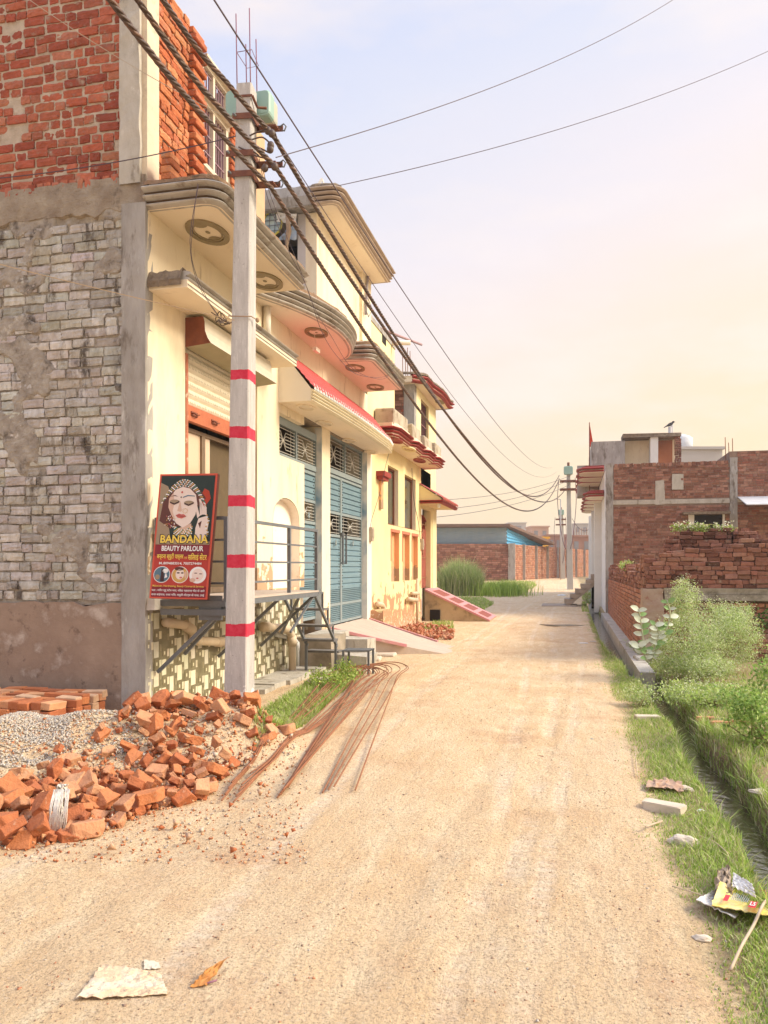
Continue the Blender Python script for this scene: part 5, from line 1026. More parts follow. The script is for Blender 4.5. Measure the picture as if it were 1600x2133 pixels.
# concrete stair from the road up to the white shopfront
ST=thing('concrete_stair',(0,33,0),'narrow concrete stair rising from road to the white shopfront past the far pole','stair')
s0=W(1176,1255,Y=32.5); s1=W(1243,1196,Y=32.5); n=6; mb=MB()
for k in range(n): x=s0.x+(s1.x-s0.x)*k/n; z=.12+(s1.z-.12)*(k+1)/n; mb.obox((x,32.2,z-.18),((s1.x-s0.x)/n+.15,0,0),(0,1.0,0),(0,0,.18),j=.015)
mb.bar((s0.x+.1,32.3,.05),(s1.x+.1,32.3,s1.z-.22),.16,.12); mb.bar((s0.x+.1,33.1,.05),(s1.x+.1,33.1,s1.z-.22),.16,.12); mb.obox((s0.x-.9,32.0,-.05),(1.4,0,0),(0,1.3,0),(0,0,.14),bev=.03,j=.03); mb.box(s1.x,x0+.0,32.2,33.4,s1.z-.18,s1.z-.0)
mb.build('flight',pm('dusty stair concrete',(.46,.37,.29),(.34,.26,.2),4,.9,.4),ST)
mb=MB(); c=W(1238,1230,Y=33); mb.box(c.x-.1,c.x+.3,33.1,33.5,-.1,s1.z-.2); mb.build('stair_support',brick,ST)
# ---------- compound with blue shed ----------
cA=W(870,1133,D=66); cB=W(1062,1133,D=66); cC=W(1232,1146,D=92)
CW=thing('compound_wall',(cB.x,cB.y,.3),'long brick compound wall with grey concrete posts where the road bends','wall')
zt=cB.z
def segwall(a,b_,z0,z1,pal,n_out,nm,step=.24):
    L=(b_-a).length; mb=MB(); u_=V((b_.x-a.x,b_.y-a.y,0)).normalized(); nn=V((u_.y,-u_.x,0))*n_out
    bricks(mb,(a.x,a.y,z0),u_,nn,L,z1-z0,pal,bl=.44,bh=.145,gap=.02,bev=0,jit=.006,pop=.01,dep=.1); mb.build(nm,brick,CW)
    mb=MB(); mb.obox(V((a.x,a.y,z0))-nn*.15,u_*L,nn*.12,(0,0,z1-z0)); mb.build('mortar_bed',mortard,CW)
segwall(V((cA.x,cA.y,0)),V((cB.x,cB.y,0)),.2,zt,DKR,1,'front_brickwork'); segwall(V((cB.x,cB.y,0)),V((cC.x,cC.y,0)),.2,zt,OR2,1,'side_brickwork')
u_=V((cC.x-cB.x,cC.y-cB.y,0)).normalized()
for k in range(9):
    c=cB+(cC-cB)*(k/8); mb=MB(); w_=.45 if k==0 else .18; mb.box(c.x-.12,c.x+w_,c.y-.16,c.y+.1,.1,zt+.05); mb.build('post',conc,CW)
SHD=thing('blue_shed',(cA.x+4,cA.y+3,zt),'shed of blue corrugated sheets with sloping dark roof above the compound wall','shed')
def corr(name,a,b_,z0,z1a,z1b,m,par,horiz=True,amp=.05,nr=14,off=(0,0)):
    mb=MB(); a=V((a.x,a.y,0)); b_=V((b_.x,b_.y,0)); d=b_-a; nn=V((d.y,-d.x,0)).normalized(); vs=[]; R_=nr*4
    for i in range(R_+1):
        q=i/R_; o_=amp*sin(2*pi*q*nr)
        for e_,zz in ((0,z1a),(1,z1b)): p_=a+d*e_+nn*o_; vs.append((p_.x,p_.y,z0+(zz-z0)*q))
    mb.add(vs,[[i*2,i*2+1,i*2+3,i*2+2] for i in range(R_)],0,(1,1,1),False); return mb.build(name,m,par,norm=False)
bs1=pm('light blue sheet',(.34,.43,.50),(.42,.48,.52),2,.5,.05,stain=((.5,.48,.45),3,.6,.2)); bs2=pm('bright blue sheet',(.10,.36,.60),(.14,.42,.66),2,.5,.05)
sA,sB_,sC=cA+V((0,.6,0)),cB+V((-.3,.5,0)),cB+(cC-cB)*.36
zr=W(1062,1097,D=66).z; corr('front_sheets',sA,sB_,zt-.05,zr,zr,bs1,SHD); corr('side_sheets',sB_+V((.02,0,0)),sC+V((-.3,.5,0)),zt-.05,zr,zt+.35,bs2,SHD,nr=5)
mb=MB(); a,b_,c_=sA,sB_,sC; 
mb.add([(a.x,a.y-.5,zr),(b_.x+.3,b_.y-.5,zr+.02),(c_.x+.9,c_.y,zt+.15),(c_.x-9,c_.y+4,zt+.2),(a.x,a.y-.5,zr+.22),(b_.x+.3,b_.y-.5,zr+.24),(c_.x+.9,c_.y,zt+.38),(c_.x-9,c_.y+4,zt+.4)],[(0,1,2,3),(4,5,6,7),(0,1,5,4),(1,2,6,5)]); mb.build('roof',pm('dark rusty sheet roof',(.13,.09,.08),(.2,.12,.09),3),SHD)
# ---------- far buildings at the road's end ----------
PKM=pm('pinkish wall',(.50,.33,.26),(.45,.29,.23),.3,.9,0); BRM=pm('far brick wall',(.32,.16,.12),(.38,.22,.17),.8,.9,0)
far('far_house',1108,1143,1098,150,'small pinkish house just right of the blue shed roof, far away',PKM,wins=2)
far('far_house',1143,1182,1116,130,'low hazy brick house between pinkish house and far pole',BRM,wins=3)
far('far_house',1190,1232,1118,120,'far pale brick house with rods, right of the far pole',BRM,wins=2)
far('far_house',1060,1096,1090,210,'faint grey building with flat canopy above the blue shed roof',FARM,wins=1)
far('far_house',1196,1226,1092,190,'faint pale house highest in the gap beside the red balconies',FARM,wins=2)
def rodset(label,px0,px1,py0,py1,D,n_):
    mb=MB()
    for k in range(n_): a=W(px0+(px1-px0)*k/(n_-1),py0,D=D); b_=W(px0+(px1-px0)*k/(n_-1),py1,D=D); mb.tube([a,b_],.05,4)
    mb.build('column_rods',rust,None,label,'rods')
rodset('row of thin rods standing over the far pale brick house',1196,1222,1118,1100,120,6)
far('yellow_shed',1128,1142,1122,100,'tiny bright yellow shed end beside the blue shed roof',pm('orange yellow sheet',(.8,.42,.04)),'shed',depth=3)
mb=MB(); a=W(1168,1200,D=70); mb.tube([(a.x,a.y,0),(a.x,a.y,W(1155,1040,D=70).z)],.05,6); a2=W(1155,1040,D=70); mb.tube([(a.x,a.y,a2.z),(a.x-.5,a.y,a2.z+.05)],.04,5); mb.build('thin_pole',FARM,None,'thin pale pole with short arm beyond the far concrete pole','pole')
# ---------------- poles and cables ----------------
polem=bpy.data.materials.new('pole concrete with red bands'); polem.use_nodes=True; t=polem.node_tree; p=t.nodes['Principled BSDF']; p.inputs['Roughness'].default_value=.85
tc=t.nodes.new('ShaderNodeTexCoord'); sp=t.nodes.new('ShaderNodeSeparateXYZ'); t.links.new(tc.outputs['Object'],sp.inputs[0])
def tn(sc,st=(1,1,1),det=8):
    mp=t.nodes.new('ShaderNodeMapping'); mp.inputs['Scale'].default_value=st; t.links.new(tc.outputs['Object'],mp.inputs[0]); n=t.nodes.new('ShaderNodeTexNoise'); n.inputs['Scale'].default_value=sc; n.inputs['Detail'].default_value=det; n.inputs['Roughness'].default_value=.65; t.links.new(mp.outputs[0],n.inputs['Vector']); return n.outputs[0]
def rr(x,*s): r_=ramp(t,s); t.links.new(x,r_.inputs[0]); return r_.outputs[0]
c=mixc(t,rr(tn(5,(3,3,.5)),(.35,0),(.65,1)),(.40,.37,.35),(.52,.49,.47))
c=mixc(t,rr(tn(45),(.63,0),(.68,1)),c,(.22,.2,.19)); c=mixc(t,mth(t,'MULTIPLY',rr(tn(14,(4,4,.6)),(.56,0),(.68,1)),.6),c,(.66,.63,.6))
# flaking whitewash at the foot
mr=t.nodes.new('ShaderNodeMapRange'); mr.inputs[1].default_value=.15; mr.inputs[2].default_value=.75; mr.inputs[3].default_value=.28; mr.inputs[4].default_value=-.4; t.links.new(sp.outputs[2],mr.inputs[0])
c=mixc(t,rr(mth(t,'ADD',tn(9),mr.outputs[0]),(.5,0),(.54,1)),c,(.70,.67,.65))
zz=mth(t,'ADD',sp.outputs[2],mth(t,'MULTIPLY_ADD',tn(6),.05,-.025))
def bandmask(z0,z1): return mth(t,'MULTIPLY',mth(t,'GREATER_THAN',zz,z0),mth(t,'LESS_THAN',zz,z1))
PD=7.7; ph=lambda y:1.6+(1180-y)*PD/1650
for y0_,y1_ in ((780,800),(897,921),(1038,1062),(1160,1187),(1302,1327)):
    c=mixc(t,bandmask(ph(y1_)+.02,ph(y0_)+.02),c,mixc(t,rr(tn(20),(.4,0),(.7,1)),(.52,.015,.045),(.58,.04,.08)))
t.links.new(c,p.inputs['Base Color']); b=t.nodes.new('ShaderNodeBump'); b.inputs['Strength'].default_value=.4; b.inputs['Distance'].default_value=.006; t.links.new(tn(40),b.inputs['Height']); t.links.new(b.outputs[0],p.inputs['Normal'])
bracket=pm('rusty brown bracket',(.14,.05,.035),(.22,.09,.05),12,.7,.3)
UP_=thing('utility_pole',(-3.13,7.17,0),'near concrete pole with five crimson bands and green metal boxes at its top','pole','concrete electricity poles')
# rectangular shaft, its narrow side turned to the camera a little
def shaft(x,y,w0,d0,w1,d1,h,yaw,par,m,lean=(0,0),z0=0):
    mb=MB(); K=24; vs=[]
    for k in range(K+1):
        f=k/K; w_=w0+(w1-w0)*f; d_=d0+(d1-d0)*f; ch=.012
        for a,b_ in ((-w_/2,-d_/2+ch),(-w_/2+ch,-d_/2),(w_/2-ch,-d_/2),(w_/2,-d_/2+ch),(w_/2,d_/2-ch),(w_/2-ch,d_/2),(-w_/2+ch,d_/2),(-w_/2,d_/2-ch)):
            vs.append((x+lean[0]*f+a*cos(yaw)-b_*sin(yaw)+.002*NZ.noise((k,a,b_)),y+lean[1]*f+a*sin(yaw)+b_*cos(yaw),z0+h*f))
    mb.add(vs,[[k*8+i,k*8+(i+1)%8,(k+1)*8+(i+1)%8,(k+1)*8+i] for k in range(K) for i in range(8)]+[[K*8+i for i in range(8)]]); return mb.build('pole_shaft',m,par)
yaw=R(7); PB=W(498,1500,D=PD); PT=W(514,185,D=PD)
shaft(PB.x,PB.y,.225,.30,.150,.20,PT.z,yaw,UP_,polem,(PT.x-PB.x,PT.y-PB.y))
def pp(z,dx=0,dy=0):
    f=z/PT.z; x=PB.x+(PT.x-PB.x)*f; y=PB.y+(PT.y-PB.y)*f; return V((x+dx*cos(yaw)-dy*sin(yaw),y+dx*sin(yaw)+dy*cos(yaw),z))
for y_,lw,rw in ((262,.10,.30),(338,.16,.30),(380,.14,.28)):
    z=ph(y_); mb=MB(); a=pp(z,-lw,-.13); b_=pp(z,rw,-.13)
    ax=(b_-a); mb.obox(a,pp(z,.1,-.13)-a,V((0,.012,0)),(0,0,.055)); mb.obox(pp(z,.095,-.13),pp(z,.095,.14)-pp(z,.095,-.13),(.012,0,0),(0,0,.055)); mb.obox(a+V((0,.26,0)),ax,V((0,.012,0)),(0,0,.055)); mb.obox(pp(z,.1,.12),pp(z,rw,.12)-pp(z,.1,.12),(0,-.1,0),(0,0,.012))
    mb.build('bracket',bracket,UP_)
    mb=MB(); mb.tube([a+V((.03,-.03,.03)),a+V((.03,.30,.03))],.012,6); mb.build('bolt',steel,UP_)
    mb=MB(); q=pp(z,rw,.1); mb.tube([q+V((0,0,.02)),q+V((.05,0,.05)),q+V((.075,0,.02)),q+V((.055,0,-.02)),q+V((.03,0,-.01))],.008,5); mb.build('hook',steel,UP_)
z=ph(215); mb=MB(); mb.obox(pp(z,-.09,-.11),pp(z,.085,-.11)-pp(z,-.09,-.11),(0,.01,0),(0,0,.02)); mb.tube([pp(z,.09,-.11),pp(z-.05,.11,.0),pp(z-.06,.2,.0)],.014,5); mb.build('strap',bracket,UP_)
def rbox(mb,c,w_,d_,h_,r,m=0):
    P=[]
    for cx_,cz_,a0 in ((w_/2-r,h_/2-r,0),(-w_/2+r,h_/2-r,90),(-w_/2+r,-h_/2+r,180),(w_/2-r,-h_/2+r,270)):
        P+= [(cx_+r*cos(R(a0+q)),cz_+r*sin(R(a0+q))) for q in (0,30,60,90)]
    n=len(P); vs=[]
    for dd,s_ in ((-d_/2,.9),(-d_/2+.02,1),(d_/2-.02,1),(d_/2,.9)): vs+= [(c[0]+x*s_,c[1]+dd,c[2]+z_*s_) for x,z_ in P]
    mb.add(vs,[[k*n+i,k*n+(i+1)%n,(k+1)*n+(i+1)%n,(k+1)*n+i] for k in range(3) for i in range(n)]+[list(range(n)),[3*n+i for i in range(n)]],m)
for cx_,cy_,w_,rr_ in ((493,222,.16,.10),(543,224,.22,0)):
    c=W(cx_,cy_,D=PD+.2); mb=MB(); rbox(mb,(c.x,c.y,c.z),w_+.03,.14,.27,.045); mb.box(c.x+.02,c.x+.09,c.y-.075,c.y-.065,c.z-.1,c.z-.06) ; mb.build('junction_box',green,UP_)
mb=MB(); q=W(556,234,D=PD+.36); rbox(mb,(q.x,q.y,q.z),.17,.2,.25,.04); mb.build('junction_box_back',pm('grey box lid',(.42,.42,.38),(.5,.46,.3),6,.5,.05),UP_)
# twisted insulated bundles
def bundle(label,P,r=.0125,off=.0135,pitch=.30,n=4,nst=4):
    C=thing('twisted_cable',P[0],label,'cable','thick twisted cables strung along the poles'); L=[0]
    for a,b_ in zip(P,P[1:]): L.append(L[-1]+(b_-a).length)
    for s_ in range(nst):
        mb=MB(); pts=[]; i=0; s=0
        while s<L[-1]:
            while i<len(L)-2 and L[i+1]<s: i+=1
            f=(s-L[i])/(L[i+1]-L[i]); q=P[i].lerp(P[i+1],f); d=(P[i+1]-P[i]).normalized(); x=d.cross(V((0,0,1))).normalized(); y=x.cross(d); a=2*pi*(s/pitch)+2*pi*s_/nst
            pts.append(q+(x*cos(a)+y*sin(a))*off); s+=pitch/7
        mb.tube(pts,r,n,0,vary((1,1,1),.2) if 0 else (1,1,1)); mb.build('strand',cablem if s_ else pm('brown strand',(.22,.13,.09),(.14,.08,.06),20,.5,.05),C)
    return C
def sag(P0,P1,s,n=60): return [V((P0.x+(P1.x-P0.x)*t_,P0.y+(P1.y-P0.y)*t_,P0.z+(P1.z-P0.z)*t_-4*s*t_*(1-t_))) for t_ in [i/n for i in range(n+1)]]
def bez(P,n=8):
    P=[V(p_) for p_ in P]; o=[]
    for i in range(len(P)-1):
        p0,p1,p2,p3=[P[max(0,min(len(P)-1,k))] for k in (i-1,i,i+1,i+2)]
        for q in range(n):
            t_=q/n; o.append(.5*((2*p1)+(-p0+p2)*t_+(2*p0-5*p1+4*p2-p3)*t_*t_+(-p0+3*p1-3*p2+p3)*t_**3))
    return o+[P[-1]]
for (mid,top,far_,s,lab) in (((572,286),[(340,0),(480,180)],(1165,990,48),2.25,'uppermost of the three thick twisted cables passing the near pole'),((573,346),[(287,0),(470,238)],(1176,1022,48),1.74,'middle thick twisted cable of the three passing the near pole'),((566,392),[(230,0),(470,290)],(1165,998,48),2.5,'lowest of the three thick twisted cables, hanging deepest towards far pole')):
    m_=W(*mid,D=PD); k_=W(*top[1],X=m_.x-.12) ; t_=W(*top[0],X=m_.x-.2); back=t_+(t_-k_)*3.2+V((0,0,.5))
    P=bez([back,t_,k_,m_],10)[:-1]+sag(m_,W(far_[0],far_[1],D=far_[2]),s,70)
    bundle(lab,P)
# far poles
def farpole(px_,ybase,ytop,D,label,w0=.34,w1=.2,gz=.15):
    b_=W(px_,ybase,D=D); tp=W(px_-4,ytop,D=D); o=thing('utility_pole',(b_.x,b_.y,gz),label,'pole','concrete electricity poles')
    shaft(b_.x,b_.y,w0,w0*1.1,w1,w1*1.1,tp.z-gz-.1,R(5),o,pm('pale pole concrete',(.42,.40,.37),(.50,.47,.43),3,.85,.2),(tp.x-b_.x,0),gz)
    mb=MB(); rbox(mb,(tp.x,tp.y-.1,tp.z-.25),.55,.4,.5,.1); mb.build('junction_box',green,o)
    for k in range(2): mb=MB(); mb.box(tp.x-.5,tp.x+.45,tp.y-.25,tp.y+.2,tp.z-.95-.5*k,tp.z-.83-.5*k); mb.build('bracket',bracket,o)
    mb=MB(); mb.tube([(tp.x,tp.y,tp.z),(tp.x,tp.y,tp.z+.25)],.08,6); mb.build('insulator',bracket,o)
    for dx in (-.55,.4): mb=MB(); mb.tube(bez([(tp.x+dx,tp.y-.2,tp.z-.7),(tp.x+dx*1.15,tp.y-.2,tp.z-2.2),(tp.x+dx*.7,tp.y-.2,tp.z-4.2),(tp.x+dx*.3,tp.y-.2,tp.z-5)],6),.025,4); mb.build('hanging_lead',pm('violet lead',(.18,.09,.13)),o)
farpole(1188,1228,972,48,'far concrete pole with pale green box, beside the concrete stair')
farpole(1173,1205,1062,74,'smallest concrete pole, standing beyond and left of the far one',.4,.3,.4)
# tangle of joints by the near pole
mb=MB()
for P in ([(520,283),(535,276),(552,272),(565,280)],[(522,292),(545,286),(560,296),(566,305)],[(524,300),(545,310),(560,318)],[(497,306),(510,312),(528,316),(540,325)],[(500,325),(520,322),(545,328),(556,330)],[(540,262),(560,268),(572,275),(578,292)]): mb.tube(bez([W(x,y,D=PD-.12) for x,y in P],5),.008,5)
for x,y in ((558,272),(566,278),(564,303),(563,311),(552,350),(572,347)): c=W(x,y,D=PD-.13); ell(mb,c,.035,.03,.04)
mb.build('cable_joints',cablem,UP_)
# thin wires
def wire(label,P,r=.004,name='thin_wire',m=None,grp=None):
    mb=MB(); mb.tube(P,r,4,sm=False); return mb.build(name,m or wirem,None,label,'wire',grp)
fp=W(1163,978,D=48)
wire('thin dark wire from top left of the sky down to far pole',sag(W(440,-10,X=-2.2),W(1150,974,D=47),.9),.006)
wire('lower of the two thin wires running down to the far pole',sag(W(560,262,D=7.8),W(1160,982,D=47),1.5),.005)
wire('upper thin wire crossing the sky from the near pole to top right',sag(W(575,328,D=7.8),W(1420,-12,D=16),.25),.007)
wire('lower thin wire crossing the sky from the roof to the right edge',sag(W(690,390,D=13),W(1640,88,D=20),.3),.009)
wire('pale thin wire across the red side wall at top left',sag(W(55,-5,Y=6.6),W(510,262,D=7.6),.06),.004,m=pm('pale wire',(.5,.42,.33)))
wire('dark wire rising gently across the red side wall to the near pole',sag(W(-10,372,Y=6.9),W(505,280,D=7.6),.05),.005)
wire('tan string stretched across grey wall and tied round the near pole',sag(W(-10,548,Y=6.8),W(489,667,D=7.55),.01),.005,m=pm('tan string',(.55,.40,.25)))
q=ph(667); mb=MB(); mb.tube([pp(q,-.115,-.14),pp(q-.01,.11,-.14),pp(q,.13,.0)],.006,5); ell(mb,pp(q-.01,.14,-.02),.02,.02,.025); mb.build('string_knot',pm('tan string',(.4,.27,.17)),UP_)
for lab,P,r in (('loose wire hanging from the upper ledge in front of its medallion',[(412,382,-3.4),(402,470,-3.45),(400,540,-3.6),(425,610,-3.7),(460,665,-3.72)],.003),
    ('second loose wire hanging close beside the first on the ledge',[(414,384,-3.38),(396,500,-3.5),(412,590,-3.7),(455,660,-3.73)],.003),
    ('thin wire swooping under the balconies to the far balcony corner',[(540,330,-3.0),(560,420,-3.2),(600,520,-3.3),(640,600,-3.35),(670,690,-3.4),(705,745,-3.42),(745,780,-3.42),(800,785,-3.4),(826,768,-3.38)],.004),
    ('parallel thin wire hanging below the pole past the curved balcony',[(545,345,-3.0),(572,430,-3.2),(625,560,-3.35),(655,640,-3.4),(690,700,-3.4),(735,768,-3.42),(790,790,-3.42),(815,780,-3.4)],.0035),
    ('dark wire hanging across the yellow house to its meter box',[(822,905,-3.7),(806,960,-3.95),(790,1030,-4.05),(775,1080,-4.1),(770,1105,-4.1)],.006),
    ('loose wire running down by the yellow house window to the second meter',[(858,975,-4.1),(862,1040,-4.12),(872,1090,-4.12),(876,1130,-4.12)],.008)):
    wire(lab,bez([W(x,y,X=X_) for x,y,X_ in P],8),r)
mb=MB(); c=W(462,665,X=-3.7)
for k in range(5): mb.tube(bez([c+V((rnd(-.08,.08),rnd(-.15,.15),rnd(-.04,.05))) for _ in range(4)],4),.006,4)
mb.build('wire_tangle',cablem,None,'small black knot of wires on the lower ledge left of the near pole','wire')
for lab,a,b_,s_ in (('faint wire over the blue shed, highest of three behind the yellow house',(905,1042),(1190,990),.3),('faint wire over the blue shed, second of three behind the yellow house',(905,1062),(1186,1000),.3),('faint wire over the blue shed, lowest and steepest behind the yellow house',(900,1078),(1186,1010),.3)):
    wire(lab,sag(W(*a,D=30),W(*b_,D=48),s_),.012)
wire('far wire sagging right of the small pole towards the red balconies',sag(W(1192,1080,D=60),W(1230,1100,D=60),.5),.02)
# ---------------- advertising board ----------------
SG=thing('advertising_board',W(372,1250,D=7.8),'tall red beauty parlour board leaning on the walkway railing','sign')
BL,BR,TL,TR=W(311,1246,Y=7.2),W(432,1249,Y=7.2),W(333,988,Y=7.33),W(455,986,Y=7.33)
U=(BR-BL); VV=((TL-BL)+(TR-BR))/2; NN=U.cross(VV).normalized(); 
if NN.y>0: NN=-NN
mb=MB(); mb.obox(BL-NN*.055,U,VV,NN*.055,bev=.004); mb.build('board',pm('dark board back',(.07,.02,.015),(.1,.03,.02),5),SG)
def SP(s,t_,l): return BL+U*s+VV*t_+NN*(.0012+.0009*l)
def flat(name,c,rough=.45): return pm(name,c,tuple(x*.92 for x in c),6,rough,0)
PAL={'red':(.46,.045,.03),'edge':(.62,.09,.05),'mar':(.24,.018,.03),'dark':(.022,.035,.03),'skin':(.66,.44,.33),'skl':(.80,.66,.58),'tan':(.34,.25,.16),'yel':(.86,.62,.10),'wht':(.85,.83,.80),'brn':(.12,.04,.03),'lip':(.55,.12,.10),'gold':(.60,.36,.10),'grn':(.05,.22,.15),'blu':(.10,.18,.24),'out':(.05,.02,.02),'fire':(.45,.05,.02)}
MT={k:flat('print '+k,v_) for k,v_ in PAL.items()}; keys=list(MT); MI={k:i for i,k in enumerate(keys)}; ML=[MT[k] for k in keys]
mb=MB()
def poly(P,l,c): mb.add([SP(s,t_,l) for s,t_ in P],[list(range(len(P)))],MI[c])
def el(s,t_,a,b_,l,c,rot=0,n=18):
    poly([(s+a*cos(q)*cos(rot)-b_*sin(q)*sin(rot)*2.1*0-b_*0,t_+b_*sin(q)+a*cos(q)*sin(rot)*.5) for q in [2*pi*k/n for k in range(n)]],l,c)
poly([(0,0),(1,0),(1,1),(0,1)],0,'edge'); poly([(.03,.012),(.965,.012),(.965,.985),(.03,.985)],1,'red')
poly([(.03,.42),(.965,.42),(.965,.985),(.03,.985)],2,'dark'); poly([(.03,.44),(.30,.44),(.22,.60),(.30,.76),(.16,.90),(.03,.93)],3,'tan')
poly([(.03,.012),(.965,.012),(.965,.10),(.03,.10)],2,'mar'); poly([(.03,.34),(.965,.34),(.965,.44),(.03,.46)],4,'mar')
poly([(.78,.70),(.92,.80),(.88,.86),(.80,.88),(.72,.80)],3,'fire')
# head cloth, face
poly([(.06,.62),(.10,.78),(.22,.90),(.40,.965),(.56,.93),(.74,.86),(.84,.80),(.74,.76),(.60,.60),(.25,.56)],4,'brn')
for k in range(34):
    q=k/33; s=.10+.72*q; t_=.76+.20*sin(pi*min(1,q*.93+.04))**.8-.02*q
    for j in range(4): el(s-.012*j*(1-2*q),t_-.016*j,.011,.0055,5,('wht','grn','wht','gold')[(j+k)%4],n=8)
P=[(.20,.80),(.30,.87),(.42,.895),(.55,.88),(.66,.83),(.70,.75),(.68,.67),(.60,.60),(.48,.565),(.36,.60),(.26,.67),(.20,.73)]
poly(P,6,'skl'); poly([(.20,.80),(.27,.85),(.30,.76),(.28,.70),(.34,.62),(.26,.67),(.20,.73)],7,'skin')
poly([(.40,.56),(.62,.60),(.64,.52),(.38,.51)],5,'skin')
for (s,t_) in ((.30,.775),(.55,.765)):
    el(s,t_,.085,.017,8,'tan'); poly([(s-.08,t_),(s,t_-.014),(s+.09,t_+.006),(s+.085,t_-.008),(s,t_-.026),(s-.075,t_-.012)],9,'out')
poly([(.44,.812),(.52,.828),(.64,.822),(.65,.815),(.53,.819),(.44,.804)],8,'blu'); poly([(.20,.815),(.30,.828),(.36,.815),(.30,.82)],8,'brn')
poly([(.40,.78),(.36,.70),(.42,.692),(.44,.70)],8,'skin'); el(.41,.81,.012,.006,9,'out'); el(.42,.85,.018,.009,9,'lip')
poly([(.34,.665),(.40,.678),(.44,.672),(.48,.674),(.53,.655),(.45,.638),(.38,.645)],9,'lip'); poly([(.34,.664),(.43,.66),(.53,.655),(.43,.655)],10,'brn')
for k in range(9): a=k*2*pi/9; el(.50+.04*cos(a),.70+.018*sin(a),.008,.004,10,'gold',n=6)
# hand and bangles
poly([(.70,.44),(.88,.44),(.92,.60),(.88,.66),(.74,.64),(.70,.56)],7,'skl')
for P in ([(.72,.64),(.76,.66),(.70,.74),(.66,.745)],[(.76,.66),(.80,.67),(.77,.765),(.735,.77)],[(.80,.67),(.84,.67),(.835,.72),(.74,.80),(.72,.79)],[(.84,.67),(.88,.66),(.86,.73),(.82,.75)]): poly(P,8,'skl')
poly([(.74,.60),(.80,.62),(.78,.56)],9,'brn')
for k in range(12): el(.90+.02*sin(k),.50+.015*k,.018,.005,9,'gold' if k%2 else 'wht',n=6)
for j in range(5):
    for k in range(16): el(.34+.30*k/15,.575-.014*j-.03*sin(pi*k/15),.011,.006,8,('gold','wht','grn','gold','wht')[(j+k)%5],n=6)
for k in range(40): el(rnd(.16,.34),rnd(.56,.66),.009,.005,6,random.choice(['gold','lip','wht']),n=6)
poly([(.03,.43),(.965,.43),(.965,.455),(.60,.475),(.30,.47),(.03,.49)],9,'tan')
for i_,s in enumerate((.185,.50,.805)):
    el(s,.190,.145,.066,3,'wht',n=28); el(s,.190,.135,.061,4,('blu','gold','wht')[i_],n=28)
    if i_==0: poly([(s-.02,.135),(s+.05,.135),(s+.03,.235),(s-.01,.24)],5,'out'); el(s+.06,.22,.05,.018,5,'wht'); el(s-.07,.17,.04,.02,5,'tan'); poly([(s+.05,.16),(s+.10,.17),(s+.07,.21)],5,'wht')
    if i_==1: el(s,.195,.075,.042,5,'skl'); el(s-.03,.205,.028,.006,6,'out',n=8); el(s+.04,.205,.026,.006,6,'out',n=8); el(s+.02,.168,.025,.007,6,'lip',n=8); el(s-.02,.238,.08,.015,5,'brn'); el(s+.1,.19,.02,.03,6,'skin')
    if i_==2: el(s,.19,.10,.05,5,'skl'); el(s-.035,.205,.028,.004,6,'brn',n=8); el(s+.05,.20,.028,.004,6,'brn',n=8); el(s,.165,.024,.006,6,'lip',n=8); el(s-.08,.15,.05,.016,6,'skin')
mb.build('printed_picture',ML,SG,norm=False)
def txt(body,s0,s1,t0,t1,mat,l,off=0.0,name='lettering'):
    cu=bpy.data.curves.new('t','FONT'); cu.body=body; cu.size=1; cu.offset=off; cu.resolution_u=3
    ob=bpy.data.objects.new('t',cu); COL.objects.link(ob); bpy.context.view_layer.update(); dg=bpy.context.evaluated_depsgraph_get(); me=bpy.data.meshes.new_from_object(ob.evaluated_get(dg)); bpy.data.objects.remove(ob)
    vs=[v_.co for v_ in me.vertices]
    if not vs: return None
    x0_,x1_=min(v_.x for v_ in vs),max(v_.x for v_ in vs); y0_,y1_=min(v_.y for v_ in vs),max(v_.y for v_ in vs)
    m2=MB(); m2.add([SP(s0+(s1-s0)*(v_.x-x0_)/(x1_-x0_),t0+(t1-t0)*(v_.y-y0_)/(y1_-y0_),l) for v_ in vs],[list(p_.vertices) for p_ in me.polygons]); return m2.build(name,mat,SG,norm=False)
txt('BANDANA',.10,.955,.436,.512,MT['out'],12,.05); txt('BANDANA',.115,.94,.442,.506,MT['yel'],14,.025)
txt('BEAUTY PARLOUR',.15,.87,.378,.42,MT['wht'],12,.03)
txt('बन्दना ब्यूटी पार्लर',.08,.54,.305,.362,MT['yel'],12,.02); txt('एवं',.555,.605,.312,.335,MT['yel'],12); txt('सिलाई सेंटर',.62,.94,.303,.362,MT['yel'],12,.02)
txt('M.:8094883514, 7007274484',.13,.86,.267,.290,MT['wht'],12,.02)
txt('Makeover, Hairdressing, Beauty Courses & Services',.05,.93,.088,.108,MT['yel'],12,.01)
txt('पता : नवीन न्यू पटेल नगर, निकट महाराणा पीठ के आगे',.04,.95,.052,.077,MT['wht'],12,.01); txt('नाना बाईपास, राजा मिल, मारुती मोटर्स के पास, उरई',.04,.95,.018,.043,MT['wht'],12,.01)
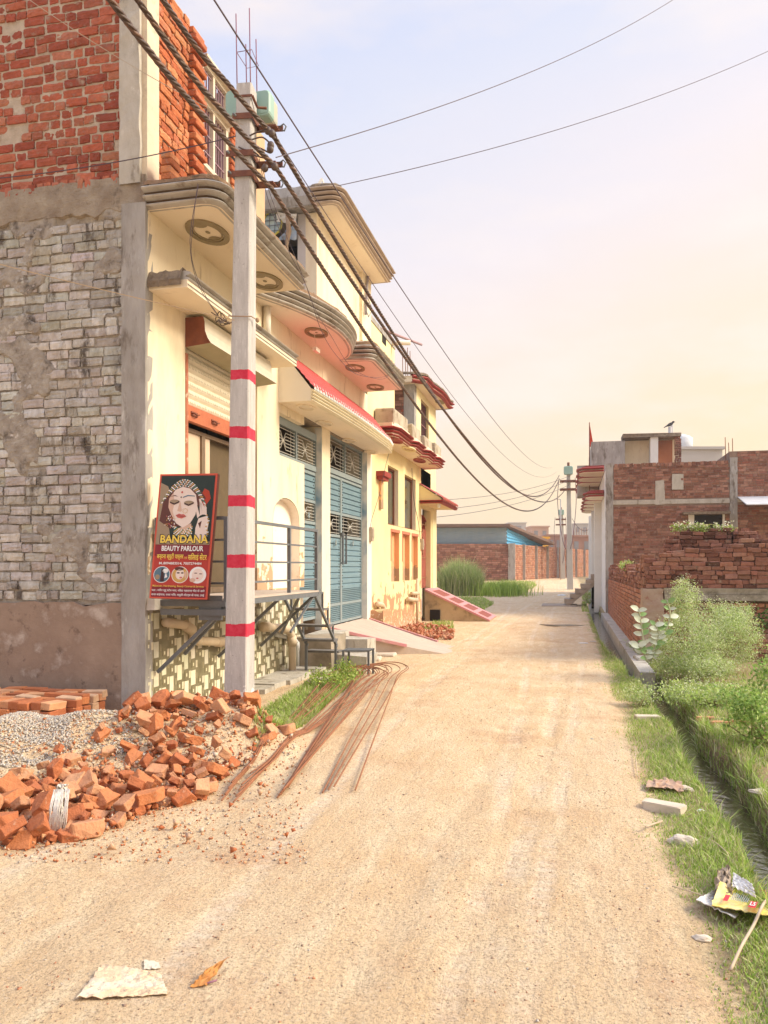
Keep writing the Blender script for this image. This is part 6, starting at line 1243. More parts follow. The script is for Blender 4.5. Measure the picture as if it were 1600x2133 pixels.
# ---------------- rubble heap, bricks, rods ----------------
ORC=[(.60,.22,.09),(.52,.17,.07),(.70,.36,.19),(.62,.29,.15),(.46,.15,.065),(.66,.42,.27)]
chm=[pm('broken brick %s'%n_,c_,tuple(x*.72 for x in c_),9,.95,.8,28,.02,stain=[((.62,.50,.38),6,.60,.2),((.30,.11,.05),8,.64,.15)]) for n_,c_ in zip(('orange','dull orange','pale','dusty','deep'),ORC)]
def chunk_mesh(k):
    r_=random.Random(k); a,b_,c_=r_.uniform(.06,.12),r_.uniform(.05,.075),r_.uniform(.035,.045); import bmesh
    bm=bmesh.new(); bmesh.ops.create_cube(bm,size=2)
    for v_ in bm.verts: v_.co=V((v_.co.x*a,v_.co.y*b_,v_.co.z*c_))
    for _ in range(r_.choice([1,2,2,3])):         # knock corners off
        n_=V((r_.choice((-1,1))*r_.uniform(.6,1),r_.choice((-1,1))*r_.uniform(.2,.8),r_.uniform(-.6,.6))).normalized(); ex=abs(n_.x)*a+abs(n_.y)*b_+abs(n_.z)*c_
        g=bmesh.ops.bisect_plane(bm,geom=bm.verts[:]+bm.edges[:]+bm.faces[:],plane_co=n_*ex*r_.uniform(.40,.75),plane_no=n_,clear_outer=True)
        ed=[e_ for e_ in g['geom_cut'] if isinstance(e_,bmesh.types.BMEdge)]
        if ed:
            try: bmesh.ops.contextual_create(bm,geom=ed)
            except Exception: pass
    bmesh.ops.bevel(bm,geom=bm.edges[:],offset=.006,segments=1,affect='EDGES')
    bmesh.ops.triangulate(bm,faces=bm.faces[:]); bmesh.ops.subdivide_edges(bm,edges=bm.edges[:],cuts=1)
    for v_ in bm.verts: v_.co+=v_.co.normalized()*.016*NZ.noise(v_.co*26+V((k,0,0)))
    bmesh.ops.recalc_face_normals(bm,faces=bm.faces); me=bpy.data.meshes.new('brick_chunk'); bm.to_mesh(me); bm.free(); me.materials.append(chm[k%len(chm)]); return me
CM=[chunk_mesh(k) for k in range(22)]
def inpoly(x,y,P):
    r_=False
    for i in range(len(P)):
        (a,b_),(c_,d_)=P[i],P[i-1]
        if (b_>y)!=(d_>y) and x<(c_-a)*(y-b_)/(d_-b_)+a: r_=not r_
    return r_
HEAP=[(-20,1655),(60,1640),(110,1610),(170,1600),(240,1585),(275,1545),(300,1515),(330,1500),(420,1498),(520,1500),(575,1525),(545,1570),(470,1620),(430,1665),(330,1690),(250,1725),(180,1745),(90,1760),(-20,1775)]
def ground_at(px_,py_):
    p_=W(px_,py_,Z=0)
    for _ in range(12): p_=W(px_,py_,Z=gh(p_.x,p_.y)*.9+.0)
    return p_.x,p_.y
placed=[]; tries=0; cnt=0
while cnt<265 and tries<9000:
    tries+=1; px_,py_=rnd(-20,600),rnd(1495,1775)
    if not inpoly(px_,py_,HEAP): continue
    x,y=ground_at(px_,py_); 
    if y>7.05 and x<-3.3: continue
    lay=0 if cnt<150 else 1
    if any((x-a)**2+(y-b_)**2<(.072 if lay==0 else .085)**2 and l_==lay for a,b_,l_ in placed): continue
    placed.append((x,y,lay)); cnt+=1; s_=rnd(.55,.9)*(1.0 if random.random()<.6 else .55)
    o=bpy.data.objects.new('brick_chunk',random.choice(CM)); COL.objects.link(o); edge=.0 
    o.location=(x,y,gh(x,y)+.035*s_+(.075 if lay else 0)+rnd(-.01,.015)); o.rotation_euler=(rnd(-.7,.7),rnd(-.7,.7),rnd(0,6.28)) if random.random()<.7 else (rnd(-1.6,1.6),rnd(-1,1),rnd(0,6.28)); o.scale=(s_,)*3
    tag(o,'%s broken brick %s, %s of heap'%({0:'orange',1:'dull orange',2:'pale pinkish',3:'dusty tan',4:'deep red'}[chm.index(o.data.materials[0])] if o.data.materials[0] in chm else 'orange','left near the rag' if px_<190 else 'by the near pole' if px_>400 else 'by the gravel' if py_<1600 else 'mid heap','front edge' if py_>1800-px_*.28-60 else 'back' if py_<1560 else 'inner part'),'brick piece','broken bricks in the rubble heap')
for (px_,py_,s_,lab) in ((172,1745,1.25,'blocky orange brick half alone at the front edge of the rubble heap'),(430,1655,.9,'pale orange brick lump at the right tip of rubble, near rod ends'),(600,1532,1.0,'orange brick bit lying just right of the heap among the rods')):
    x,y=ground_at(px_,py_); o=bpy.data.objects.new('brick_chunk',CM[3]); COL.objects.link(o); o.location=(x,y,gh(x,y)+.045); o.rotation_euler=(.1,.15,.6+px_); o.scale=(s_,)*3; tag(o,lab,'brick piece')
# small crumbs and gravel : nobody could count them
tet=np.array([[1,0,-.5],[-.6,.8,-.5],[-.5,-.9,-.4],[.1,.1,.8]]); tf=np.array([[0,2,1],[0,1,3],[1,2,3],[2,0,3]])
def pebbles(name,pts,size,cols,mat,label):
    n_=len(pts); q=rng.normal(size=(n_,3,3)); q,_=np.linalg.qr(q); v_=np.einsum('kj,nij->nki',tet,q)*size[:,None,None]*rng.uniform(.6,1.2,(n_,1,3)); v_=v_+pts[:,None,:]; f=(tf[None]+np.arange(n_)[:,None,None]*4).reshape(-1,3)
    return npmesh(name,v_.reshape(-1,3),f,mat,np.repeat(cols,4,axis=0),label=label,cat=name,kind='stuff')
pebm=pm('crumb',(1,1,1),(.8,.78,.76),30,.95,.3,attr=True)
def sample(n_,fn):
    o=[]
    while len(o)<n_:
        p_=fn()
        if p_ is not None: o.append(p_)
    return np.array(o)
def f1b():
    px_,py_=rnd(-20,620),rnd(1495,1790)
    if not inpoly(px_,py_,HEAP) and random.random()>.03: return None
    x,y=ground_at(px_,py_); return (x,y,gh(x,y)+.01)
def f1():
    px_,py_=rnd(-30,640),rnd(1485,1800); x,y=ground_at(px_,py_); hx=mound(x,y)
    if random.random()>hx*4+.12 and not inpoly(px_,py_,HEAP): return None
    return (x,y,gh(x,y)+.006)
pts=sample(1500,f1b); sz=rng.uniform(.012,.034,len(pts)); cc=np.array([random.choice(ORC+[(.62,.50,.38)]) for _ in pts]); pts[:,2]+=rng.uniform(0,.05,len(pts)); pebbles('brick_fragments',pts,sz,cc,pebm,'small broken brick fragments filling the gaps of the rubble heap')
pts=sample(9000,f1); sz=rng.uniform(.004,.014,len(pts)); cc=np.array([random.choice(ORC+[(.62,.50,.38),(.55,.46,.38),(.44,.36,.3)]) for _ in pts]); pebbles('brick_crumbs',pts,sz,cc,pebm,'orange and grey crumbs strewn over and around the rubble heap')
def f2():
    px_,py_=rnd(0,330),rnd(1482,1600)
    if py_<1600-px_*.32-70+rnd(-30,50) or 1: 
        x,y=ground_at(px_,py_)
        if mound(x,y)<.1 or (px_>150 and py_>1600-.3*px_+20): return None
        return (x,y,gh(x,y)+.008)
pts=sample(5200,f2); sz=rng.uniform(.006,.018,len(pts)); cc=np.array([random.choice([(.62,.55,.46),(.52,.45,.38),(.70,.63,.54),(.45,.40,.35),(.6,.48,.36)]) for _ in pts]); pebbles('gravel',pts,sz,cc,pebm,'pale grey gravel heaped on the left behind the broken bricks')
def f3():
    y=2.0+16*random.random()**1.8; x=rnd(-4.0-.1*y,1.0)
    if x<FX+.5 and y>6: return None
    if random.random()>.35+.65*(NZ.noise((x*1.3,y*.9,4))>0): return None
    return (x,y,gh(x,y)+.001)
pts=sample(13000,f3); sz=np.minimum(.012,rng.exponential(.0024,len(pts))+.0016); cc=np.array([random.choice([(.42,.27,.18),(.30,.20,.14),(.55,.40,.28),(.5,.22,.12),(.62,.52,.42)]) for _ in pts]); pebbles('road_grit',pts,sz,cc,pebm,'small dark and reddish grit scattered over the dirt road')
# low heap of broken brick by the yellow house
def f4():
    px_,py_=850+rnd(-22,95),1318+rnd(-18,16); x,y=ground_at(px_,py_); return (x,y,gh(x,y)+.03+rnd(0,.06)) if abs(py_-1318-(px_-890)*.12)<14 else None
pts=sample(420,f4); sz=rng.uniform(.03,.085,len(pts)); cc=np.array([random.choice([(.5,.18,.09),(.42,.14,.08),(.55,.28,.17)]) for _ in pts]); pebbles('brick_rubble',pts,sz,cc,pebm,'low spill of red brick rubble between the gate ramp and door ramp')
# stacked whole bricks on the left
fullm=[]
for k in range(6):
    mb=MB(); mb.obox((-.11,-.055,-.036),(.22,0,0),(0,.11,0),(0,0,.072),0,(1,1,1),.006,.004); o=mb.build('brick',pm('orange brick %d'%k if 0 else 'whole brick '+'abcdef'[k],ORC[k],tuple(x*.7 for x in ORC[k]),12,.95,.7,30,.012)); 
    o.data.transform(__import__('mathutils').Matrix.Translation((0,0,-.036))); fullm.append(o.data); bpy.data.objects.remove(o)
def whole(x,y,z,rz,lab,tilt=0):
    o=bpy.data.objects.new('brick',random.choice(fullm)); COL.objects.link(o); o.location=(x,y,z); o.rotation_euler=(rnd(-.06,.06)+tilt,rnd(-.06,.06),rz+rnd(-.12,.12)); tag(o,lab,'brick','whole bricks in the low stack by the side wall')
for lv in range(4):
    for i in range(15):
        whole(-6.25+.114*i+rnd(-.01,.01)-.0*lv,6.42+rnd(-.02,.02),.045+.077*lv+.04,pi/2,'orange brick laid end out in the front row of the low stack')
for i in range(8):
    for j in range(4):
        if (i,j)!=(7,9): whole(-6.2+.225*i+rnd(-.015,.015),6.62+.13*j+rnd(-.01,.01),.045+.077*3+.04+rnd(-.01,.02),0 if (i+j)%3 else pi/2*.1,'orange brick lying lengthwise on top of the low stack by the side wall')
for lv in range(4):
    for j in range(4): whole(-4.62+rnd(-.01,.01),6.60+.13*j,.06+.077*lv+.02,rnd(-.1,.1),'orange brick at the right end of the low stack by the side wall')
# rusty rods bent like hairpins
def rod(Ls,top,Rs,lab,k=0):
    def g_(p_,h=.01): return (p_[0],p_[1],max(0,gh(*p_))+h+.012*k)
    a,b_=Ls,Rs; dl=.42
    w_=.20+.05*(k%3); l1=V((top[0]-w_,top[1]-.8)); l2=V((top[0]+w_,top[1]-.9)); A0_,B0_=V(a),V(b_)
    P=[g_(a)]+[tuple(A0_.lerp(l1,f))+(.035+.03*f+.006*k,) for f in (.3,.65)]+[(l1.x,l1.y,.07+.012*k),(top[0]-w_*.9,top[1]-.3,.12+.01*k),(top[0]-w_*.3,top[1]-.03,.14+.01*k),(top[0]+w_*.45,top[1]-.04,.13+.01*k),(top[0]+w_*1.05,top[1]-.35,.10+.01*k),(l2.x,l2.y,.06+.01*k)]+[tuple(B0_.lerp(l2,f))+(.03+.02*f+.006*k,) for f in (.65,.3)]+[g_(b_)]
    Q=[V((q.x,q.y,max(q.z,gh(q.x,q.y)+.010+.003*k))) for q in bez(P,9)]
    mb=MB(); mb.tube(Q,.0065,5); mb.build('bent_rod',rust,None,lab,'steel rod','bent steel rods on the roadside')
A_=W(470,1665,Z=0); 
def wz(px_,py_): p_=W(px_,py_,Z=0.02); return (p_.x,p_.y)
for k in range(7): rod(wz(462+7*k,1664-9*k),(-3.05+.05*k,10.9+.1*(k%3)),wz(486+6*k,1668-9*k),'rusty rod bent like a hairpin, ends in the left fan beside the rubble',k%4)
for k in range(4): rod(wz(520+8*k,1560+6*k),(-2.95+.06*k,11.1+.08*k),wz(578+4*k,1658-2*k),'rusty rod with one end in the left fan, one in the middle bundle',k%4)
for k in range(3): rod(wz(585+5*k,1652-3*k),(-2.72+.05*k,11.45+.1*k),wz(672+12*k,1648-3*k),'rusty rod with one end in middle bundle and one among right ends',k)
rod(wz(600,1640),(-2.62,11.75),wz(740,1646),'rusty rod whose right end lies furthest out on the road',1)
# frayed white rag on the heap
def crumple(name,P,m,label,cat,amp=.03,n=12,th=.004,par=None,seed=0,fr=.8):
    a,b_,c_,d_=[V(q) for q in P]; nn=(b_-a).cross(d_-a).normalized(); vs=[]
    for i in range(n+1):
        for j in range(n+1):
            u_,v_=i/n,j/n; q=(a*(1-u_)+b_*u_)*(1-v_)+(d_*(1-u_)+c_*u_)*v_; vs.append(q+nn*amp*(NZ.noise((i*fr,j*fr,seed))+.5*NZ.noise((i*fr*2.3,j*fr*2.3,seed+5)))+V((NZ.noise((i*fr,j*fr,seed+9)),NZ.noise((i*fr,j*fr,seed+13)),0))*amp*.8)
    k=len(vs); vs+= [q-nn*th for q in vs]; F=[]
    for i in range(n):
        for j in range(n): q=[i*(n+1)+j,(i+1)*(n+1)+j,(i+1)*(n+1)+j+1,i*(n+1)+j+1]; F+= [q,[k+x for x in q][::-1]]
    for i in range(n):
        for q in ([i*(n+1),(i+1)*(n+1)],[i*(n+1)+n,(i+1)*(n+1)+n],[i,i+1],[n*(n+1)+i,n*(n+1)+i+1]): F.append([q[0],q[1],k+q[1],k+q[0]])
    mb=MB(); mb.add(vs,F); return mb.build(name,m,par,label,cat,norm=False)
RG=thing('rag',W(125,1680,D=4.9),'frayed white rag hanging over orange bricks at the left of the heap','rag')
ragm=pm('frayed white cloth',(.72,.66,.58),(.55,.48,.4),14,.9,.6); DR=4.72
crumple('cloth_body',[W(112,1712,D=DR),W(134,1712,D=DR),W(142,1634,D=DR+.12),(W(120,1632,D=DR+.12))],ragm,None,None,.028,14,seed=3,par=RG)
mb=MB()
for k in range(26): x=rnd(104,140); mb.tube(bez([W(x+6,1645,D=DR+.08),W(x+rnd(-6,6),1680,D=DR-.03),W(x-4+rnd(-6,4),1715,D=DR-.05),W(x-6+rnd(-6,4),1738,D=DR-.04)],3),.0035,4)
mb.build('frayed_threads',ragm,RG)
# ---------------- vegetation ----------------
def leafmat(name,rough=.6,tr=.35):
    m=bpy.data.materials.new(name); m.use_nodes=True; t=m.node_tree; p=t.nodes['Principled BSDF']; a=t.nodes.new('ShaderNodeAttribute'); a.attribute_name='Col'
    t.links.new(a.outputs['Color'],p.inputs['Base Color']); p.inputs['Roughness'].default_value=rough; p.inputs['Specular IOR Level'].default_value=.25
    tb=t.nodes.new('ShaderNodeBsdfTranslucent'); t.links.new(a.outputs['Color'],tb.inputs[0]); mx=t.nodes.new('ShaderNodeMixShader'); mx.inputs[0].default_value=tr
    t.links.new(p.outputs[0],mx.inputs[1]); t.links.new(tb.outputs[0],mx.inputs[2]); t.links.new(mx.outputs[0],t.nodes['Material Output'].inputs[0]); return m
gm=leafmat('grass blades'); lm=leafmat('leaves',.5,.3)
GP=np.array([(.30,.42,.07),(.38,.50,.10),(.22,.34,.05),(.46,.52,.16),(.52,.50,.24),(.32,.46,.08),(.60,.55,.32)])
def blades(name,P,h,w,label,pal=GP,lean=.5,cat='grass',kind='stuff',pr=None,parent=None,mat=None):
    n_=len(P); P=np.asarray(P,float); h=h if hasattr(h,'__len__') else rng.uniform(.6,1.2,n_)*h
    a=rng.uniform(0,2*pi,n_); d=np.stack([np.cos(a),np.sin(a),0*a],1); s_=np.stack([-np.sin(a+rng.normal(0,.5,n_)),np.cos(a),0*a],1)*(w*rng.uniform(.7,1.3,n_))[:,None]
    l=(lean*rng.uniform(.2,1.3,n_))[:,None]; up=np.array([0,0,1.])
    m1=P+up*(h*.55)[:,None]+d*l*(h*.25)[:,None]; tp=P+up*(h*rng.uniform(.75,1,n_))[:,None]+d*l*(h*.9)[:,None]
    v_=np.stack([P-s_/2,P+s_/2,m1+s_*.42,m1-s_*.42,tp],1).reshape(-1,3); b=np.arange(n_)[:,None]*5
    f=np.concatenate([b+[0,1,2],b+[0,2,3],b+[3,2,4]],1).reshape(-1,3); c=pal[rng.integers(0,len(pal),n_) if pr is None else rng.choice(len(pal),n_,p=pr)]*rng.uniform(.75,1.3,(n_,1))
    return npmesh(name,v_,f,mat or gm,np.repeat(np.clip(c,0,1),3,axis=0),parent=parent,label=label,cat=cat if not parent else None,kind=kind)
def verge_r(y): return .40+.10*NZ.noise((0,y*.7,1))*2+.04*NZ.noise((0,y*2.3,4))
def g1():
    y=2.0+26*random.random()**2.1; e_=verge_r(y); b_=dcx(y)-dhw(y)-.0; x=rnd(e_-.12,b_+.02); q=(x-e_+.08)/.34
    if q<1 and random.random()>max(.0,q)**2: return None
    if random.random()<.25 and NZ.noise((x*4,y*2.5,6))>.25: return None
    if 9.3<y<9.9 or 16.3<y<17.5:
        if random.random()<.8: return None
    return (x,y,gh(x,y)-.006)
P=sample(58000,g1); hh=np.clip((P[:,0]-np.array([verge_r(q) for q in P[:,1]])+.05)/.25,.3,1)*rng.uniform(.5,1.3,len(P))*(.038+.03*np.clip(np.sin(P[:,1]*3)+np.sin(P[:,0]*9),0,1)); blades('grass',P,hh,.0055,'short bright grass on the verge between the dirt road and drain',lean=.9)
def g2():
    y=2.2+11.8*random.random()**1.15; x=dcx(y)+dhw(y)-.05+3.6*random.random()**1.1
    if random.random()<.75*(NZ.noise((x*1.1,y*.8,11))>.08+.0*y) : return None
    if y>10.5 and x>2.4 and random.random()<.75: return None
    return (x,y,gh(x,y)-.01)
P=sample(60000,g2); hh=rng.uniform(.5,1.4,len(P))*(.055+.04*np.clip(np.sin(P[:,1]*2.1+P[:,0]*3),0,1)); blades('grass',P,hh,.009,'taller rough grass and weeds on the right bank of the drain',lean=.9,pal=np.concatenate([GP,[(.50,.44,.22)]]))
def g3():
    px_,py_=rnd(530,800),rnd(1385,1520)
    if py_<1522-(px_-530)*.62 -28 or py_>1535-(px_-530)*.62+42*(1-abs(px_-630)/170): return None
    x,y=ground_at(px_,py_)
    if x<FX+.42: return None
    return (x,y,gh(x,y)-.005)
P=sample(9000,g3); blades('grass',P,rng.uniform(.5,1.3,len(P))*.085,.009,'patch of green grass and weeds between the wall ledge and steel rods',lean=.9)
def g4():
    px_,py_=rnd(890,1120),rnd(1212,1285); 
    if not inpoly(px_,py_,[(880,1215),(960,1222),(1060,1212),(1115,1214),(1118,1222),(1080,1240),(1000,1246),(1030,1258),(990,1280),(930,1290),(880,1286)]): return None
    if 1238<py_<1247 and px_<1030: return None
    x,y=ground_at(px_,py_); return (x,y,gh(x,y)-.02)
P=sample(16000,g4); blades('grass',P,rng.uniform(.5,1.3,len(P))*(.10+.006*(P[:,1]-25).clip(0,20)),.03,'bright grass patch at the road bend in front of the compound wall',lean=.8)
def g4b():
    px_,py_=rnd(1212,1250),rnd(1255,1275) if random.random()<.5 else rnd(1225,1250); x,y=ground_at(px_,py_)
    return (x,y,gh(x,y)-.02) if x>.2 else None
P=sample(2500,g4b); blades('grass',P,.12,.02,'small grass patch around the foot of the concrete stair')
def g5():
    px_,py_=rnd(868,945),rnd(1296,1312); x,y=ground_at(px_,py_); return (x,y,gh(x,y)-.01) if x>FX+.35 and NZ.noise((x*2,y*2,2))>-.2 else None
P=sample(1500,g5); blades('grass',P,.10,.012,'thin strip of grass at the foot of the door ramp')
def g6():
    y=2.4+15*random.random()**1.3; sd=random.choice((-1,1)); x=dcx(y)+sd*(dhw(y)+rnd(-.05,.10))
    if NZ.noise((sd,y*1.5,7))<-.1: return None
    return (x,y,gh(x,y)-.01)
P=sample(15000,g6); blades('grass',P,rng.uniform(.5,1.4,len(P))*.11,.007,'long grass hanging over both edges of the narrow stream',lean=1.1)
# tall reed-like clump beside the yellow house
c0=W(955,1243,Y=41); n_=5200; an=rng.uniform(0,2*pi,n_); rr_=np.sqrt(rng.uniform(0,1,n_)); P=np.stack([c0.x+rr_*np.cos(an)*1.15+.1,41+rr_*np.sin(an)*1.0,np.full(n_,.05)],1); hh=(2.35-.9*rr_**2)*rng.uniform(.7,1.05,n_)
blades('tall_grass_clump',P,hh,.022,'tall clump of reed like grass beyond the door ramp of the yellow house',lean=.35,cat='grass clump',kind='',pal=np.array([(.30,.40,.12),(.38,.46,.17),(.48,.52,.24),(.24,.34,.09),(.56,.54,.32)]))
P=np.stack([rng.normal(c0.x+2.1,.7,1500),rng.normal(41.5,1,1500),np.full(1500,.05)],1); blades('low_grass_clump',P,.9,.022,'lower green grass clump right of the tall reed like one',cat='grass clump',kind='',pal=GP[:3])
def leaves(C,size,cols,asp=.5,up=.3):
    n_=len(C); d=rng.normal(size=(n_,3)); d[:,2]+=up; d/=np.linalg.norm(d,axis=1)[:,None]; e_=rng.normal(size=(n_,3)); e_-=d*(e_*d).sum(1)[:,None]; e_/=np.linalg.norm(e_,axis=1)[:,None]
    L=(size*rng.uniform(.6,1.35,n_))[:,None]; v_=np.stack([C,C+d*L*.5+e_*L*asp*.5,C+d*L,C+d*L*.5-e_*L*asp*.5],1).reshape(-1,3); f=np.arange(n_*4).reshape(-1,4); return v_,f,cols
def shrub(name,label,base,lobes,nl,size,pal,flowers=0,sig=.05,ncl=None,cat='bush',fcol=(.86,.86,.66),asp=.5,stemn=40,fs=.011):
    T=thing(name,base,label,cat); base=np.array(base); cl=[]; w_=[l[6] for l in lobes]; tot=sum(w_)
    for (cx_,cy_,cz_,rx_,ry_,rz_,wt) in lobes:
        k=int((ncl or nl//26)*wt/tot); q=rng.normal(size=(k,3)); q/=np.linalg.norm(q,axis=1)[:,None]; q*=rng.uniform(.25,1.08,(k,1))**.55; cl.append(np.array([cx_,cy_,cz_])+q*np.array([rx_,ry_,rz_]))
    cl=np.concatenate(cl); cl=cl[cl[:,2]>.02]; ids=rng.integers(0,len(cl),nl); C=cl[ids]+rng.normal(0,sig,(nl,3)); tone=rng.uniform(.7,1.25,len(cl))[ids]
    c=pal[rng.integers(0,len(pal),nl)]*(tone*rng.uniform(.85,1.15,nl))[:,None]; v_,f,c=leaves(C,size,np.clip(c,0,1),asp); npmesh('foliage',v_,f,lm,c,parent=T)
    mb=MB()
    for k in range(stemn):
        e_=cl[rng.integers(0,len(cl))]; b=base+np.array([rng.normal(0,.05),rng.normal(0,.05),0]); mid=(b+e_)/2+rng.normal(0,.06,3); mb.tube([V(b),V(mid),V(e_)],[.009,.006,.0025],4)
    mb.build('stems',pm('green brown stem',(.22,.24,.08),(.28,.2,.1),9),T)
    if flowers:
        top=cl[rng.integers(0,len(cl),flowers)]+rng.normal(0,sig*1.1,(flowers,3)); top[:,2]+=rng.uniform(0,.08,flowers); v_,f,c=leaves(top,fs,np.tile(np.array(fcol),(flowers,1))*rng.uniform(.8,1.1,(flowers,1)),1.0); npmesh('blossom',v_,f,lm,np.clip(c,0,1),parent=T)
    return T
BP=np.array([(.50,.60,.22),(.42,.53,.17),(.58,.66,.32),(.30,.42,.12),(.64,.68,.42)])
b0=W(1465,1410,Z=0.02)
def L3(px_,py_,D,rx,rz,wt,ry=None): c=W(px_,py_,D=D); return (c.x,c.y,c.z,rx,ry or rx,rz,wt)
shrub('bush','large airy pale green bush with tiny white flowers beside the drain',(b0.x,b0.y,0),[L3(1430,1345,11.2,.50,.42,5),L3(1520,1330,11.6,.42,.40,4),L3(1425,1255,11.6,.20,.32,1.6),L3(1490,1290,11.9,.35,.25,1.6),L3(1540,1290,11.9,.2,.22,.8),L3(1390,1385,11,.22,.18,.8),L3(1470,1390,10.8,.4,.14,1.5)],30000,.034,BP,9000,.045,ncl=800,asp=.35)
shrub('bush','dark green leafy shrub at the right edge behind the pale bush',tuple(W(1590,1330,D=13.5))[:2]+(0.02,),[L3(1590,1285,13.5,.45,.32,3),L3(1640,1260,13.8,.5,.5,3)],9000,.06,np.array([(.07,.16,.04),(.11,.22,.05),(.16,.28,.07),(.05,.11,.03)]),0,.06)
shrub('weed_patch','spreading low weed with feathery leaves on the bank below the big bush',tuple(W(1480,1470,D=9))[:2]+(.03,),[L3(1450,1445,9.2,.45,.08,3),L3(1530,1455,9.2,.4,.08,2)],3600,.035,np.array([(.42,.54,.15),(.34,.46,.11),(.50,.58,.22)]),1600,.05,cat='weed')
shrub('leafy_weed','branching weed with small rounded leaves leaning in at the right edge',tuple(W(1590,1560,D=7))[:2]+(.04,),[L3(1580,1500,7,.22,.24,3),L3(1602,1420,7.3,.14,.25,2),L3(1540,1470,7.0,.16,.10,1.0),L3(1500,1450,7,.2,.04,.4)],3000,.032,np.array([(.30,.46,.10),(.38,.52,.13),(.46,.56,.20),(.22,.36,.08)]),0,.045,cat='weed',asp=.7,stemn=14,ncl=260)
0 and shrub('leafy_weed','low dark weed clump at right edge above the ditch water',tuple(W(1600,1640,D=5.6))[:2]+(.0,),[L3(1615,1630,5.6,.18,.07,2),L3(1560,1600,6.2,.2,.05,2)],2000,.035,np.array([(.16,.24,.06),(.24,.30,.09),(.12,.18,.05),(.3,.24,.1)]),0,.05,cat='weed')
shrub('leafy_weed','small fern like weed beside the drain bend in the verge',tuple(W(1340,1470,Z=0))[:2]+(0,),[L3(1338,1445,9.2,.16,.12,2)],900,.03,BP,120,.04,cat='weed',stemn=8)
shrub('leafy_weed','green weed growing between the rods and the low step stool',tuple(W(690,1430,Z=0))[:2]+(0,),[L3(685,1418,10.4,.3,.12,2),L3(720,1400,10.8,.15,.12,1)],2200,.035,GP[:4],0,.045,cat='weed',stemn=10)
shrub('weed_patch','strip of creeping weeds on top of the low wall of loose bricks',tuple(W(1310,1172,Y=22))[:2]+(1.6,),[(1.3,20,1.62,.08,1.4,.06,1)],700,.05,GP,0,.05,cat='weed',stemn=2)
x_=W(1460,1100,Y=YS); shrub('weed_patch','green creeper with pale flowers growing over the tall brick stack top',(x_.x+.2,YS+.3,2.42),[(x_.x-.15,YS+.2,2.35,.4,.12,.03,2),(x_.x+.45,YS+.2,2.34,.2,.12,.03,1)],800,.05,GP,260,.035,cat='creeper',fs=.03,stemn=3)
shrub('bush','small shrub at the right of far drain near white shopfront',tuple(W(1236,1245,Y=35))[:2]+(0.1,),[L3(1240,1240,36,.35,.25,1)],900,.08,GP,0,.1,stemn=4)
# milkweed with broad pale leaves
MK=thing('milkweed',tuple(W(1350,1375,D=11.0))[:2]+(0,),'broad leaved milkweed with pale leaf undersides left of the big bush','plant')
mkl=pm('pale milkweed leaf',(.62,.64,.52),(.50,.56,.38),5,.6,.1); mkd=pm('green milkweed leaf',(.20,.34,.10),(.28,.42,.16),5,.55,.1); stm=pm('milkweed stem',(.48,.50,.33))
def bleaf(c,d,up,L,m,par):
    d=V(d).normalized(); s_=d.cross(V(up)).normalized(); u_=s_.cross(d); mb=MB(); vs=[]; K=7
    for i in range(K+1):
        f=i/K; w_=.30*L*sin(pi*min(1,f*.93+.07))**.7; q=V(c)+d*L*f-u_*L*.16*f*f
        vs+= [q-s_*w_+u_*w_*.28,q,q+s_*w_+u_*w_*.28]
    k=len(vs); vs+= [q-u_*.003 for q in vs]; F=[]
    for i in range(K):
        for j in (0,1): q=[i*3+j,(i+1)*3+j,(i+1)*3+j+1,i*3+j+1]; F+= [q,[k+x for x in q][::-1]]
    mb.add(vs,F,0,(1,1,1),True); mb.build('leaf',m,par,norm=False)
for stem_ in ([(1352,1375),(1340,1330),(1335,1295),(1330,1268)],[(1356,1375),(1380,1330),(1396,1285),(1390,1250)],[(1354,1378),(1365,1345),(1372,1320),(1364,1300)],[(1350,1380),(1338,1355),(1330,1345)]):
    S=[W(x,y,D=11.0) for x,y in stem_]; mb=MB(); mb.tube(bez(S,4),[.012]*(4*(len(S)-1))+[.008],5); mb.build('stem',stm,MK)
    q=bez(S,5)
    for i in range(2,len(q),2):
        for sg in (-1,1): a=rnd(0,6.28); bleaf(q[i],(sg*rnd(.5,1),rnd(-.6,.3),rnd(.1,.6)),(rnd(-.2,.2),-1,.5),rnd(.09,.14),mkl if random.random()<.6 else mkd,MK)
# ---------------- stones, litter and bits ----------------
def rock(name,px_,py_,sz,label,m,seed,cat='stone',sx=1.3,sy=.8,szz=.55,rz=0,z=None,box=False):
    x,y=ground_at(px_,py_); mb=MB(); 
    import bmesh; bm=bmesh.new()
    if box: bmesh.ops.create_cube(bm,size=2); bmesh.ops.bevel(bm,geom=bm.edges[:],offset=.10,segments=2,affect='EDGES'); bmesh.ops.triangulate(bm,faces=bm.faces[:]); bmesh.ops.subdivide_edges(bm,edges=bm.edges[:],cuts=2)
    else: bmesh.ops.create_icosphere(bm,subdivisions=3,radius=1)
    for v_ in bm.verts:
        n_=v_.co.normalized(); k=NZ.noise(n_*1.4+V((seed,0,0)))*.35+NZ.noise(n_*4+V((seed,3,0)))*.12
        v_.co=v_.co*(1+(k if not box else k*.22)); v_.co=V((v_.co.x*sx*cos(rz)-v_.co.y*sy*sin(rz),v_.co.x*sx*sin(rz)+v_.co.y*sy*cos(rz),max(-.6,v_.co.z)*szz))*sz
    me=bpy.data.meshes.new(name); bm.to_mesh(me); bm.free(); me.materials.append(m); o=bpy.data.objects.new(name,me); COL.objects.link(o); o.location=(x,y,gh(x,y)+sz*szz*.45 if z is None else z); return tag(o,label,cat)
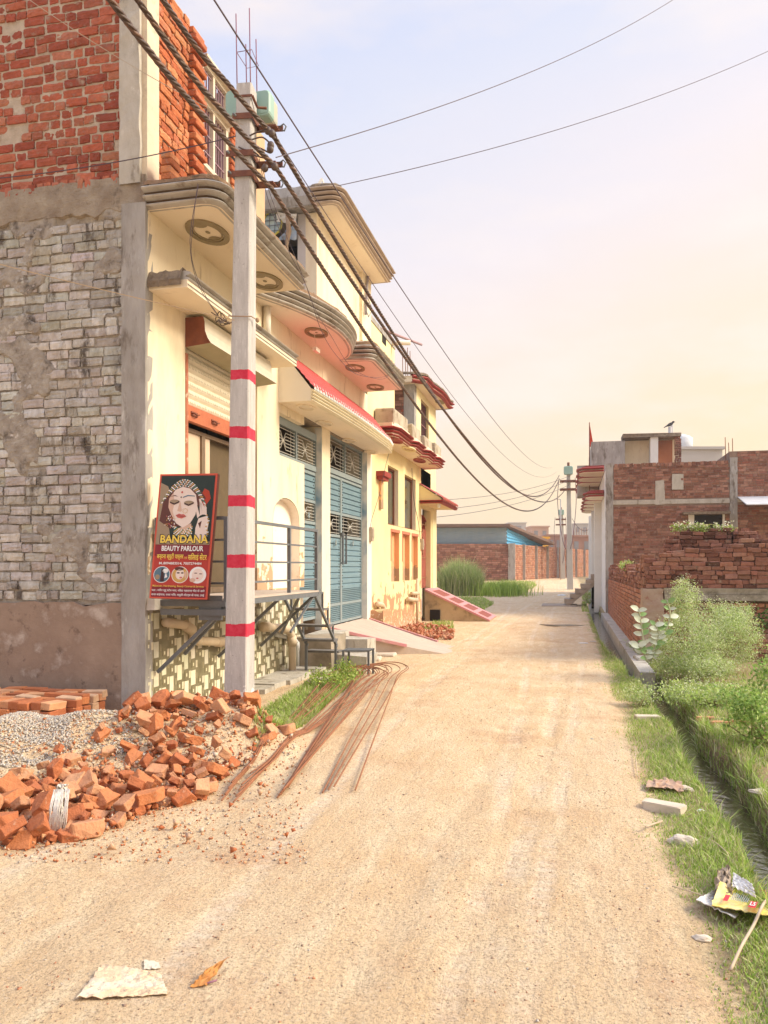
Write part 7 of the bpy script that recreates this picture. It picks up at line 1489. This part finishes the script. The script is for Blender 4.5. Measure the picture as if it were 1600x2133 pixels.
rock('stone_block',1382,1690,.075,'rectangular pale concrete block lying in verge grass, left of the ditch',stone,1,'block',1.75,.75,.55,-.45,box=True)
rock('stone',1424,1758,.065,'rounded pale stone in verge grass below the concrete block',stone,5,sx=1.2,rz=-.3)
rock('stone',1560,1800,.045,'pale stone at the water edge far right of the rounded one',stone,9)
rock('stone',1460,1690,.02,'very small white stone in the grass right of concrete block',wht,4)
rock('stone',1462,1958,.028,'small grey stone in the grass left of the yellow packet',stone,12,sx=1.5)
rock('stone',1420,1645,.06,'flat pale stone piece among dry leaves above the concrete block',stone,15,sx=1.4,szz=.4,rz=-.5)
rock('stone',1590,1650,.06,'pale slab piece on the far ditch bank at the right edge',stone,18,sx=1.5,szz=.3)
rock('stone_block',1438,1512,.14,'broken concrete edge stone on the right bank of the narrow stream',concl,21,'block',1.5,.8,.5,.1,box=True)
rock('stone_block',1345,1378,.17,'grey concrete end block where the lined drain stops',concl,25,'block',1.0,1.3,.5,.1,box=True)
rock('stone_block',1350,1500,.09,'flat pale stone at the verge edge across from the stream block',stone,27,'block',1.4,.7,.4,.2,box=True)
rock('stone',1440,1422,.045,'white scrap like stone on the weedy bank below the bush',wht,31)
rock('stone',1500,1470,.06,'reddish stone fragment half hidden in bank weeds',pm('reddish stone',(.5,.3,.2),(.4,.22,.15)),33,sx=1.4)
rock('stone',1235,1337,.05,'dark flat stone beside the verge far up the drain',stone,35,sx=1.6,szz=.3)
rock('stone',1215,1340,.06,'pale flat scrap at the edge of the distant verge',wht,36,sx=1.6,szz=.2)
rock('stone',1233,1480+60,.012,'tiny dark pebble standing alone in mid road right',concl,37)
rock('brick_piece',1085+40,1575,.018,'dark twisted leaf like scrap alone in the middle of the road',brown,38,'scrap',1.6,.5,.3)
# sandy bare patch behind the bush and debris bits on the bank
for k,(px_,py_,lab) in enumerate(((1470,1500,'short reddish brick fragment on the bank, left of three'),(1500,1510,'short reddish brick fragment on the bank, middle of three'),(1545,1508,'short reddish brick fragment on the bank, right of three'))): rock('brick_piece',px_,py_,.05,lab,chm[3],50+k,'brick piece',1.8,.7,.5,rnd(-.4,.4),box=True)
# torn packet with printing
PKT=thing('packet',tuple(W(1545,1905,Z=.05)),'torn yellow and white plastic packet with red printed squares in verge grass','packet')
pkm=pm('yellow plastic film',(.86,.66,.10),(.80,.70,.35),9,.3,.5,20,.01,spec=.6); pkw=pm('white plastic film',(.72,.70,.66),(.6,.55,.5),9,.35,.5,20,.01)
def wg(px_,py_,h=.06): x,y=ground_at(px_,py_); return V((x,y,gh(x,y)+h))
crumple('packet_body',[wg(1482,1912,.06),wg(1606,1950,.09),wg(1622,1888,.11),wg(1500,1875,.09)],pkm,None,None,.008,14,seed=2,par=PKT)
crumple('white_film',[wg(1450,1895,.05),wg(1530,1935,.055),wg(1600,1880,.06),wg(1500,1868,.05)],pkw,None,None,.009,14,seed=5,par=PKT)
pr_=pm('red print',(.62,.04,.06)); prb=pm('orange print',(.82,.35,.05)); prk=pm('blue grey print',(.30,.32,.42))
def onp(u_,v_,h=.006):
    a,b_,c_,d_=wg(1482,1912,.06),wg(1606,1950,.09),wg(1622,1888,.11),wg(1500,1875,.09); return (a*(1-u_)+b_*u_)*(1-v_)+(d_*(1-u_)+c_*u_)*v_+V((0,-.004,.016+h))
for u0,v0,u1,v1,m_ in ((.18,.08,.26,.34,pr_),(.62,.45,.78,.85,pr_),(.62,.0,.74,.25,pr_),(.80,.35,.99,.95,prb)):
    mb=MB(); mb.add([onp(u0,v0),onp(u1,v0),onp(u1,v1),onp(u0,v1)],[(0,1,2,3)]); mb.build('printed_square',m_,PKT,norm=False)
def ptxt(body,u0,u1,v0,v1,m_):
    cu=bpy.data.curves.new('t','FONT'); cu.body=body; cu.offset=.02; ob=bpy.data.objects.new('t',cu); COL.objects.link(ob); bpy.context.view_layer.update(); me=bpy.data.meshes.new_from_object(ob.evaluated_get(bpy.context.evaluated_depsgraph_get())); bpy.data.objects.remove(ob)
    vs=[v_.co for v_ in me.vertices]; x0_,x1_=min(v_.x for v_ in vs),max(v_.x for v_ in vs); y0_,y1_=min(v_.y for v_ in vs),max(v_.y for v_ in vs); m2=MB(); m2.add([onp(u0+(u1-u0)*(v_.x-x0_)/(x1_-x0_),v0+(v1-v0)*(v_.y-y0_)/(y1_-y0_),.009) for v_ in vs],[list(p_.vertices) for p_ in me.polygons]); m2.build('print',m_,PKT,norm=False)
ptxt('LS',.64,.76,.55,.75,wht); ptxt('LS',.635,.725,.05,.2,wht)
mb=MB()
for k in range(9):
    u_=.30+.033*k; mb.add([onp(u_,.15,.007),onp(u_+.012,.15,.007),onp(u_+.012,.15+rnd(.2,.4),.007),onp(u_,.15+.3,.007)],[(0,1,2,3)])
mb.build('small_print',prk,PKT,norm=False)
crumple('crumpled_plastic',[wg(1487,1885,.02),wg(1530,1885,.03),wg(1520,1840,.09),wg(1495,1845,.08)],pm('muddy plastic',(.42,.33,.24),(.3,.22,.15),12,.6,.5),'muddy crumpled plastic scrap behind the yellow packet','scrap',.03,seed=8)
crumple('plastic_strip',[wg(1525,1870,.06),wg(1575,1895,.06),wg(1568,1880,.09),wg(1528,1850,.08)],pkw,'pale folded plastic strip lying behind the yellow packet','scrap',.01,seed=9)
for k,(P,lab,r) in enumerate((([(1522,2036),(1545,1995),(1570,1960),(1590,1925),(1606,1890)],'long pale forked dry stick leaning over the packet at bottom right',.007),([(1400,1858),(1440,1870),(1480,1885)],'thin straw stalk pointing from the road to the packet',.003),([(1455,1750),(1490,1765),(1520,1790),(1570,1805)],'curved dry stalk between the rounded stone and water edge',.003),([(1345,1733),(1365,1725),(1380,1720)],'short pale bent twig at the verge edge below the block',.006),([(1322,1560),(1325,1590),(1328,1625)],'dry upright stalk at the road edge left of the stream',.004),([(1500,1655),(1460,1640),(1430,1650)],'thin pale twig by the flat stone and dry leaves',.003))):
    Q=bez([wg(x,y,.03+.02*i*(k==0)) for i,(x,y) in enumerate(P)],5); mb=MB(); mb.tube(Q,r,5); o=mb.build('dry_stick',pm('dry stick',(.58,.45,.32),(.45,.33,.22),12),None,lab,'stick')
for P,lab in (([(1345,1650),(1385,1652),(1390,1635),(1350,1635)],'brown curled dry leaf left of the flat stone in the verge'),([(1385,1650),(1425,1662),(1420,1640),(1382,1630)],'pale dry leaf heap against the flat stone in the verge')):
    crumple('dry_leaf',[wg(x,y,.04) for x,y in P],pm('dry leaf',(.5,.36,.26),(.35,.2,.13),14),lab,'leaf',.025,6,seed=P[0][0])
crumple('plastic_sheet',[wg(158,2086,.012),wg(350,2075,.008),wg(335,2030,.01),wg(215,2015,.014)],pm('dirty white sheet',(.68,.58,.44),(.62,.48,.33),8,.7,.8,30,.015,stain=[((.66,.48,.31),7,.47,.05),((.5,.36,.24),16,.58,.08)]),'crumpled dirty white plastic sheet trodden into the road at bottom left','sheet',.011,18,.002,seed=4,fr=1.5)
crumple('paper_scrap',[wg(300,2022,.006),wg(335,2020,.006),wg(330,2008,.008),wg(300,2003,.008)],pm('dirty white sheet b',(.70,.6,.45)),'small torn scrap just above the plastic sheet','scrap',.004,6,.002,seed=6)
LF=thing('dry_leaf',wg(430,2055,0),'curled orange brown leaf lying on the road right of the plastic sheet','leaf')
crumple('blade',[wg(396,2060,.008),wg(430,2058,.012),wg(478,2018,.05),wg(425,2040,.03)],pm('orange leaf',(.55,.25,.06),(.42,.17,.05),10,.6,.2),None,None,.01,8,.002,seed=1,par=LF); mb=MB(); mb.tube([wg(428,2055,.01),wg(452,2050,.015)],.004,5); mb.build('leaf_stalk',pm('violet stalk',(.3,.14,.18)),LF)
rock('paper_scrap',1170,1242,.12,'white rubbish heap at the roadside near the small far pole',wht,71,'rubbish',1.8,1,.6)
# ---------------- thin dusty air ----------------
hz=bpy.data.materials.new('thin haze'); hz.use_nodes=True; t=hz.node_tree; t.nodes.remove(t.nodes['Principled BSDF']); pv=t.nodes.new('ShaderNodeVolumePrincipled')
pv.inputs['Color'].default_value=(.95,.90,.86,1); pv.inputs['Density'].default_value=.0011; pv.inputs['Anisotropy'].default_value=.3; t.links.new(pv.outputs[0],t.nodes['Material Output'].inputs['Volume'])
mb=MB(); mb.box(-270,270,-40,340,-1.6,16); mb.build('haze',hz,kind='stuff')
# junk end
